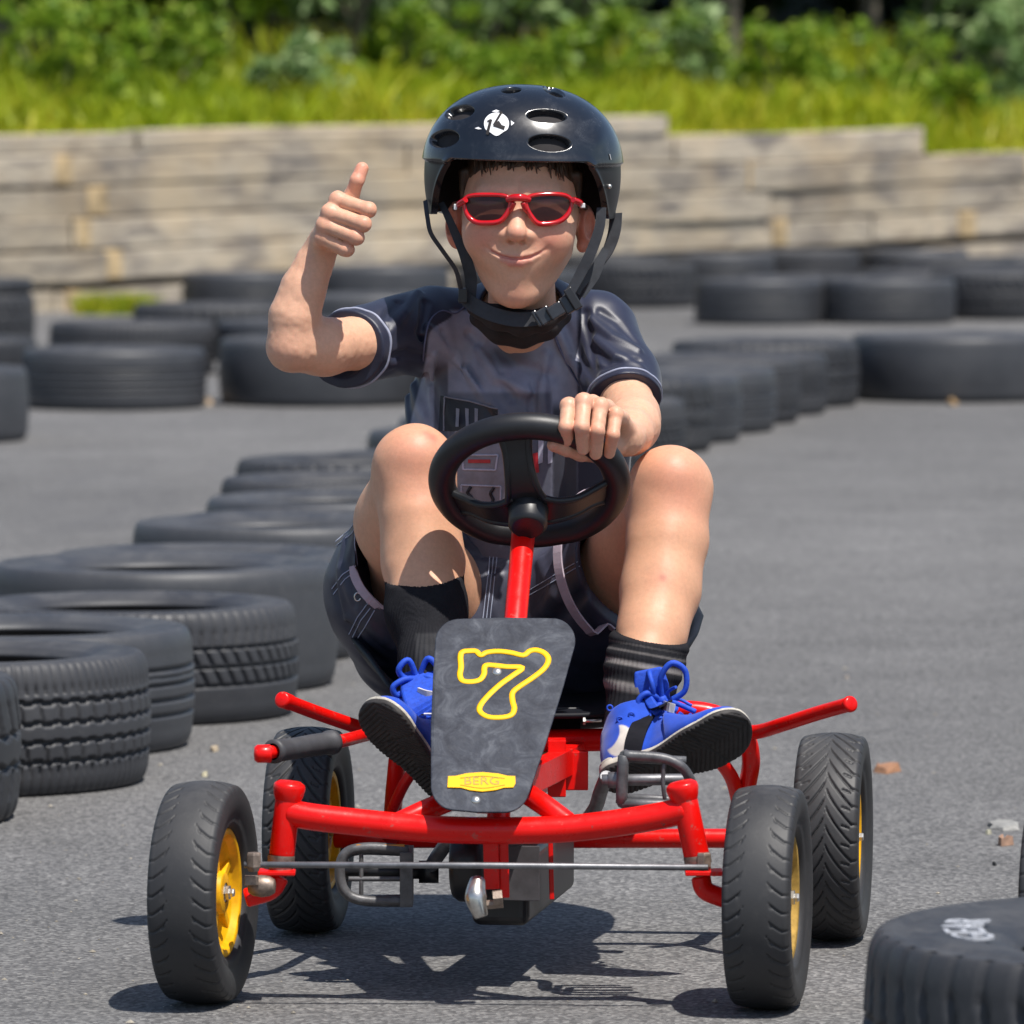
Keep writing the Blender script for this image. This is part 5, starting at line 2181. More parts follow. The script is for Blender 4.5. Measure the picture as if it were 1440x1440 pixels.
def vent_depth(pt):
    """pt head coords (N,3) on the shell -> inward displacement"""
    d = np.zeros(len(pt))
    w = HO + pt @ HR.T
    sc = FPX / w[:, 1]
    pxx = 720 + w[:, 0] * sc
    # photograph rows from height
    yy = 720 - FPX * np.tan(np.arctan2(w[:, 2] - CAM_H, w[:, 1]) + PITCH)
    for (cx, cy, a, b, rot) in vents:
        t = math.radians(rot)
        dx, dy = pxx - cx, yy - cy
        ex = (dx * math.cos(t) + dy * math.sin(t)) / a
        ey = (-dx * math.sin(t) + dy * math.cos(t)) / b
        e = np.sqrt(ex ** 2 + ey ** 2)
        k = np.clip((1.12 - e) / .26, 0, 1)
        d = np.maximum(d, (k * k * (3 - 2 * k)) * (pt[:, 1] < .05))
    # mirrored vents at the back and a pair on the crown
    for (x, z, a, b) in ((.045, .130, .026, .009), (-.045, .130, .026, .009), (.05, .085, .026, .011), (-.05, .085, .026, .011)):
        e = np.sqrt(((pt[:, 0] - x) / a) ** 2 + ((pt[:, 2] - z) / b) ** 2)
        k = np.clip((1.12 - e) / .26, 0, 1)
        d = np.maximum(d, (k * k * (3 - 2 * k)) * (pt[:, 1] > .08))
    return d


def rim_z(phi):
    """height of the lower rim; phi 0 = front, pi = back"""
    a = np.abs(np.degrees(phi))
    k = np.clip((a - 40) / 32, 0, 1)
    k = k * k * (3 - 2 * k)
    return .0765 * (1 - k) + -.004 * k - .022 * np.clip((a - 110) / 50, 0, 1)


nu, nv = 520, 230
U = np.linspace(-math.pi, math.pi, nu, endpoint=False)
def shell_grid(off, vent=True, nv=nv):
    Vx = np.zeros((nv + 1, nu, 3))
    for j in range(nv + 1):
        t = j / nv
        zr = rim_z(U) - HC[2]
        zt = RZ
        # below the equator the wall is nearly vertical, above it is an ellipsoid
        # parametrise by angle from a virtual pole
        th1 = np.where(zr < 0, 0.0, np.arcsin(np.clip(zr / RZ, 0, 1)))
        tot = (math.pi / 2 - th1) * RZ + np.clip(-zr, 0, 1)
        s = t * tot
        lowlen = np.clip(-zr, 0, 1)
        islow = s < lowlen
        zlow = zr + s
        ang = th1 + np.clip(s - lowlen, 0, 9) / RZ
        zz = np.where(islow, zlow, RZ * np.sin(np.minimum(ang, math.pi / 2)))
        n_ = 2.25
        rho = np.where(islow, 1 - .05 * np.clip(-zlow / .05, 0, 2) ** 2, np.clip(1 - np.clip(zz / RZ, 0, 1) ** n_, 0, 1) ** (1 / n_))
        m_ = 2.15
        cu, su = np.cos(U), np.sin(U)
        sup = (np.abs(cu) ** m_ + np.abs(su) ** m_) ** (-1 / m_)
        zabs = zz + HC[2]
        inset = 1 - .030 * sstep(0, 1, (.0715 - zabs) / .004)
        rho = rho * inset
        x = (RX + off) * rho * sup * su
        y = -(RY + off) * rho * sup * cu
        z = zz + np.where(islow, 0, off * np.clip(zz / RZ, 0, 1))
        # flared lip at the brow
        lip = np.exp(-(s / .007) ** 2) * .0022
        Vx[j, :, 0] = HC[0] + x * (1 + lip / RX)
        Vx[j, :, 1] = HC[1] + y * (1 + lip / RY)
        Vx[j, :, 2] = HC[2] + z
    Vf = Vx.reshape(-1, 3)
    vd = np.zeros(len(Vf))
    if vent:
        vd = vent_depth(Vf)
        n = (Vf - HC) / np.array([RX, RY, RZ]) ** 2
        n /= np.linalg.norm(n, axis=1, keepdims=True)
        Vf = Vf - n * (vd * .017)[:, None]
        # pressed ridges between the vents
        rd = np.exp(-((Vf[:, 0] - .105) / .010) ** 2) * np.exp(-((Vf[:, 2] - .105) / .012) ** 2)
        Vf = Vf + n * (rd * .002)[:, None]
    return Vf, vd


def grid_quads(nv, nu, flip=False):
    j, i = np.meshgrid(np.arange(nv), np.arange(nu), indexing='ij')
    i2 = (i + 1) % nu
    q = np.stack([j * nu + i, j * nu + i2, (j + 1) * nu + i2, (j + 1) * nu + i], -1).reshape(-1, 4)
    return q[:, ::-1] if flip else q


Vo, vd = shell_grid(0.0)
Vi, _ = shell_grid(-.010, vent=False, nv=60)
keep = lambda q, w, inv: q[(w[q].mean(1) > .55) ^ inv]
qo = grid_quads(nv, nu)
shell_q = keep(qo, vd, True)
low_q = shell_q[Vo[shell_q].mean(1)[:, 2] < .0675]
shell_q = shell_q[Vo[shell_q].mean(1)[:, 2] >= .0675]
vent_q = keep(qo, vd, False)
# rim strip joins the outer and inner walls
no = len(Vo)
strip = np.stack([np.arange(nu), no + np.arange(nu), no + (np.arange(nu) + 1) % nu, (np.arange(nu) + 1) % nu], 1)
allV = np.concatenate([Vo, Vi])
W_ = HO + allV @ HR.T
helmet = np_obj('helmet', W_, np.concatenate([shell_q, strip]), M['shell'], person)
np_obj('lower_shell', W_[:no], low_q, M['black_plastic'], helmet)
np_obj('vent', W_[:no], vent_q, M['pad'], helmet)
np_obj('padding', W_[no:], grid_quads(60, nu, True), M['pad'], helmet)


def shell_hit(px, py, off=0.0012):
    f = lambda p: ell(to_head(p), HC, (RX, RY, RZ)) * 1.0
    # the shell is a little squarer than the ellipsoid: search on the grid instead
    w = W_[:no]
    sc = FPX / w[:, 1]
    pxx = 720 + w[:, 0] * sc
    yy = 720 - FPX * np.tan(np.arctan2(w[:, 2] - CAM_H, w[:, 1]) + PITCH)
    front = Vo[:, 1] < HC[1] + .06
    d2 = (pxx - px) ** 2 + (yy - py) ** 2 + (~front) * 1e6
    k = np.argsort(d2)[:6]
    wt = 1 / (d2[k] + .5)
    D = (w[k, 1] * wt).sum() / wt.sum()
    return P(px, py, D) + HR @ (vnorm((Vo[k[0]] - HC) / np.array([RX, RY, RZ]) ** 2) * off)


# round white emblem with a dark angular K-like mark and drips
def emb(pts, off):
    return [shell_hit(660 + x / 18.0, 140 + y / 18.0, off) for x, y in pts]


M['emblem'] = simple('white_emblem', (0.80, 0.80, 0.82), 0.45, 0, 0.08, 200)
def shell_poly(mb, pts, off, ctr):
    """fan of a star-shaped outline laid on the shell, subdivided towards the centre"""
    n = len(pts)
    rows = [0.35, .7, 1.0]
    V = [shell_hit(ctr[0], ctr[1], off)]
    for k in rows:
        V += [shell_hit(ctr[0] + (a - ctr[0]) * k, ctr[1] + (b - ctr[1]) * k, off) for a, b in pts]
    F_ = [(0, 1 + i, 1 + (i + 1) % n) for i in range(n)]
    for r_ in range(2):
        b0 = 1 + r_ * n
        F_ += [(b0 + i, b0 + n + i, b0 + n + (i + 1) % n, b0 + (i + 1) % n) for i in range(n)]
    mb.add(V, F_, True)


em = MB()
circ = [(698.5 + 17.5 * math.cos(a), 174.5 + (15.5 + (1.6 * math.sin(5 * a) if math.sin(a) > .3 else 0)) * math.sin(a)) for a in np.linspace(0, 2 * math.pi, 40, endpoint=False)]
shell_poly(em, circ, .0012, (698.5, 174.5))
shell_poly(em, [(692, 157.5), (698, 155), (703, 157), (698, 158.5)], .0012, (698, 157))
shell_poly(em, [(718.5, 170), (723.5, 173.5), (719, 177.5)], .0012, (720, 173.7))
shell_poly(em, [(668, 181), (673, 179), (678, 182), (673, 182.5)], .0012, (673, 181))
emo = em.build('emblem', M['emblem'], helmet)
km = MB()
for pts_, w_ in (([(706, 158.5), (695, 177)], 3.2), ([(686, 172), (691, 169.5)], 2.4), ([(691, 169), (685.5, 190)], 4.0), ([(695, 176), (710, 181)], 5.4), ([(700, 172), (704, 178)], 4.5)):
    (xa, ya), (xb, yb) = pts_
    L_k = math.hypot(xb - xa, yb - ya)
    ux, uy = (xb - xa) / L_k, (yb - ya) / L_k
    h_ = w_ / 2
    shell_poly(km, [(xa + uy * h_, ya - ux * h_), (xb + uy * h_, yb - ux * h_), (xb - uy * h_, yb + ux * h_), (xa - uy * h_, ya + ux * h_)], .0020, ((xa + xb) / 2, (ya + yb) / 2))
km.build('emblem_mark', M['pad'], emo)
tb = MB()
pp = [shell_hit(856, 217, .0014), shell_hit(868, 211, .0014), shell_hit(869, 219, .0014), shell_hit(858, 225, .0014)]
tb.add(pp, [(3, 2, 1, 0)], False)
tb.build('side_mark', M['emblem'], helmet)
rv = MB()
rv.sphere(shell_hit(856, 262, .001), .0035, 14, 8)
rv.build('rivet', M['bolt'], helmet)

# straps
st = MB()
st.ribbon(Ps([(598, 282, 9.70), (601, 305, 9.68), (606, 328, 9.67), (622, 352, 9.665), (640, 378, 9.665), (646, 398, 9.67), (650, 418, 9.68)]), .006, .0014, (1, -.5, 0.2))
st.ribbon(Ps([(620, 285, 9.70), (630, 305, 9.69), (643, 335, 9.685), (654, 360, 9.68), (662, 390, 9.68), (662, 418, 9.68)]), [.008, .010, .012, .015, .017, .014], .0016, (1, -.15, 0))
s1 = st.build('strap', M['strap'], helmet)
st = MB()
st.ribbon(Ps([(866, 300, 9.72), (864, 325, 9.71), (855, 352, 9.70), (838, 378, 9.685), (820, 402, 9.67), (806, 425, 9.665)]), [.018, .018, .017, .015, .014, .014], .0018, (1, -.3, .25))
st.ribbon(Ps([(846, 292, 9.66), (843, 320, 9.652), (833, 350, 9.65), (820, 378, 9.65), (806, 404, 9.65), (795, 424, 9.65)]), [.013, .014, .015, .015, .014, .013], .0018, (1, -.25, .3))
st.ribbon(Ps([(852, 350, 9.68), (835, 385, 9.672), (815, 415, 9.665)]), [.010, .018, .016], .0015, (1, .2, .3))
s2 = st.build('strap', simple('grey_black_webbing', (0.030, 0.032, 0.038), 0.5, 0, 0.3, 60, 0.3, 900), helmet)
st = MB()
st.ribbon(Ps([(648, 414, 9.68), (665, 428, 9.665), (690, 441, 9.655), (722, 449, 9.65), (752, 448, 9.645), (775, 441, 9.64), (800, 428, 9.645), (812, 418, 9.66)]), [.018, .020, .020, .020, .020, .018, .018, .016], .002, (0, .25, 1))
s3 = st.build('chin_strap', M['strap'], helmet)
# padded chin cup under the jaw
def f_pad(p):
    d = chain(p, Ps([(668, 432, 9.685), (700, 447, 9.675), (735, 455, 9.67), (765, 450, 9.67), (788, 440, 9.67)]), [.012, .015, .016, .015, .010], .012)
    d = smin(d, chain(p, Ps([(676, 446, 9.73), (705, 462, 9.73), (735, 467, 9.73), (768, 458, 9.73), (790, 444, 9.74)]), [.016, .020, .020, .018, .014], .012), .02)
    return d - .001 * vnoise(p, 60)


Vp, Qp = sculpt(f_pad, P(630, 520, 9.6), P(820, 400, 9.6) + [0, .20, 0], .003)
np_obj('chin_pad', Vp, Qp, M['pad'], helmet)
bk = MB()
bx = vnorm(P(800, 425, 9.635) - P(772, 442, 9.63))
bn = np.array([0, -1.0, 0.1])
bu = vnorm(np.cross(bx, bn))
bk.box(P(766, 444, 9.634), bx * .010, bn * .004, bu * .011)
bk.box(P(782, 437, 9.632), bx * .0115, bn * .0055, bu * .0095)
bk.box(P(800, 427, 9.635), bx * .0095, bn * .0065, bu * .0125)
bk.box(P(756, 448, 9.634), bx * .004, bn * .0035, bu * .012)
bk.build('buckle', simple('glossy_buckle', (0.025, 0.026, 0.03), 0.25, 0, 0.3, 50), s3, bevel=.0022)
bk = MB()
bk.box(P(806, 420, 9.625), bx * .006, bn * .003, bu * .016)
bk.build('slider', M['black_plastic'], s3, bevel=.0015)
bk = MB()
bk.box(P(651, 416, 9.665), (.006, 0, 0), (0, .004, 0), (0, 0, .010))
bk.build('slider', M['black_plastic'], s3, bevel=.0015)

# ------------------------------------------------------------------ sunglasses
gl_m = NT('red_glossy_frame')
gl_m.base(gl_m.ramp(gl_m.noise(30, 3), [(0.3, (0.42, 0.004, 0.008)), (0.7, (0.60, 0.006, 0.010))])).rough(0.14)
gl_m.b.inputs['Coat Weight'].default_value = 0.6
gl_m.b.inputs['Coat Roughness'].default_value = 0.05
lens_m = NT('smoked_lens')
lens_m.base((0.030, 0.013, 0.014)).rough(0.07)
lens_m.b.inputs['Specular IOR Level'].default_value = 0.32
_tr = lens_m.n('ShaderNodeBsdfTransparent')
_tr.inputs['Color'].default_value = (0.85, 0.55, 0.52, 1)
_mx = lens_m.n('ShaderNodeMixShader')
_mx.inputs[0].default_value = 0.10
lens_m.l(lens_m.b.outputs[0], _mx.inputs[1])
lens_m.l(_tr.outputs[0], _mx.inputs[2])
lens_m.l(_mx.outputs[0], lens_m.t.nodes['Material Output'].inputs['Surface'])
glasses = MB()


def gpt(px, py, off=0.0):
    x = (px - 731) * .000972
    # tilt of the frame follows the head
    d = 9.70 - .0945 + 2.6 * x * x + off - .0035 * math.exp(-(x / .012) ** 2)
    return P(px, py, d)


LL = [(654, 284), (659, 277.5), (672, 275), (695, 275), (709, 276.5), (715.5, 281), (715, 291), (709.5, 303), (701, 310.5), (686, 312.5), (671, 311.5), (661, 305), (655.5, 295)]
RL = [(741.5, 282), (747, 277), (760, 274.5), (783, 274), (796, 276.5), (802.5, 283), (801, 293), (795, 303.5), (785, 310.5), (770, 313.5), (757, 312.5), (748.5, 304), (742.5, 292)]
for ring in (LL, RL):
    cx = sum(a for a, b in ring) / len(ring)
    cy = sum(b for a, b in ring) / len(ring)
    glasses.tube([gpt(cx + (a - cx) * 1.05, cy + (b - cy) * 1.06) for a, b in ring], [(.0037 if b > cy + 8 else .0029) for a, b in ring], seg=12, closed=True, sub=5, flat=((0, 1, 0), 1.25))
glasses.tube([gpt(713, 281, .0), gpt(721, 278.5, -.003), gpt(729, 278, -.0045), gpt(737, 278.5, -.003), gpt(745, 281, .0)], [.0042, .0052, .0054, .0052, .0042], seg=12, flat=((0, 1, 0), .8))
glasses.tube([gpt(712, 303, .003), gpt(718, 294, -.000), gpt(723, 285, -.003)], [.0022, .0040, .0036], seg=10)
glasses.tube([gpt(745, 303, .003), gpt(739, 294, -.000), gpt(735, 285, -.003)], [.0022, .0040, .0036], seg=10)
for (sx, pts) in ((-1, [(655, 281, 9.612), (646, 287, 9.625), (643, 291, 9.645)]), (1, [(806, 281, 9.612), (815, 285, 9.625), (818, 290, 9.645)])):
    glasses.tube(Ps(pts), [.0042, .0046, .0036], seg=12)
gl = glasses.build('sunglasses', gl_m.m, person)
ln = MB()
for ring in (LL, RL):
    cx = sum(a for a, b in ring) / len(ring)
    cy = sum(b for a, b in ring) / len(ring)
    n = len(ring)
    rows = [0.0, .35, .7, 1.0]
    V = [gpt(cx, cy, -.0015)]
    for k in rows[1:]:
        V += [gpt(cx + (a - cx) * k, cy + (b - cy) * k, -.0015 * (1 - k * k)) for a, b in ring]
    Fc = [(0, 1 + (i + 1) % n, 1 + i) for i in range(n)]
    for r_ in range(len(rows) - 2):
        b0 = 1 + r_ * n
        for i in range(n):
            j = (i + 1) % n
            Fc.append((b0 + i, b0 + j, b0 + n + j, b0 + n + i))
    ln = MB()
    ln.add(V, Fc, True)
    lo_ = ln.build('lens', lens_m.m, gl)
    sb = lo_.modifiers.new('smooth', 'SUBSURF')
    sb.levels = 2
    sb.render_levels = 2
tp = MB()
tp.tube(Ps([(644, 290, 9.64), (640, 292, 9.68), (638, 296, 9.73)]), .0030, seg=10)
tp.tube(Ps([(817, 289, 9.64), (822, 291, 9.68), (826, 296, 9.73)]), .0030, seg=10)
tp.build('temple_arm', M['black_plastic'], gl)
tp = MB()
tp.box(P(640.5, 291, 9.632), (.0022, 0, 0), (0, .006, 0), (0, 0, .004))
tp.box(P(819.5, 289, 9.632), (.0032, 0, 0), (0, .006, 0), (0, 0, .0032))
tp.build('hinge', M['white'], gl, bevel=.001)


# ------------------------------------------------------------------ shirt
def folds(p, d, items):
    for (pts, w, amp) in items:
        c = None
        for a, b in zip(pts[:-1], pts[1:]):
            k = cap(p, a, b, 0.0)
            c = k if c is None else np.minimum(c, k)
        d = d - amp * np.exp(-(np.clip(c, 0, 1) / w) ** 2)
    return d


hemA, hemB = P(487, 492, 9.735), P(886, 560, 9.755)
dirA = vnorm(P(440, 492, 9.68) - sh_a)
nA = vnorm(dirA * 1.0 + np.array([0.1, -.45, .05]))
nB = vnorm(np.array([0.10, -.70, -.62]))
D9 = 9.80
shirt_fold_px = [
    ([(602, 462), (640, 500), (672, 545), (708, 590)], .0065, .0090),
    ([(622, 470), (655, 518), (688, 565), (700, 600)], .0060, -.0075),
    ([(676, 492), (700, 530), (745, 552)], .0075, .0075),
    ([(690, 480), (725, 515), (775, 528)], .009, -.0060),
    ([(660, 470), (690, 500), (720, 560)], .006, -.0050),
    ([(782, 462), (800, 500), (822, 540), (842, 580)], .0060, .0090),
    ([(795, 455), (816, 500), (838, 540)], .005, -.0070),
    ([(768, 500), (762, 560), (768, 620)], .007, .0060),
    ([(752, 520), (748, 570), (750, 620)], .006, -.0050),
    ([(582, 545), (600, 590), (622, 640)], .008, .0085),
    ([(600, 530), (618, 580), (638, 640)], .0065, -.0075),
    ([(572, 560), (580, 610), (590, 660)], .007, .0060),
    ([(610, 500), (606, 545), (612, 600)], .0055, .0050),
    ([(650, 600), (670, 660), (660, 740)], .010, .0050),
    ([(720, 640), (740, 700), (735, 760)], .012, .0050),
    ([(800, 610), (790, 680), (800, 740)], .012, .0060),
    ([(588, 412), (570, 440), (548, 470), (540, 490)], .0060, .0075),
    ([(560, 424), (540, 450), (548, 498)], .0055, -.0070),
    ([(520, 440), (532, 465), (545, 482)], .005, .0060),
    ([(592, 528), (555, 512), (515, 520)], .006, .0070),
    ([(600, 505), (570, 496), (535, 505), (510, 500)], .0055, -.0070),
    ([(598, 425), (590, 470), (590, 530)], .006, -.0085),
    ([(575, 530), (540, 535), (510, 540)], .005, -.0050),
    ([(830, 450), (860, 474), (898, 492)], .0065, .0055),
    ([(836, 478), (865, 500), (905, 520)], .0065, .0060),
    ([(836, 492), (858, 512), (898, 508)], .006, -.0045),
    ([(822, 440), (830, 480), (838, 535)], .006, -.0070),
    ([(845, 438), (868, 452), (892, 478)], .006, -.0040),
    ([(842, 520), (868, 514), (900, 535)], .006, -.0040),
]
shirt_folds = []


def f_shirt(p):
    d = ell(p, P(737, 548, 9.90), (.150, .100, .155))
    d = smin(d, ell(p, P(722, 660, 9.90), (.160, .108, .160)), .05)
    d = smin(d, ell(p, P(730, 800, 9.92), (.155, .115, .120)), .05)
    d = smin(d, cap(p, P(640, 464, 9.89), P(828, 470, 9.89), .052, .051), .035)
    d = smin(d, cap(p, P(737, 440, 9.86), P(737, 480, 9.89), .060, .06), .035)
    sa = cap(p, sh_a, hemA + dirA * .02, .058, .0525)
    sa = smax(sa, plane(p, hemA, nA), .002)
    d = smin(d, sa, .030)
    sb = chain(p, [sh_b + np.array([-.004, 0, 0]), P(873, 535, 9.80), P(884, 585, 9.72)], [.054, .0515, .0495], .02)
    sb = smax(sb, plane(p, hemB, nB), .002)
    d = smin(d, sb, .026)
    if shirt_folds:
        w_h = np.clip(-plane(p, hemA, nA) / .028 - .35, 0, 1) * np.clip(-plane(p, hemB, nB) / .028 - .35, 0, 1)
        d = d + folds(p, np.zeros(len(p)), shirt_folds) * w_h
        d = d - .0022 * vnoise(p, 14, 1) - .0016 * vnoise(p * [1.6, 1, .7], 30, 2)
    # hollow sleeves
    ca = cap(p, hemA + dirA * .025, hemA + dirA * .09, .0450, .048)
    d = smax(d, -ca, .002)
    axb = vnorm(P(889, 600, 9.69) - P(886, 535, 9.79))
    cb_ = cap(p, hemB + axb * .020 + np.array([0, 0, -.012]), hemB + axb * .10, .0445, .047)
    d = smax(d, -cb_, .002)
    # neck opening
    nk = ell(p, P(733, 426, 9.83), (.056, .075, .037))
    d = smax(d, -nk, .004)
    return d


shirt_folds = [(hits(f_shirt, a, 9.55, 10.0), b * .95, c_ * 1.35) for a, b, c_ in shirt_fold_px]
Vs, Qs = sculpt(f_shirt, P(425, 900, 9.64), P(965, 375, 9.64) + [0, .42, 0], .0024)


def proj(V):
    sc = FPX / V[:, 1]
    x = 720 + V[:, 0] * sc
    y = 720 - FPX * np.tan(np.arctan2(V[:, 2] - CAM_H, V[:, 1]) + PITCH)
    return x, y


NAVY = np.array([.013, .016, .038])
GREYP = np.array([.24, .25, .33])
DARK = np.array([.012, .013, .022])
x, y = proj(Vs)
left_b = 602 - 30 * sstep(470, 640, y) + 34 * np.exp(-((y - 442) / 16.0) ** 2)
right_b = 812 + 0 * y
topb = 436 + 26 * np.exp(-((x - 690) / 60.0) ** 2) * 0
fr_ = sstep(left_b - 2, left_b + 2, x) * (1 - sstep(right_b - 2, right_b + 2, x)) * sstep(topb - 2, topb + 3, y) * (Vs[:, 1] < 9.90)
c = NAVY + (GREYP - NAVY) * fr_[:, None]
# dark shapes printed on the front panel
blob = np.exp(-(((x - 715) / 34.0) ** 2 + ((y - 500) / 17.0) ** 2) ** 2)
band = sstep(608, 612, x) * (1 - sstep(628, 632, x)) * sstep(500, 520, y)
band2 = sstep(775, 779, x) * sstep(560, 580, y)
low = sstep(548, 556, y) * sstep(628, 632, x) * (1 - sstep(774, 778, x))
for w_ in (blob * .75, band * .7, band2 * .9, low * .55):
    w_ = w_ * fr_
    c = c * (1 - w_[:, None]) + DARK * w_[:, None]
M['shirt'] = mat_attr('satin_shirt_cloth', rough=0.45, var=0.18, vscale=30, bump=0.25, bscale=900, spec=0.5, sheen=0.12, bdist=.0006)
shirt = np_obj('shirt', Vs, Qs, M['shirt'], person, colors=c)
M['trim'] = simple('pale_blue_piping', (0.30, 0.32, 0.42), 0.55, 0, 0.15, 90, 0.2, 900)
M['trim_dark'] = simple('slate_piping', (0.10, 0.11, 0.19), 0.55, 0, 0.15, 90)

# piping: collar, both sleeves
def ring_on(f, ctr, ax, r0, off, n=40, a0=0, a1=360):
    """points on the surface f round an axis (march inwards from r0)"""
    ax = vnorm(ax)
    u = vnorm(np.cross(ax, [0.1, 0.2, 1]))
    w = np.cross(ax, u)
    out = []
    for k in range(n):
        a = math.radians(a0 + (a1 - a0) * k / n)
        d = u * math.cos(a) + w * math.sin(a)
        rs = np.linspace(r0, r0 * .55, 60)
        pts = ctr + d * rs[:, None]
        v = f(pts)
        neg = np.where(v < 0)[0]
        i = neg[0] if len(neg) else 40
        out.append(pts[max(0, i)] + d * off)
    return out


pA = ring_on(f_shirt, hemA - nA * .013, nA, .085, .0004, 44)
tr = MB()
tr.tube(pA, .0021, seg=8, closed=True, sub=3)
tr.build('piping', M['trim'], shirt)
pB = ring_on(f_shirt, hemB - nB * .010, nB, .075, .0004, 44)
tr = MB()
tr.tube(pB, .0018, seg=8, closed=True, sub=3)
tr.build('piping', M['trim'], shirt)
tr = MB()
tr.tube(hits(f_shirt, [(668, 437), (676, 452), (690, 466), (708, 475), (729, 479), (750, 477), (768, 470), (783, 461)], 9.6, 10.0, .0004), .0022, seg=8, sub=4)
tr.tube(hits(f_shirt, [(594, 520), (596, 490), (601, 462), (608, 446), (622, 437), (640, 441), (652, 432)], 9.6, 10.0, .0003), .0012, seg=6, sub=4)
tr.tube(hits(f_shirt, [(779, 470), (788, 492), (800, 516), (815, 542)], 9.6, 10.0, .0004), [.0022, .0020, .0018, .001], seg=6, sub=4)
tr.build('piping', M['trim_dark'], shirt)


def patch(f, poly, D0, D1, off, name, mat, parent, step=5.0):
    """thin printed patch laid on the cloth: grid clipped to a quadrilateral"""
    (x0, y0), (x1, y1), (x2, y2), (x3, y3) = poly      # tl, tr, br, bl
    nx = max(2, int(max(math.hypot(x1 - x0, y1 - y0), 1) / step))
    ny = max(2, int(max(math.hypot(x3 - x0, y3 - y0), 1) / step))
    V, Fc = [], []
    for j in range(ny + 1):
        for i in range(nx + 1):
            u, v = i / nx, j / ny
            x = (x0 * (1 - u) + x1 * u) * (1 - v) + (x3 * (1 - u) + x2 * u) * v
            y = (y0 * (1 - u) + y1 * u) * (1 - v) + (y3 * (1 - u) + y2 * u) * v
            V.append(hit(f, x, y, D0, D1, off, n=60))
    for j in range(ny):
        for i in range(nx):
            a = j * (nx + 1) + i
            Fc.append((a, a + nx + 1, a + nx + 2, a + 1))
    mb = MB()
    mb.add(V, Fc, True)
    return mb.build(name, mat, parent)


pr_grey = simple('grey_print', (0.20, 0.205, 0.25), 0.5, 0, 0.2, 60)
pr_pale = simple('pale_print', (0.42, 0.42, 0.52), 0.5, 0, 0.2, 60)
pr_dark = simple('black_print', (0.012, 0.012, 0.02), 0.45, 0, 0.2, 60)
pr_red = simple('red_print', (0.42, 0.02, 0.03), 0.5, 0, 0.2, 60)
pn = patch(f_shirt, [(640, 606), (716, 602), (716, 740), (640, 742)], 9.6, 10.0, .0008, 'print', pr_grey, shirt)
patch(f_shirt, [(620, 556), (700, 574), (700, 608), (616, 606)], 9.6, 10.0, .0007, 'print', pr_dark, shirt)


def outline_print(pts, r, mat, off=.0012, closed=True):
    q = pts + [pts[0]] if closed else pts
    mb = MB()
    mb.tube(hits(f_shirt, q, 9.6, 10.0, off, dens=5), r, seg=6, sub=2)
    mb.build('print', mat, shirt)


outline_print([(624, 606), (626, 558), (660, 564), (700, 575)], .0013, pr_grey, closed=False)
outline_print([(651, 640), (700, 640), (697, 661), (652, 660)], .0016, pr_pale)
outline_print([(649, 682), (704, 684), (704, 714), (650, 712)], .0014, pr_pale)
outline_print([(646, 722), (712, 724)], .0022, pr_pale, closed=False)
outline_print([(646, 732), (712, 735)], .0012, pr_pale, closed=False)
outline_print([(676, 600), (735, 598)], .0012, pr_grey, closed=False)
patch(f_shirt, [(659, 646), (690, 646), (690, 651), (659, 651)], 9.6, 10.0, .0022, 'print', pr_red, shirt)
patch(f_shirt, [(740, 640), (756, 636), (758, 664), (742, 666)], 9.6, 10.0, .0018, 'print', pr_red, shirt)
for x0 in (642, 655, 668):
    patch(f_shirt, [(x0, 574), (x0 + 5, 575), (x0 + 4, 600), (x0, 600)], 9.6, 10.0, .0020, 'print', pr_grey, shirt)
for x0 in (757, 770):
    patch(f_shirt, [(x0, 606), (x0 + 8, 605), (x0 + 6, 650), (x0, 652)], 9.6, 10.0, .0020, 'print', pr_pale, shirt)
for xs in ([(663, 684), (658, 692), (664, 700), (660, 712)], [(695, 685), (690, 694), (694, 702), (689, 713)]):
    outline_print(xs, .0022, pr_dark, .0022, closed=False)


# ------------------------------------------------------------------ shorts
short_fold_px = [
    ([(480, 800), (500, 850), (540, 900)], .008, .007), ([(472, 830), (495, 885), (535, 930)], .008, -.006),
    ([(503, 735), (492, 790), (500, 850)], .007, -.006), ([(485, 760), (478, 820), (486, 870)], .006, .006),
    ([(490, 870), (520, 880), (550, 910)], .006, .005), ([(655, 800), (690, 840), (700, 872)], .008, .008),
    ([(660, 835), (700, 800), (720, 785)], .007, -.007), ([(702, 800), (694, 850), (686, 872)], .006, .006),
    ([(820, 790), (780, 840), (750, 875)], .010, .008), ([(826, 830), (790, 865), (765, 895)], .009, -.008),
    ([(760, 790), (775, 820), (770, 860)], .008, .006), ([(655, 770), (680, 780), (720, 775)], .007, -.006)]
short_folds = []


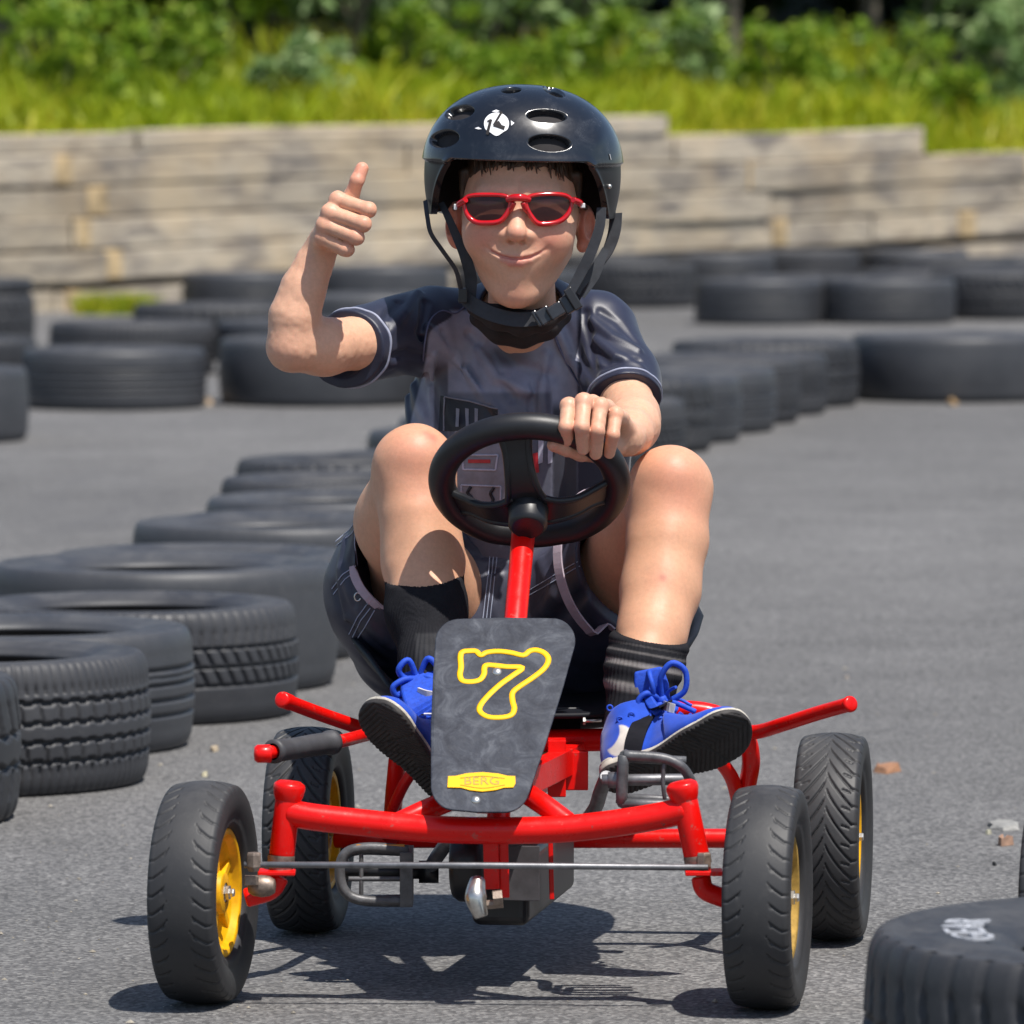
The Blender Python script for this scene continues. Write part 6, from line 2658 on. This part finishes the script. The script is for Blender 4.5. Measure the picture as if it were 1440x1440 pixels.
def f_shorts(p):
    d = ell(p, P(722, 880, 9.91), (.150, .130, .120))
    d = smin(d, ell(p, P(735, 830, 9.90), (.115, .12, .10)), .04)
    a = chain(p, [P(578, 752, 9.70), P(572, 830, 9.78), P(600, 885, 9.85)], [.082, .104, .112], .04)
    a = smax(a, plane(p, P(520, 790, 9.670), (.66, -.72, .22)), .004)
    d = smin(d, a, .03)
    b = chain(p, [P(880, 785, 9.68), P(842, 840, 9.78), P(808, 890, 9.85)], [.074, .084, .094], .04)
    b = smax(b, plane(p, P(833, 790, 9.675), (.70, -.68, .22)), .004)
    d = smin(d, b, .03)
    if short_folds:
        d = folds(p, d, short_folds)
    d = d - .0025 * vnoise(p, 15, 5) - .0010 * vnoise(p, 40, 6)
    # leg openings
    d = smax(d, -chain(p, [P(566, 735, 9.60), P(585, 790, 9.70), P(600, 830, 9.79)], [.080, .076, .068], .02), .003)
    d = smax(d, -chain(p, [P(925, 730, 9.60), P(892, 775, 9.68), P(850, 835, 9.78)], [.075, .070, .066], .02), .003)
    return d


short_folds = [(hits(f_shorts, a, 9.5, 9.95), b, c_) for a, b, c_ in short_fold_px]
Vo2, Qo2 = sculpt(f_shorts, P(440, 1010, 9.55), P(950, 670, 9.55) + [0, .52, 0], .0030)
M['shorts'] = simple('dark_board_short_cloth', (0.036, 0.038, 0.062), 0.48, 0, 0.35, 14, 0.12, 700, spec=0.5)
shorts = np_obj('shorts', Vo2, Qo2, M['shorts'], person)
M['hemband'] = simple('pale_lilac_hem_band', (0.42, 0.35, 0.41), 0.7, 0, 0.15, 40, 0.2, 700)
hem_px = []
for yy_ in range(700, 900, 12):
    prev = None
    for xx_ in np.arange(474, 600, 2.5):
        p_ = hit(f_shorts, xx_, yy_, 9.5, 10.05, 0.0, n=110)
        if prev is not None and prev[1] < 9.90 and abs(f_shorts(prev[None])[0]) < .004 and (p_[1] - prev[1] > .018 or abs(f_shorts(p_[None])[0]) > .004):
            hem_px.append(prev)
            break
        prev = p_
hem_px = [hem_px[0]] + [(a + b + c_) / 3 for a, b, c_ in zip(hem_px[:-2], hem_px[1:-1], hem_px[2:])] + [hem_px[-1]]
hb = MB()
hb.ribbon([p_ + np.array([-.004, -.0015, 0]) for p_ in hem_px], [.007] + [.012] * (len(hem_px) - 2) + [.009], .0028, [(1, -.35, 0)] * len(hem_px), sub=3)
hb.build('hem_band', M['hemband'], shorts)
for (ctr_, n_h) in ((P(868, 795, 9.715), (.70, -.68, .22)),):
    n_h = vnorm(n_h)
    # shift the centre on to the cutting plane, a little inside
    p0_ = P(520, 790, 9.670) if ctr_[0] < 0 else P(833, 790, 9.675)
    ctr_ = ctr_ - n_h * (np.dot(ctr_ - p0_, n_h) + .0085)
    rp_ = ring_on(f_shorts, ctr_, n_h, .16, .0004, 48)
    rp_.append(rp_[0])
    hb = MB()
    hb.ribbon(rp_, .015, .0026, [n_h] * len(rp_), sub=2)
    hb.build('hem_band', M['hemband'], shorts)
M['thread'] = simple('pale_thread', (0.34, 0.38, 0.50), 0.6)
thr = .00075
lines = [[(695, 772), (690, 820), (684, 872)], [(700, 772), (695, 820), (689, 872)], [(690, 772), (685, 820), (679, 872)],
         [(742, 832), (775, 812), (812, 790)], [(744, 838), (778, 818), (815, 796)], [(650, 786), (662, 803), (668, 812)],
         [(472, 762), (492, 745), (503, 728)], [(473, 768), (494, 751), (504, 735)], [(467, 828), (482, 808), (500, 796)], [(469, 836), (486, 814), (502, 803)],
         [(491, 892), (503, 868), (516, 850)], [(496, 896), (508, 872), (521, 855)], [(498, 905), (512, 884), (527, 858)], [(500, 800), (505, 826), (518, 850)], [(500, 735), (499, 765), (502, 795)]]
for ln_ in lines:
    hb = MB()
    hb.tube(hits(f_shorts, ln_, 9.5, 9.95, .0006, dens=7), thr, seg=6, sub=2)
    hb.build('stitching', M['thread'], shorts)
ey = MB()
cpt = hit(f_shorts, 504, 839, 9.5, 9.95, .001)
ey.tube([cpt + np.array([math.cos(a) * .0042, -.001, math.sin(a) * .0055]) for a in np.linspace(0, 2 * math.pi, 12, endpoint=False)], .0013, seg=8, closed=True, sub=2)
ey.build('eyelet', M['bolt'], shorts)


# ------------------------------------------------------------------ socks
def sock(fn, lo, hi, name_col, ribs=True):
    V, Q = sculpt(fn, lo, hi, .0020)
    x, y = proj(V)
    c = np.tile(np.array([.014, .014, .017]), (len(V), 1))
    return V, Q, c, x, y


def f_sockA(p):
    d = chain(p, [P(594, 790, 9.53), P(600, 860, 9.48), P(608, 935, 9.42), P(616, 1010, 9.375)], [.0555, .0485, .0380, .036], .03)
    d = smax(d, -plane(p, P(595, 822, 9.46), (.08, .12, -1)), .004)
    ang = np.arctan2(p[:, 0] - P(600, 900, 9.37)[0], p[:, 1] - 9.45)
    rib = .0007 * np.sin(ang * 60)
    return d - rib - .0012 * vnoise(p, 45, 8)


V, Q, c, x, y = sock(f_sockA, P(520, 1035, 9.30), P(690, 780, 9.30) + [0, .33, 0], 0)
w_ = sstep(606, 612, x + (820 - y) * .45 + 0) * (1 - sstep(640, 644, x)) * sstep(818, 824, y) * (1 - sstep(868, 878, y))
w2 = sstep(888, 893, y) * sstep(582, 586, x) * .5
for w3, cc_ in ((w_ * .0, (.06, .06, .065)), (w2, (.055, .055, .058))):
    c = c * (1 - w3[:, None]) + np.array(cc_) * w3[:, None]
M['sock'] = mat_attr('ribbed_sock_knit', rough=0.9, var=0.2, vscale=60, bump=0.4, bscale=700, spec=0.15)
np_obj('sock', V, Q, M['sock'], person, colors=c)


def f_sockB(p):
    d = chain(p, [P(917, 885, 9.455), P(911, 915, 9.43), P(902, 950, 9.41), P(887, 1025, 9.375)], [.0475, .0445, .0400, .037], .03)
    d = smax(d, -plane(p, P(915, 902, 9.41), (-.16, .12, -1)), .004)
    x_, y_ = proj(p)
    t = y_ - (x_ - 915) * .18
    slouch = .0028 * np.exp(-((t - 905) / 6) ** 2) + .0020 * np.exp(-((t - 927) / 7) ** 2) + .0022 * np.exp(-((t - 948) / 7) ** 2) + .002 * np.exp(-((t - 970) / 8) ** 2)
    ang = np.arctan2(p[:, 0] - P(906, 930, 9.36)[0], p[:, 1] - 9.42)
    return d - slouch - .0005 * np.sin(ang * 56) - .001 * vnoise(p, 45, 9)


V, Q, c, x, y = sock(f_sockB, P(830, 1050, 9.28), P(990, 870, 9.28) + [0, .28, 0], 0)
t = y - (x - 915) * .18
w_ = np.exp(-((t - 938) / 4.0) ** 4) * .85 + np.exp(-((t - 921) / 1.8) ** 4) * .35 + np.exp(-((t - 972) / 7) ** 4) * .7 * (1 - sstep(905, 915, x)) + np.exp(-((t - 911) / 1.5) ** 4) * .2
c = c * (1 - w_[:, None]) + np.array([.24, .22, .21]) * w_[:, None]
np_obj('sock', V, Q, M['sock'], person, colors=c)


# ------------------------------------------------------------------ shoes
M['suede'] = mat_attr('blue_suede', rough=0.75, var=0.14, vscale=60, bump=0.3, bscale=800, spec=0.25, sheen=0.3)
M['midsole'] = simple('cream_midsole', (0.52, 0.48, 0.41), 0.7, 0, 0.2, 60, 0.15, 300)
M['lace'] = simple('blue_lace', (0.008, 0.065, 0.50), 0.7, 0, 0.2, 200, 0.3, 900)
M['shoe_black'] = simple('black_shoe_strap', (0.010, 0.010, 0.014), 0.8, 0, 0.3, 60, 0.1, 400, spec=0.15)
M['shoe_white'] = simple('white_shoe_leather', (0.62, 0.60, 0.58), 0.5, 0, 0.2, 60)


def sole_mat():
    m = NT('black_rubber_outsole')
    c = m.ramp(m.noise(25, 6, 0.7), [(0.3, (0.016, 0.014, 0.014)), (0.7, (0.045, 0.040, 0.038))])
    m.base(c).rough(0.7)
    m.bump(m.noise(200, 3), 0.15, 0.001)
    return m.m


M['sole'] = sole_mat()


def make_shoe(name, heel, L, N, length, seed, side):
    """L heel-to-toe direction, N outward normal of the sole; side=+1: inner edge bulges to +w"""
    L = vnorm(L)
    N = vnorm(np.asarray(N, float) - L * np.dot(N, L))
    Wd = np.cross(N, L)
    R3 = np.stack([L, Wd, -N], 0)      # rows: length, width, up
    O = np.asarray(heel, float)

    def loc(p):
        return (p - O) @ R3.T

    def wld(q):
        return O + np.asarray(q, float) @ R3
    k = length / .235

    def halfw(l):
        t = np.clip(l / length, 0, 1)
        return (.0300 + .0155 * sstep(.30, .72, t) - .003 * np.exp(-((t - .42) / .14) ** 2)) * k

    def outline(q, grow=0.0):
        l = q[:, 0]
        hw = halfw(l)
        ctr = .006 * k * side * np.sin(np.clip(l / length, 0, 1) * math.pi) * -1
        w = q[:, 1] - ctr
        # stadium with heel and toe rounding
        lh, lt = .030 * k, length - .042 * k
        dl = np.where(l < lh, lh - l, np.where(l > lt, l - lt, 0))
        e = np.sqrt((w / hw) ** 2 + (dl / np.where(l < lh, .030 * k, .042 * k)) ** 2)
        return (e - 1) * hw * .85 - grow

    def toe_lift(l):
        return .016 * k * np.clip((l / length - .66) / .34, 0, 1) ** 2

    def f_sole(p):
        q = loc(p)
        u = q[:, 2] - toe_lift(q[:, 0])
        d = smax(outline(q, .003), np.abs(u - .004) - .0045, .003)
        # herringbone tread and flex grooves
        hb_ = np.abs(((q[:, 0] + .55 * np.abs(q[:, 1])) % .0070) - .0035) - .0012
        g1 = np.where(hb_ < 0, .0013, 0.0)
        fx = np.abs(((q[:, 0] - .2 * q[:, 1]) - length * .58)) < .0018
        fx |= np.abs(((q[:, 0] + .25 * q[:, 1]) - length * .72)) < .0018
        fx |= np.abs(((q[:, 0]) - length * .44)) < .0018
        g1 = np.where(fx, .0028, g1)
        return d + g1 * (u < .0015)

    def f_mid(p):
        q = loc(p)
        u = q[:, 2] - toe_lift(q[:, 0])
        h = .013 + .010 * sstep(.5, .0, q[:, 0] / length)
        d = smax(outline(q, .0025), np.maximum(.006 - u, u - h), .004)
        return d + .0006 * (np.abs(u - h * .72) < .0008)

    def f_up(p):
        q = loc(p)
        u = q[:, 2] - toe_lift(q[:, 0])
        t = q[:, 0] / length
        # vamp and heel cup: lofted section whose height falls towards the toe
        top = (.094 - .054 * sstep(.30, .80, t)) * k
        hw = halfw(q[:, 0])
        shrink = 1 - .48 * np.clip((u - .012) / top, 0, 1) ** 1.6
        qs = q.copy()
        qs[:, 1] = q[:, 1] / np.maximum(shrink, .3)
        lean = .010 * np.clip(u / .07, 0, 1)
        qs[:, 0] = np.where(q[:, 0] > length * .5, q[:, 0] + .80 * np.clip(u - .012, 0, 1), q[:, 0] - lean * .3)
        d = smax(outline(qs, .001) * .8, np.maximum(.010 - u, u - top), .014)
        # ankle collar
        col_ = cap(q, (.048 * k, 0, .050 * k), (.052 * k, 0, .108 * k), .037 * k, .039 * k)
        d = smin(d, smax(col_, u - .108 * k - .15 * (q[:, 0] - .05), .004), .016)
        d = smax(d, -cap(q, (.050 * k, 0, .080 * k), (.056 * k, 0, .16 * k), .030 * k, .034 * k), .004)
        # throat of the lacing
        thr_ = cap(q, (.092 * k, 0, .126 * k), (.155 * k, 0, .066 * k), .010)
        d = smax(d, -thr_, .006)
        return d - .0006 * vnoise(q, 70, seed)

    bl = wld((length / 2, 0, .04))
    rad = length * .72
    root = None
    Vu, Qu = sculpt(f_up, bl - rad, bl + rad, .0021)
    q = loc(Vu)
    BL = np.array([.007, .060, .46])
    c = np.tile(BL, (len(Vu), 1))
    # pale curved flash on the outer side of the heel, grey toe guard
    e = ((q[:, 0] - .046 * k) / (.022 * k)) ** 2 + ((q[:, 2] - .042 * k) / (.026 * k)) ** 2
    e2 = ((q[:, 0] - .030 * k) / (.020 * k)) ** 2 + ((q[:, 2] - .060 * k) / (.026 * k)) ** 2
    fl_ = (1 - sstep(.85, 1.1, e)) * sstep(.85, 1.1, e2) * (q[:, 1] * side > .005)
    c = c * (1 - fl_[:, None]) + np.array([.60, .55, .50]) * fl_[:, None]
    up = np_obj('shoe', Vu, Qu, M['suede'], person, colors=c)
    Vm, Qm = sculpt(f_mid, bl - rad, bl + rad, .0022)
    np_obj('midsole', Vm, Qm, M['midsole'], up)
    Vq, Qq = sculpt(f_sole, bl - rad, bl + rad, .0015)
    np_obj('outsole', Vq, Qq, M['sole'], up)
    return up, wld, loc, f_up, k


def on_up(wld, f_up, l, w, off=.001, u0=.14):
    us = np.linspace(u0, .0, 100)
    pts = np.array([wld((l, w, u)) for u in us])
    v = f_up(pts)
    neg = np.where(v < 0)[0]
    i = neg[0] if len(neg) else 80
    return wld((l, w, us[i] + off))


def shoe_trim(up, wld, f_up, k, side, strap=True, length=.235):
    ax_l0 = vnorm(wld((1, 0, 0)) - wld((0, 0, 0)))

    def around(l, ang, off):
        a = math.radians(ang)
        c0 = np.array([l, 0, .022])
        rs = np.linspace(.075, .005, 90)
        pts = np.array([wld(c0 + r_ * np.array([0, math.cos(a), math.sin(a)])) for r_ in rs])
        v = f_up(pts)
        neg = np.where(v < 0)[0]
        i_ = neg[0] if len(neg) else 60
        return wld(c0 + (rs[i_] + off) * np.array([0, math.cos(a), math.sin(a)]))
    if strap:
        sb = MB()
        angs = np.linspace(-12, 192, 21) if side > 0 else np.linspace(192, -12, 21)
        pts = [around((.092 + .040 * (i_ / 20)) * k, a, .0016) for i_, a in enumerate(angs)]
        sb.ribbon(pts, .026 * k, .0028, ax_l0, sub=3)
        sb.build('strap', M['shoe_black'], up)
        lb = MB()
        pm = [around((.108 + .018 * t) * k, (78 + 30 * t) if side > 0 else (102 - 30 * t), .0042) for t in (0, .35, .7, 1.0)]
        lb.ribbon(pm, .017 * k, .002, ax_l0, sub=3)
        lb.build('strap_label', M['shoe_white'], up)
    # laces
    lc = MB()
    for i in range(5):
        l0 = (.092 + .016 * i) * k
        pts = [on_up(wld, f_up, l0 + .003 * math.sin(a * 3), a * k, .003) for a in np.linspace(-.021, .021, 9)]
        lc.tube(pts, .0024, seg=8, sub=2)
    top = on_up(wld, f_up, .088 * k, 0, .006)
    ax_l, ax_w, ax_u = (vnorm(wld(v) - wld((0, 0, 0))) for v in ((1, 0, 0), (0, 1, 0), (0, 0, 1)))
    for sg in (-1, 1):
        lc.tube([top, top + ax_w * sg * .012 + ax_u * .024 + ax_l * .004, top + ax_w * sg * .026 + ax_u * .034 + ax_l * .010, top + ax_w * sg * .036 + ax_u * .018 + ax_l * .016, top + ax_w * sg * .026 + ax_u * .002 + ax_l * .014, top], .0036, seg=8)
        lc.tube([top, top + ax_w * sg * .010 + ax_l * .030 + ax_u * .004, top + ax_w * sg * .022 + ax_l * .046 - ax_u * .006], .0022, seg=8)
    lc.sphere(top, .006, 12, 8)
    lc.build('lace', M['lace'], up)
    # tongue
    tg = MB()
    base = wld((.104 * k, 0, .080 * k))
    tg.ribbon([base, wld((.094 * k, 0, .104 * k)), wld((.090 * k, 0, .128 * k)), wld((.092 * k, 0, .142 * k))], [.040 * k, .048 * k, .050 * k, .038 * k], .012, ax_w, sub=6)
    tg.build('tongue', M['lace'], up, bevel=.003)


upB, wB, lB, fB, kB = make_shoe('shoe', P(850, 1106, 9.31), (.83, -.30, .36), (.3, -.78, -.55), .212, 3, 1)
shoe_trim(upB, wB, fB, kB, 1, strap=False)
mb = MB()
mb.ribbon(hits(fB, [(936, 992), (918, 1000), (902, 1018), (893, 1040), (889, 1062)], 9.1, 9.6, .0022), [.022, .024, .025, .025, .023], .003, [(.85, -.2, .45), (.9, -.2, .3), (.95, -.25, .1), (1, -.3, 0), (1, -.3, 0)], sub=5)
mb.build('strap', M['shoe_black'], upB, bevel=.001)
mb = MB()
mb.ribbon(hits(fB, [(927, 994), (938, 998), (948, 1001)], 9.1, 9.6, .004), .012, .002, (.2, -.1, 1), sub=3)
mb.build('strap_label', M['shoe_white'], upB)
mb = MB()
tB = hit(fB, 922, 990, 9.1, 9.6, .010)
for pts_ in ([(0, 0, 0), (-.002, -.010, .030), (.012, -.014, .050), (.030, -.012, .040), (.030, -.010, .014), (.012, -.004, .000)],
             [(0, 0, 0), (-.020, -.010, .010), (-.032, -.010, -.002), (-.022, -.010, -.014), (0, -.004, -.004)]):
    mb.tube([tB + np.array(q_) for q_ in pts_], .0040, seg=8)
mb.tube([tB, tB + np.array([.020, -.010, -.004]), tB + np.array([.044, -.016, -.014])], .0036, seg=8)
mb.tube([tB + np.array([-.030, -.004, -.014]), tB + np.array([-.005, -.010, -.016]), tB + np.array([.018, -.006, -.018])], .0038, seg=8)
mb.sphere(tB, .008, 12, 8)
mb.build('lace', M['lace'], upB)
mb = MB()
mb.ribbon([tB + np.array([-.010, .010, -.010]), tB + np.array([-.014, .006, .018]), tB + np.array([-.018, .010, .040])], [.044, .046, .038], .012, (1, -.15, .1), sub=6)
mb.build('tongue', M['lace'], upB, bevel=.004, bseg=3)
for (x_, y_) in ((858, 996), (888, 1006), (872, 1012)):
    mb = MB()
    c_ = hit(fB, x_, y_, 9.1, 9.6, .0006)
    mb.tube([c_ + np.array([math.cos(a) * .0036, -.0005, math.sin(a) * .0036]) for a in np.linspace(0, 2 * math.pi, 10, endpoint=False)], .0013, seg=6, closed=True, sub=2)
    mb.build('eyelet', M['lace'], upB)
upA, wA, lA, fA, kA = make_shoe('shoe', P(645, 1138, 9.34), (-.50, -.50, .60), (-.52, -.62, -.45), .212, 4, -1)
shoe_trim(upA, wA, fA, kA, -1)

# the left-hand shoe in the photo wears its laces high on the instep, beside the number plate
bw = MB()
tA = P(588, 958, 9.375)
for dx_, dz_, dy_ in ((-.020, .018, -.006), (.020, .020, -.006), (-.026, -.006, -.012), (.022, -.004, -.010)):
    bw.tube([tA, tA + np.array([dx_ * .6, dy_, dz_ + .010]), tA + np.array([dx_ * 1.25, dy_ - .004, dz_]), tA + np.array([dx_ * 1.0, dy_, dz_ - .012]), tA], .0042, seg=8)
bw.tube([tA + np.array([-.030, -.010, -.016]), tA + np.array([0, -.014, -.014]), tA + np.array([.030, -.010, -.010])], .0045, seg=8)
bw.tube([tA + np.array([-.034, -.014, -.026]), tA + np.array([0, -.020, -.025]), tA + np.array([.030, -.014, -.020])], .0045, seg=8)
bw.sphere(tA, .008, 12, 8)
bw.build('lace', M['lace'], upA)
tg = MB()
tg.ribbon([P(618, 1015, 9.33), P(603, 990, 9.335), P(593, 968, 9.36), P(586, 945, 9.385)], [.060, .062, .056, .044], .016, (1, -.1, .2), sub=6)
tg.build('tongue', M['lace'], upA, bevel=.005, bseg=3)
tg = MB()
tg.ribbon([P(588, 972, 9.345), P(600, 976, 9.335), P(614, 978, 9.335)], .010, .003, (0, -.2, 1), sub=3)
tg.build('strap_label', M['shoe_white'], upA)
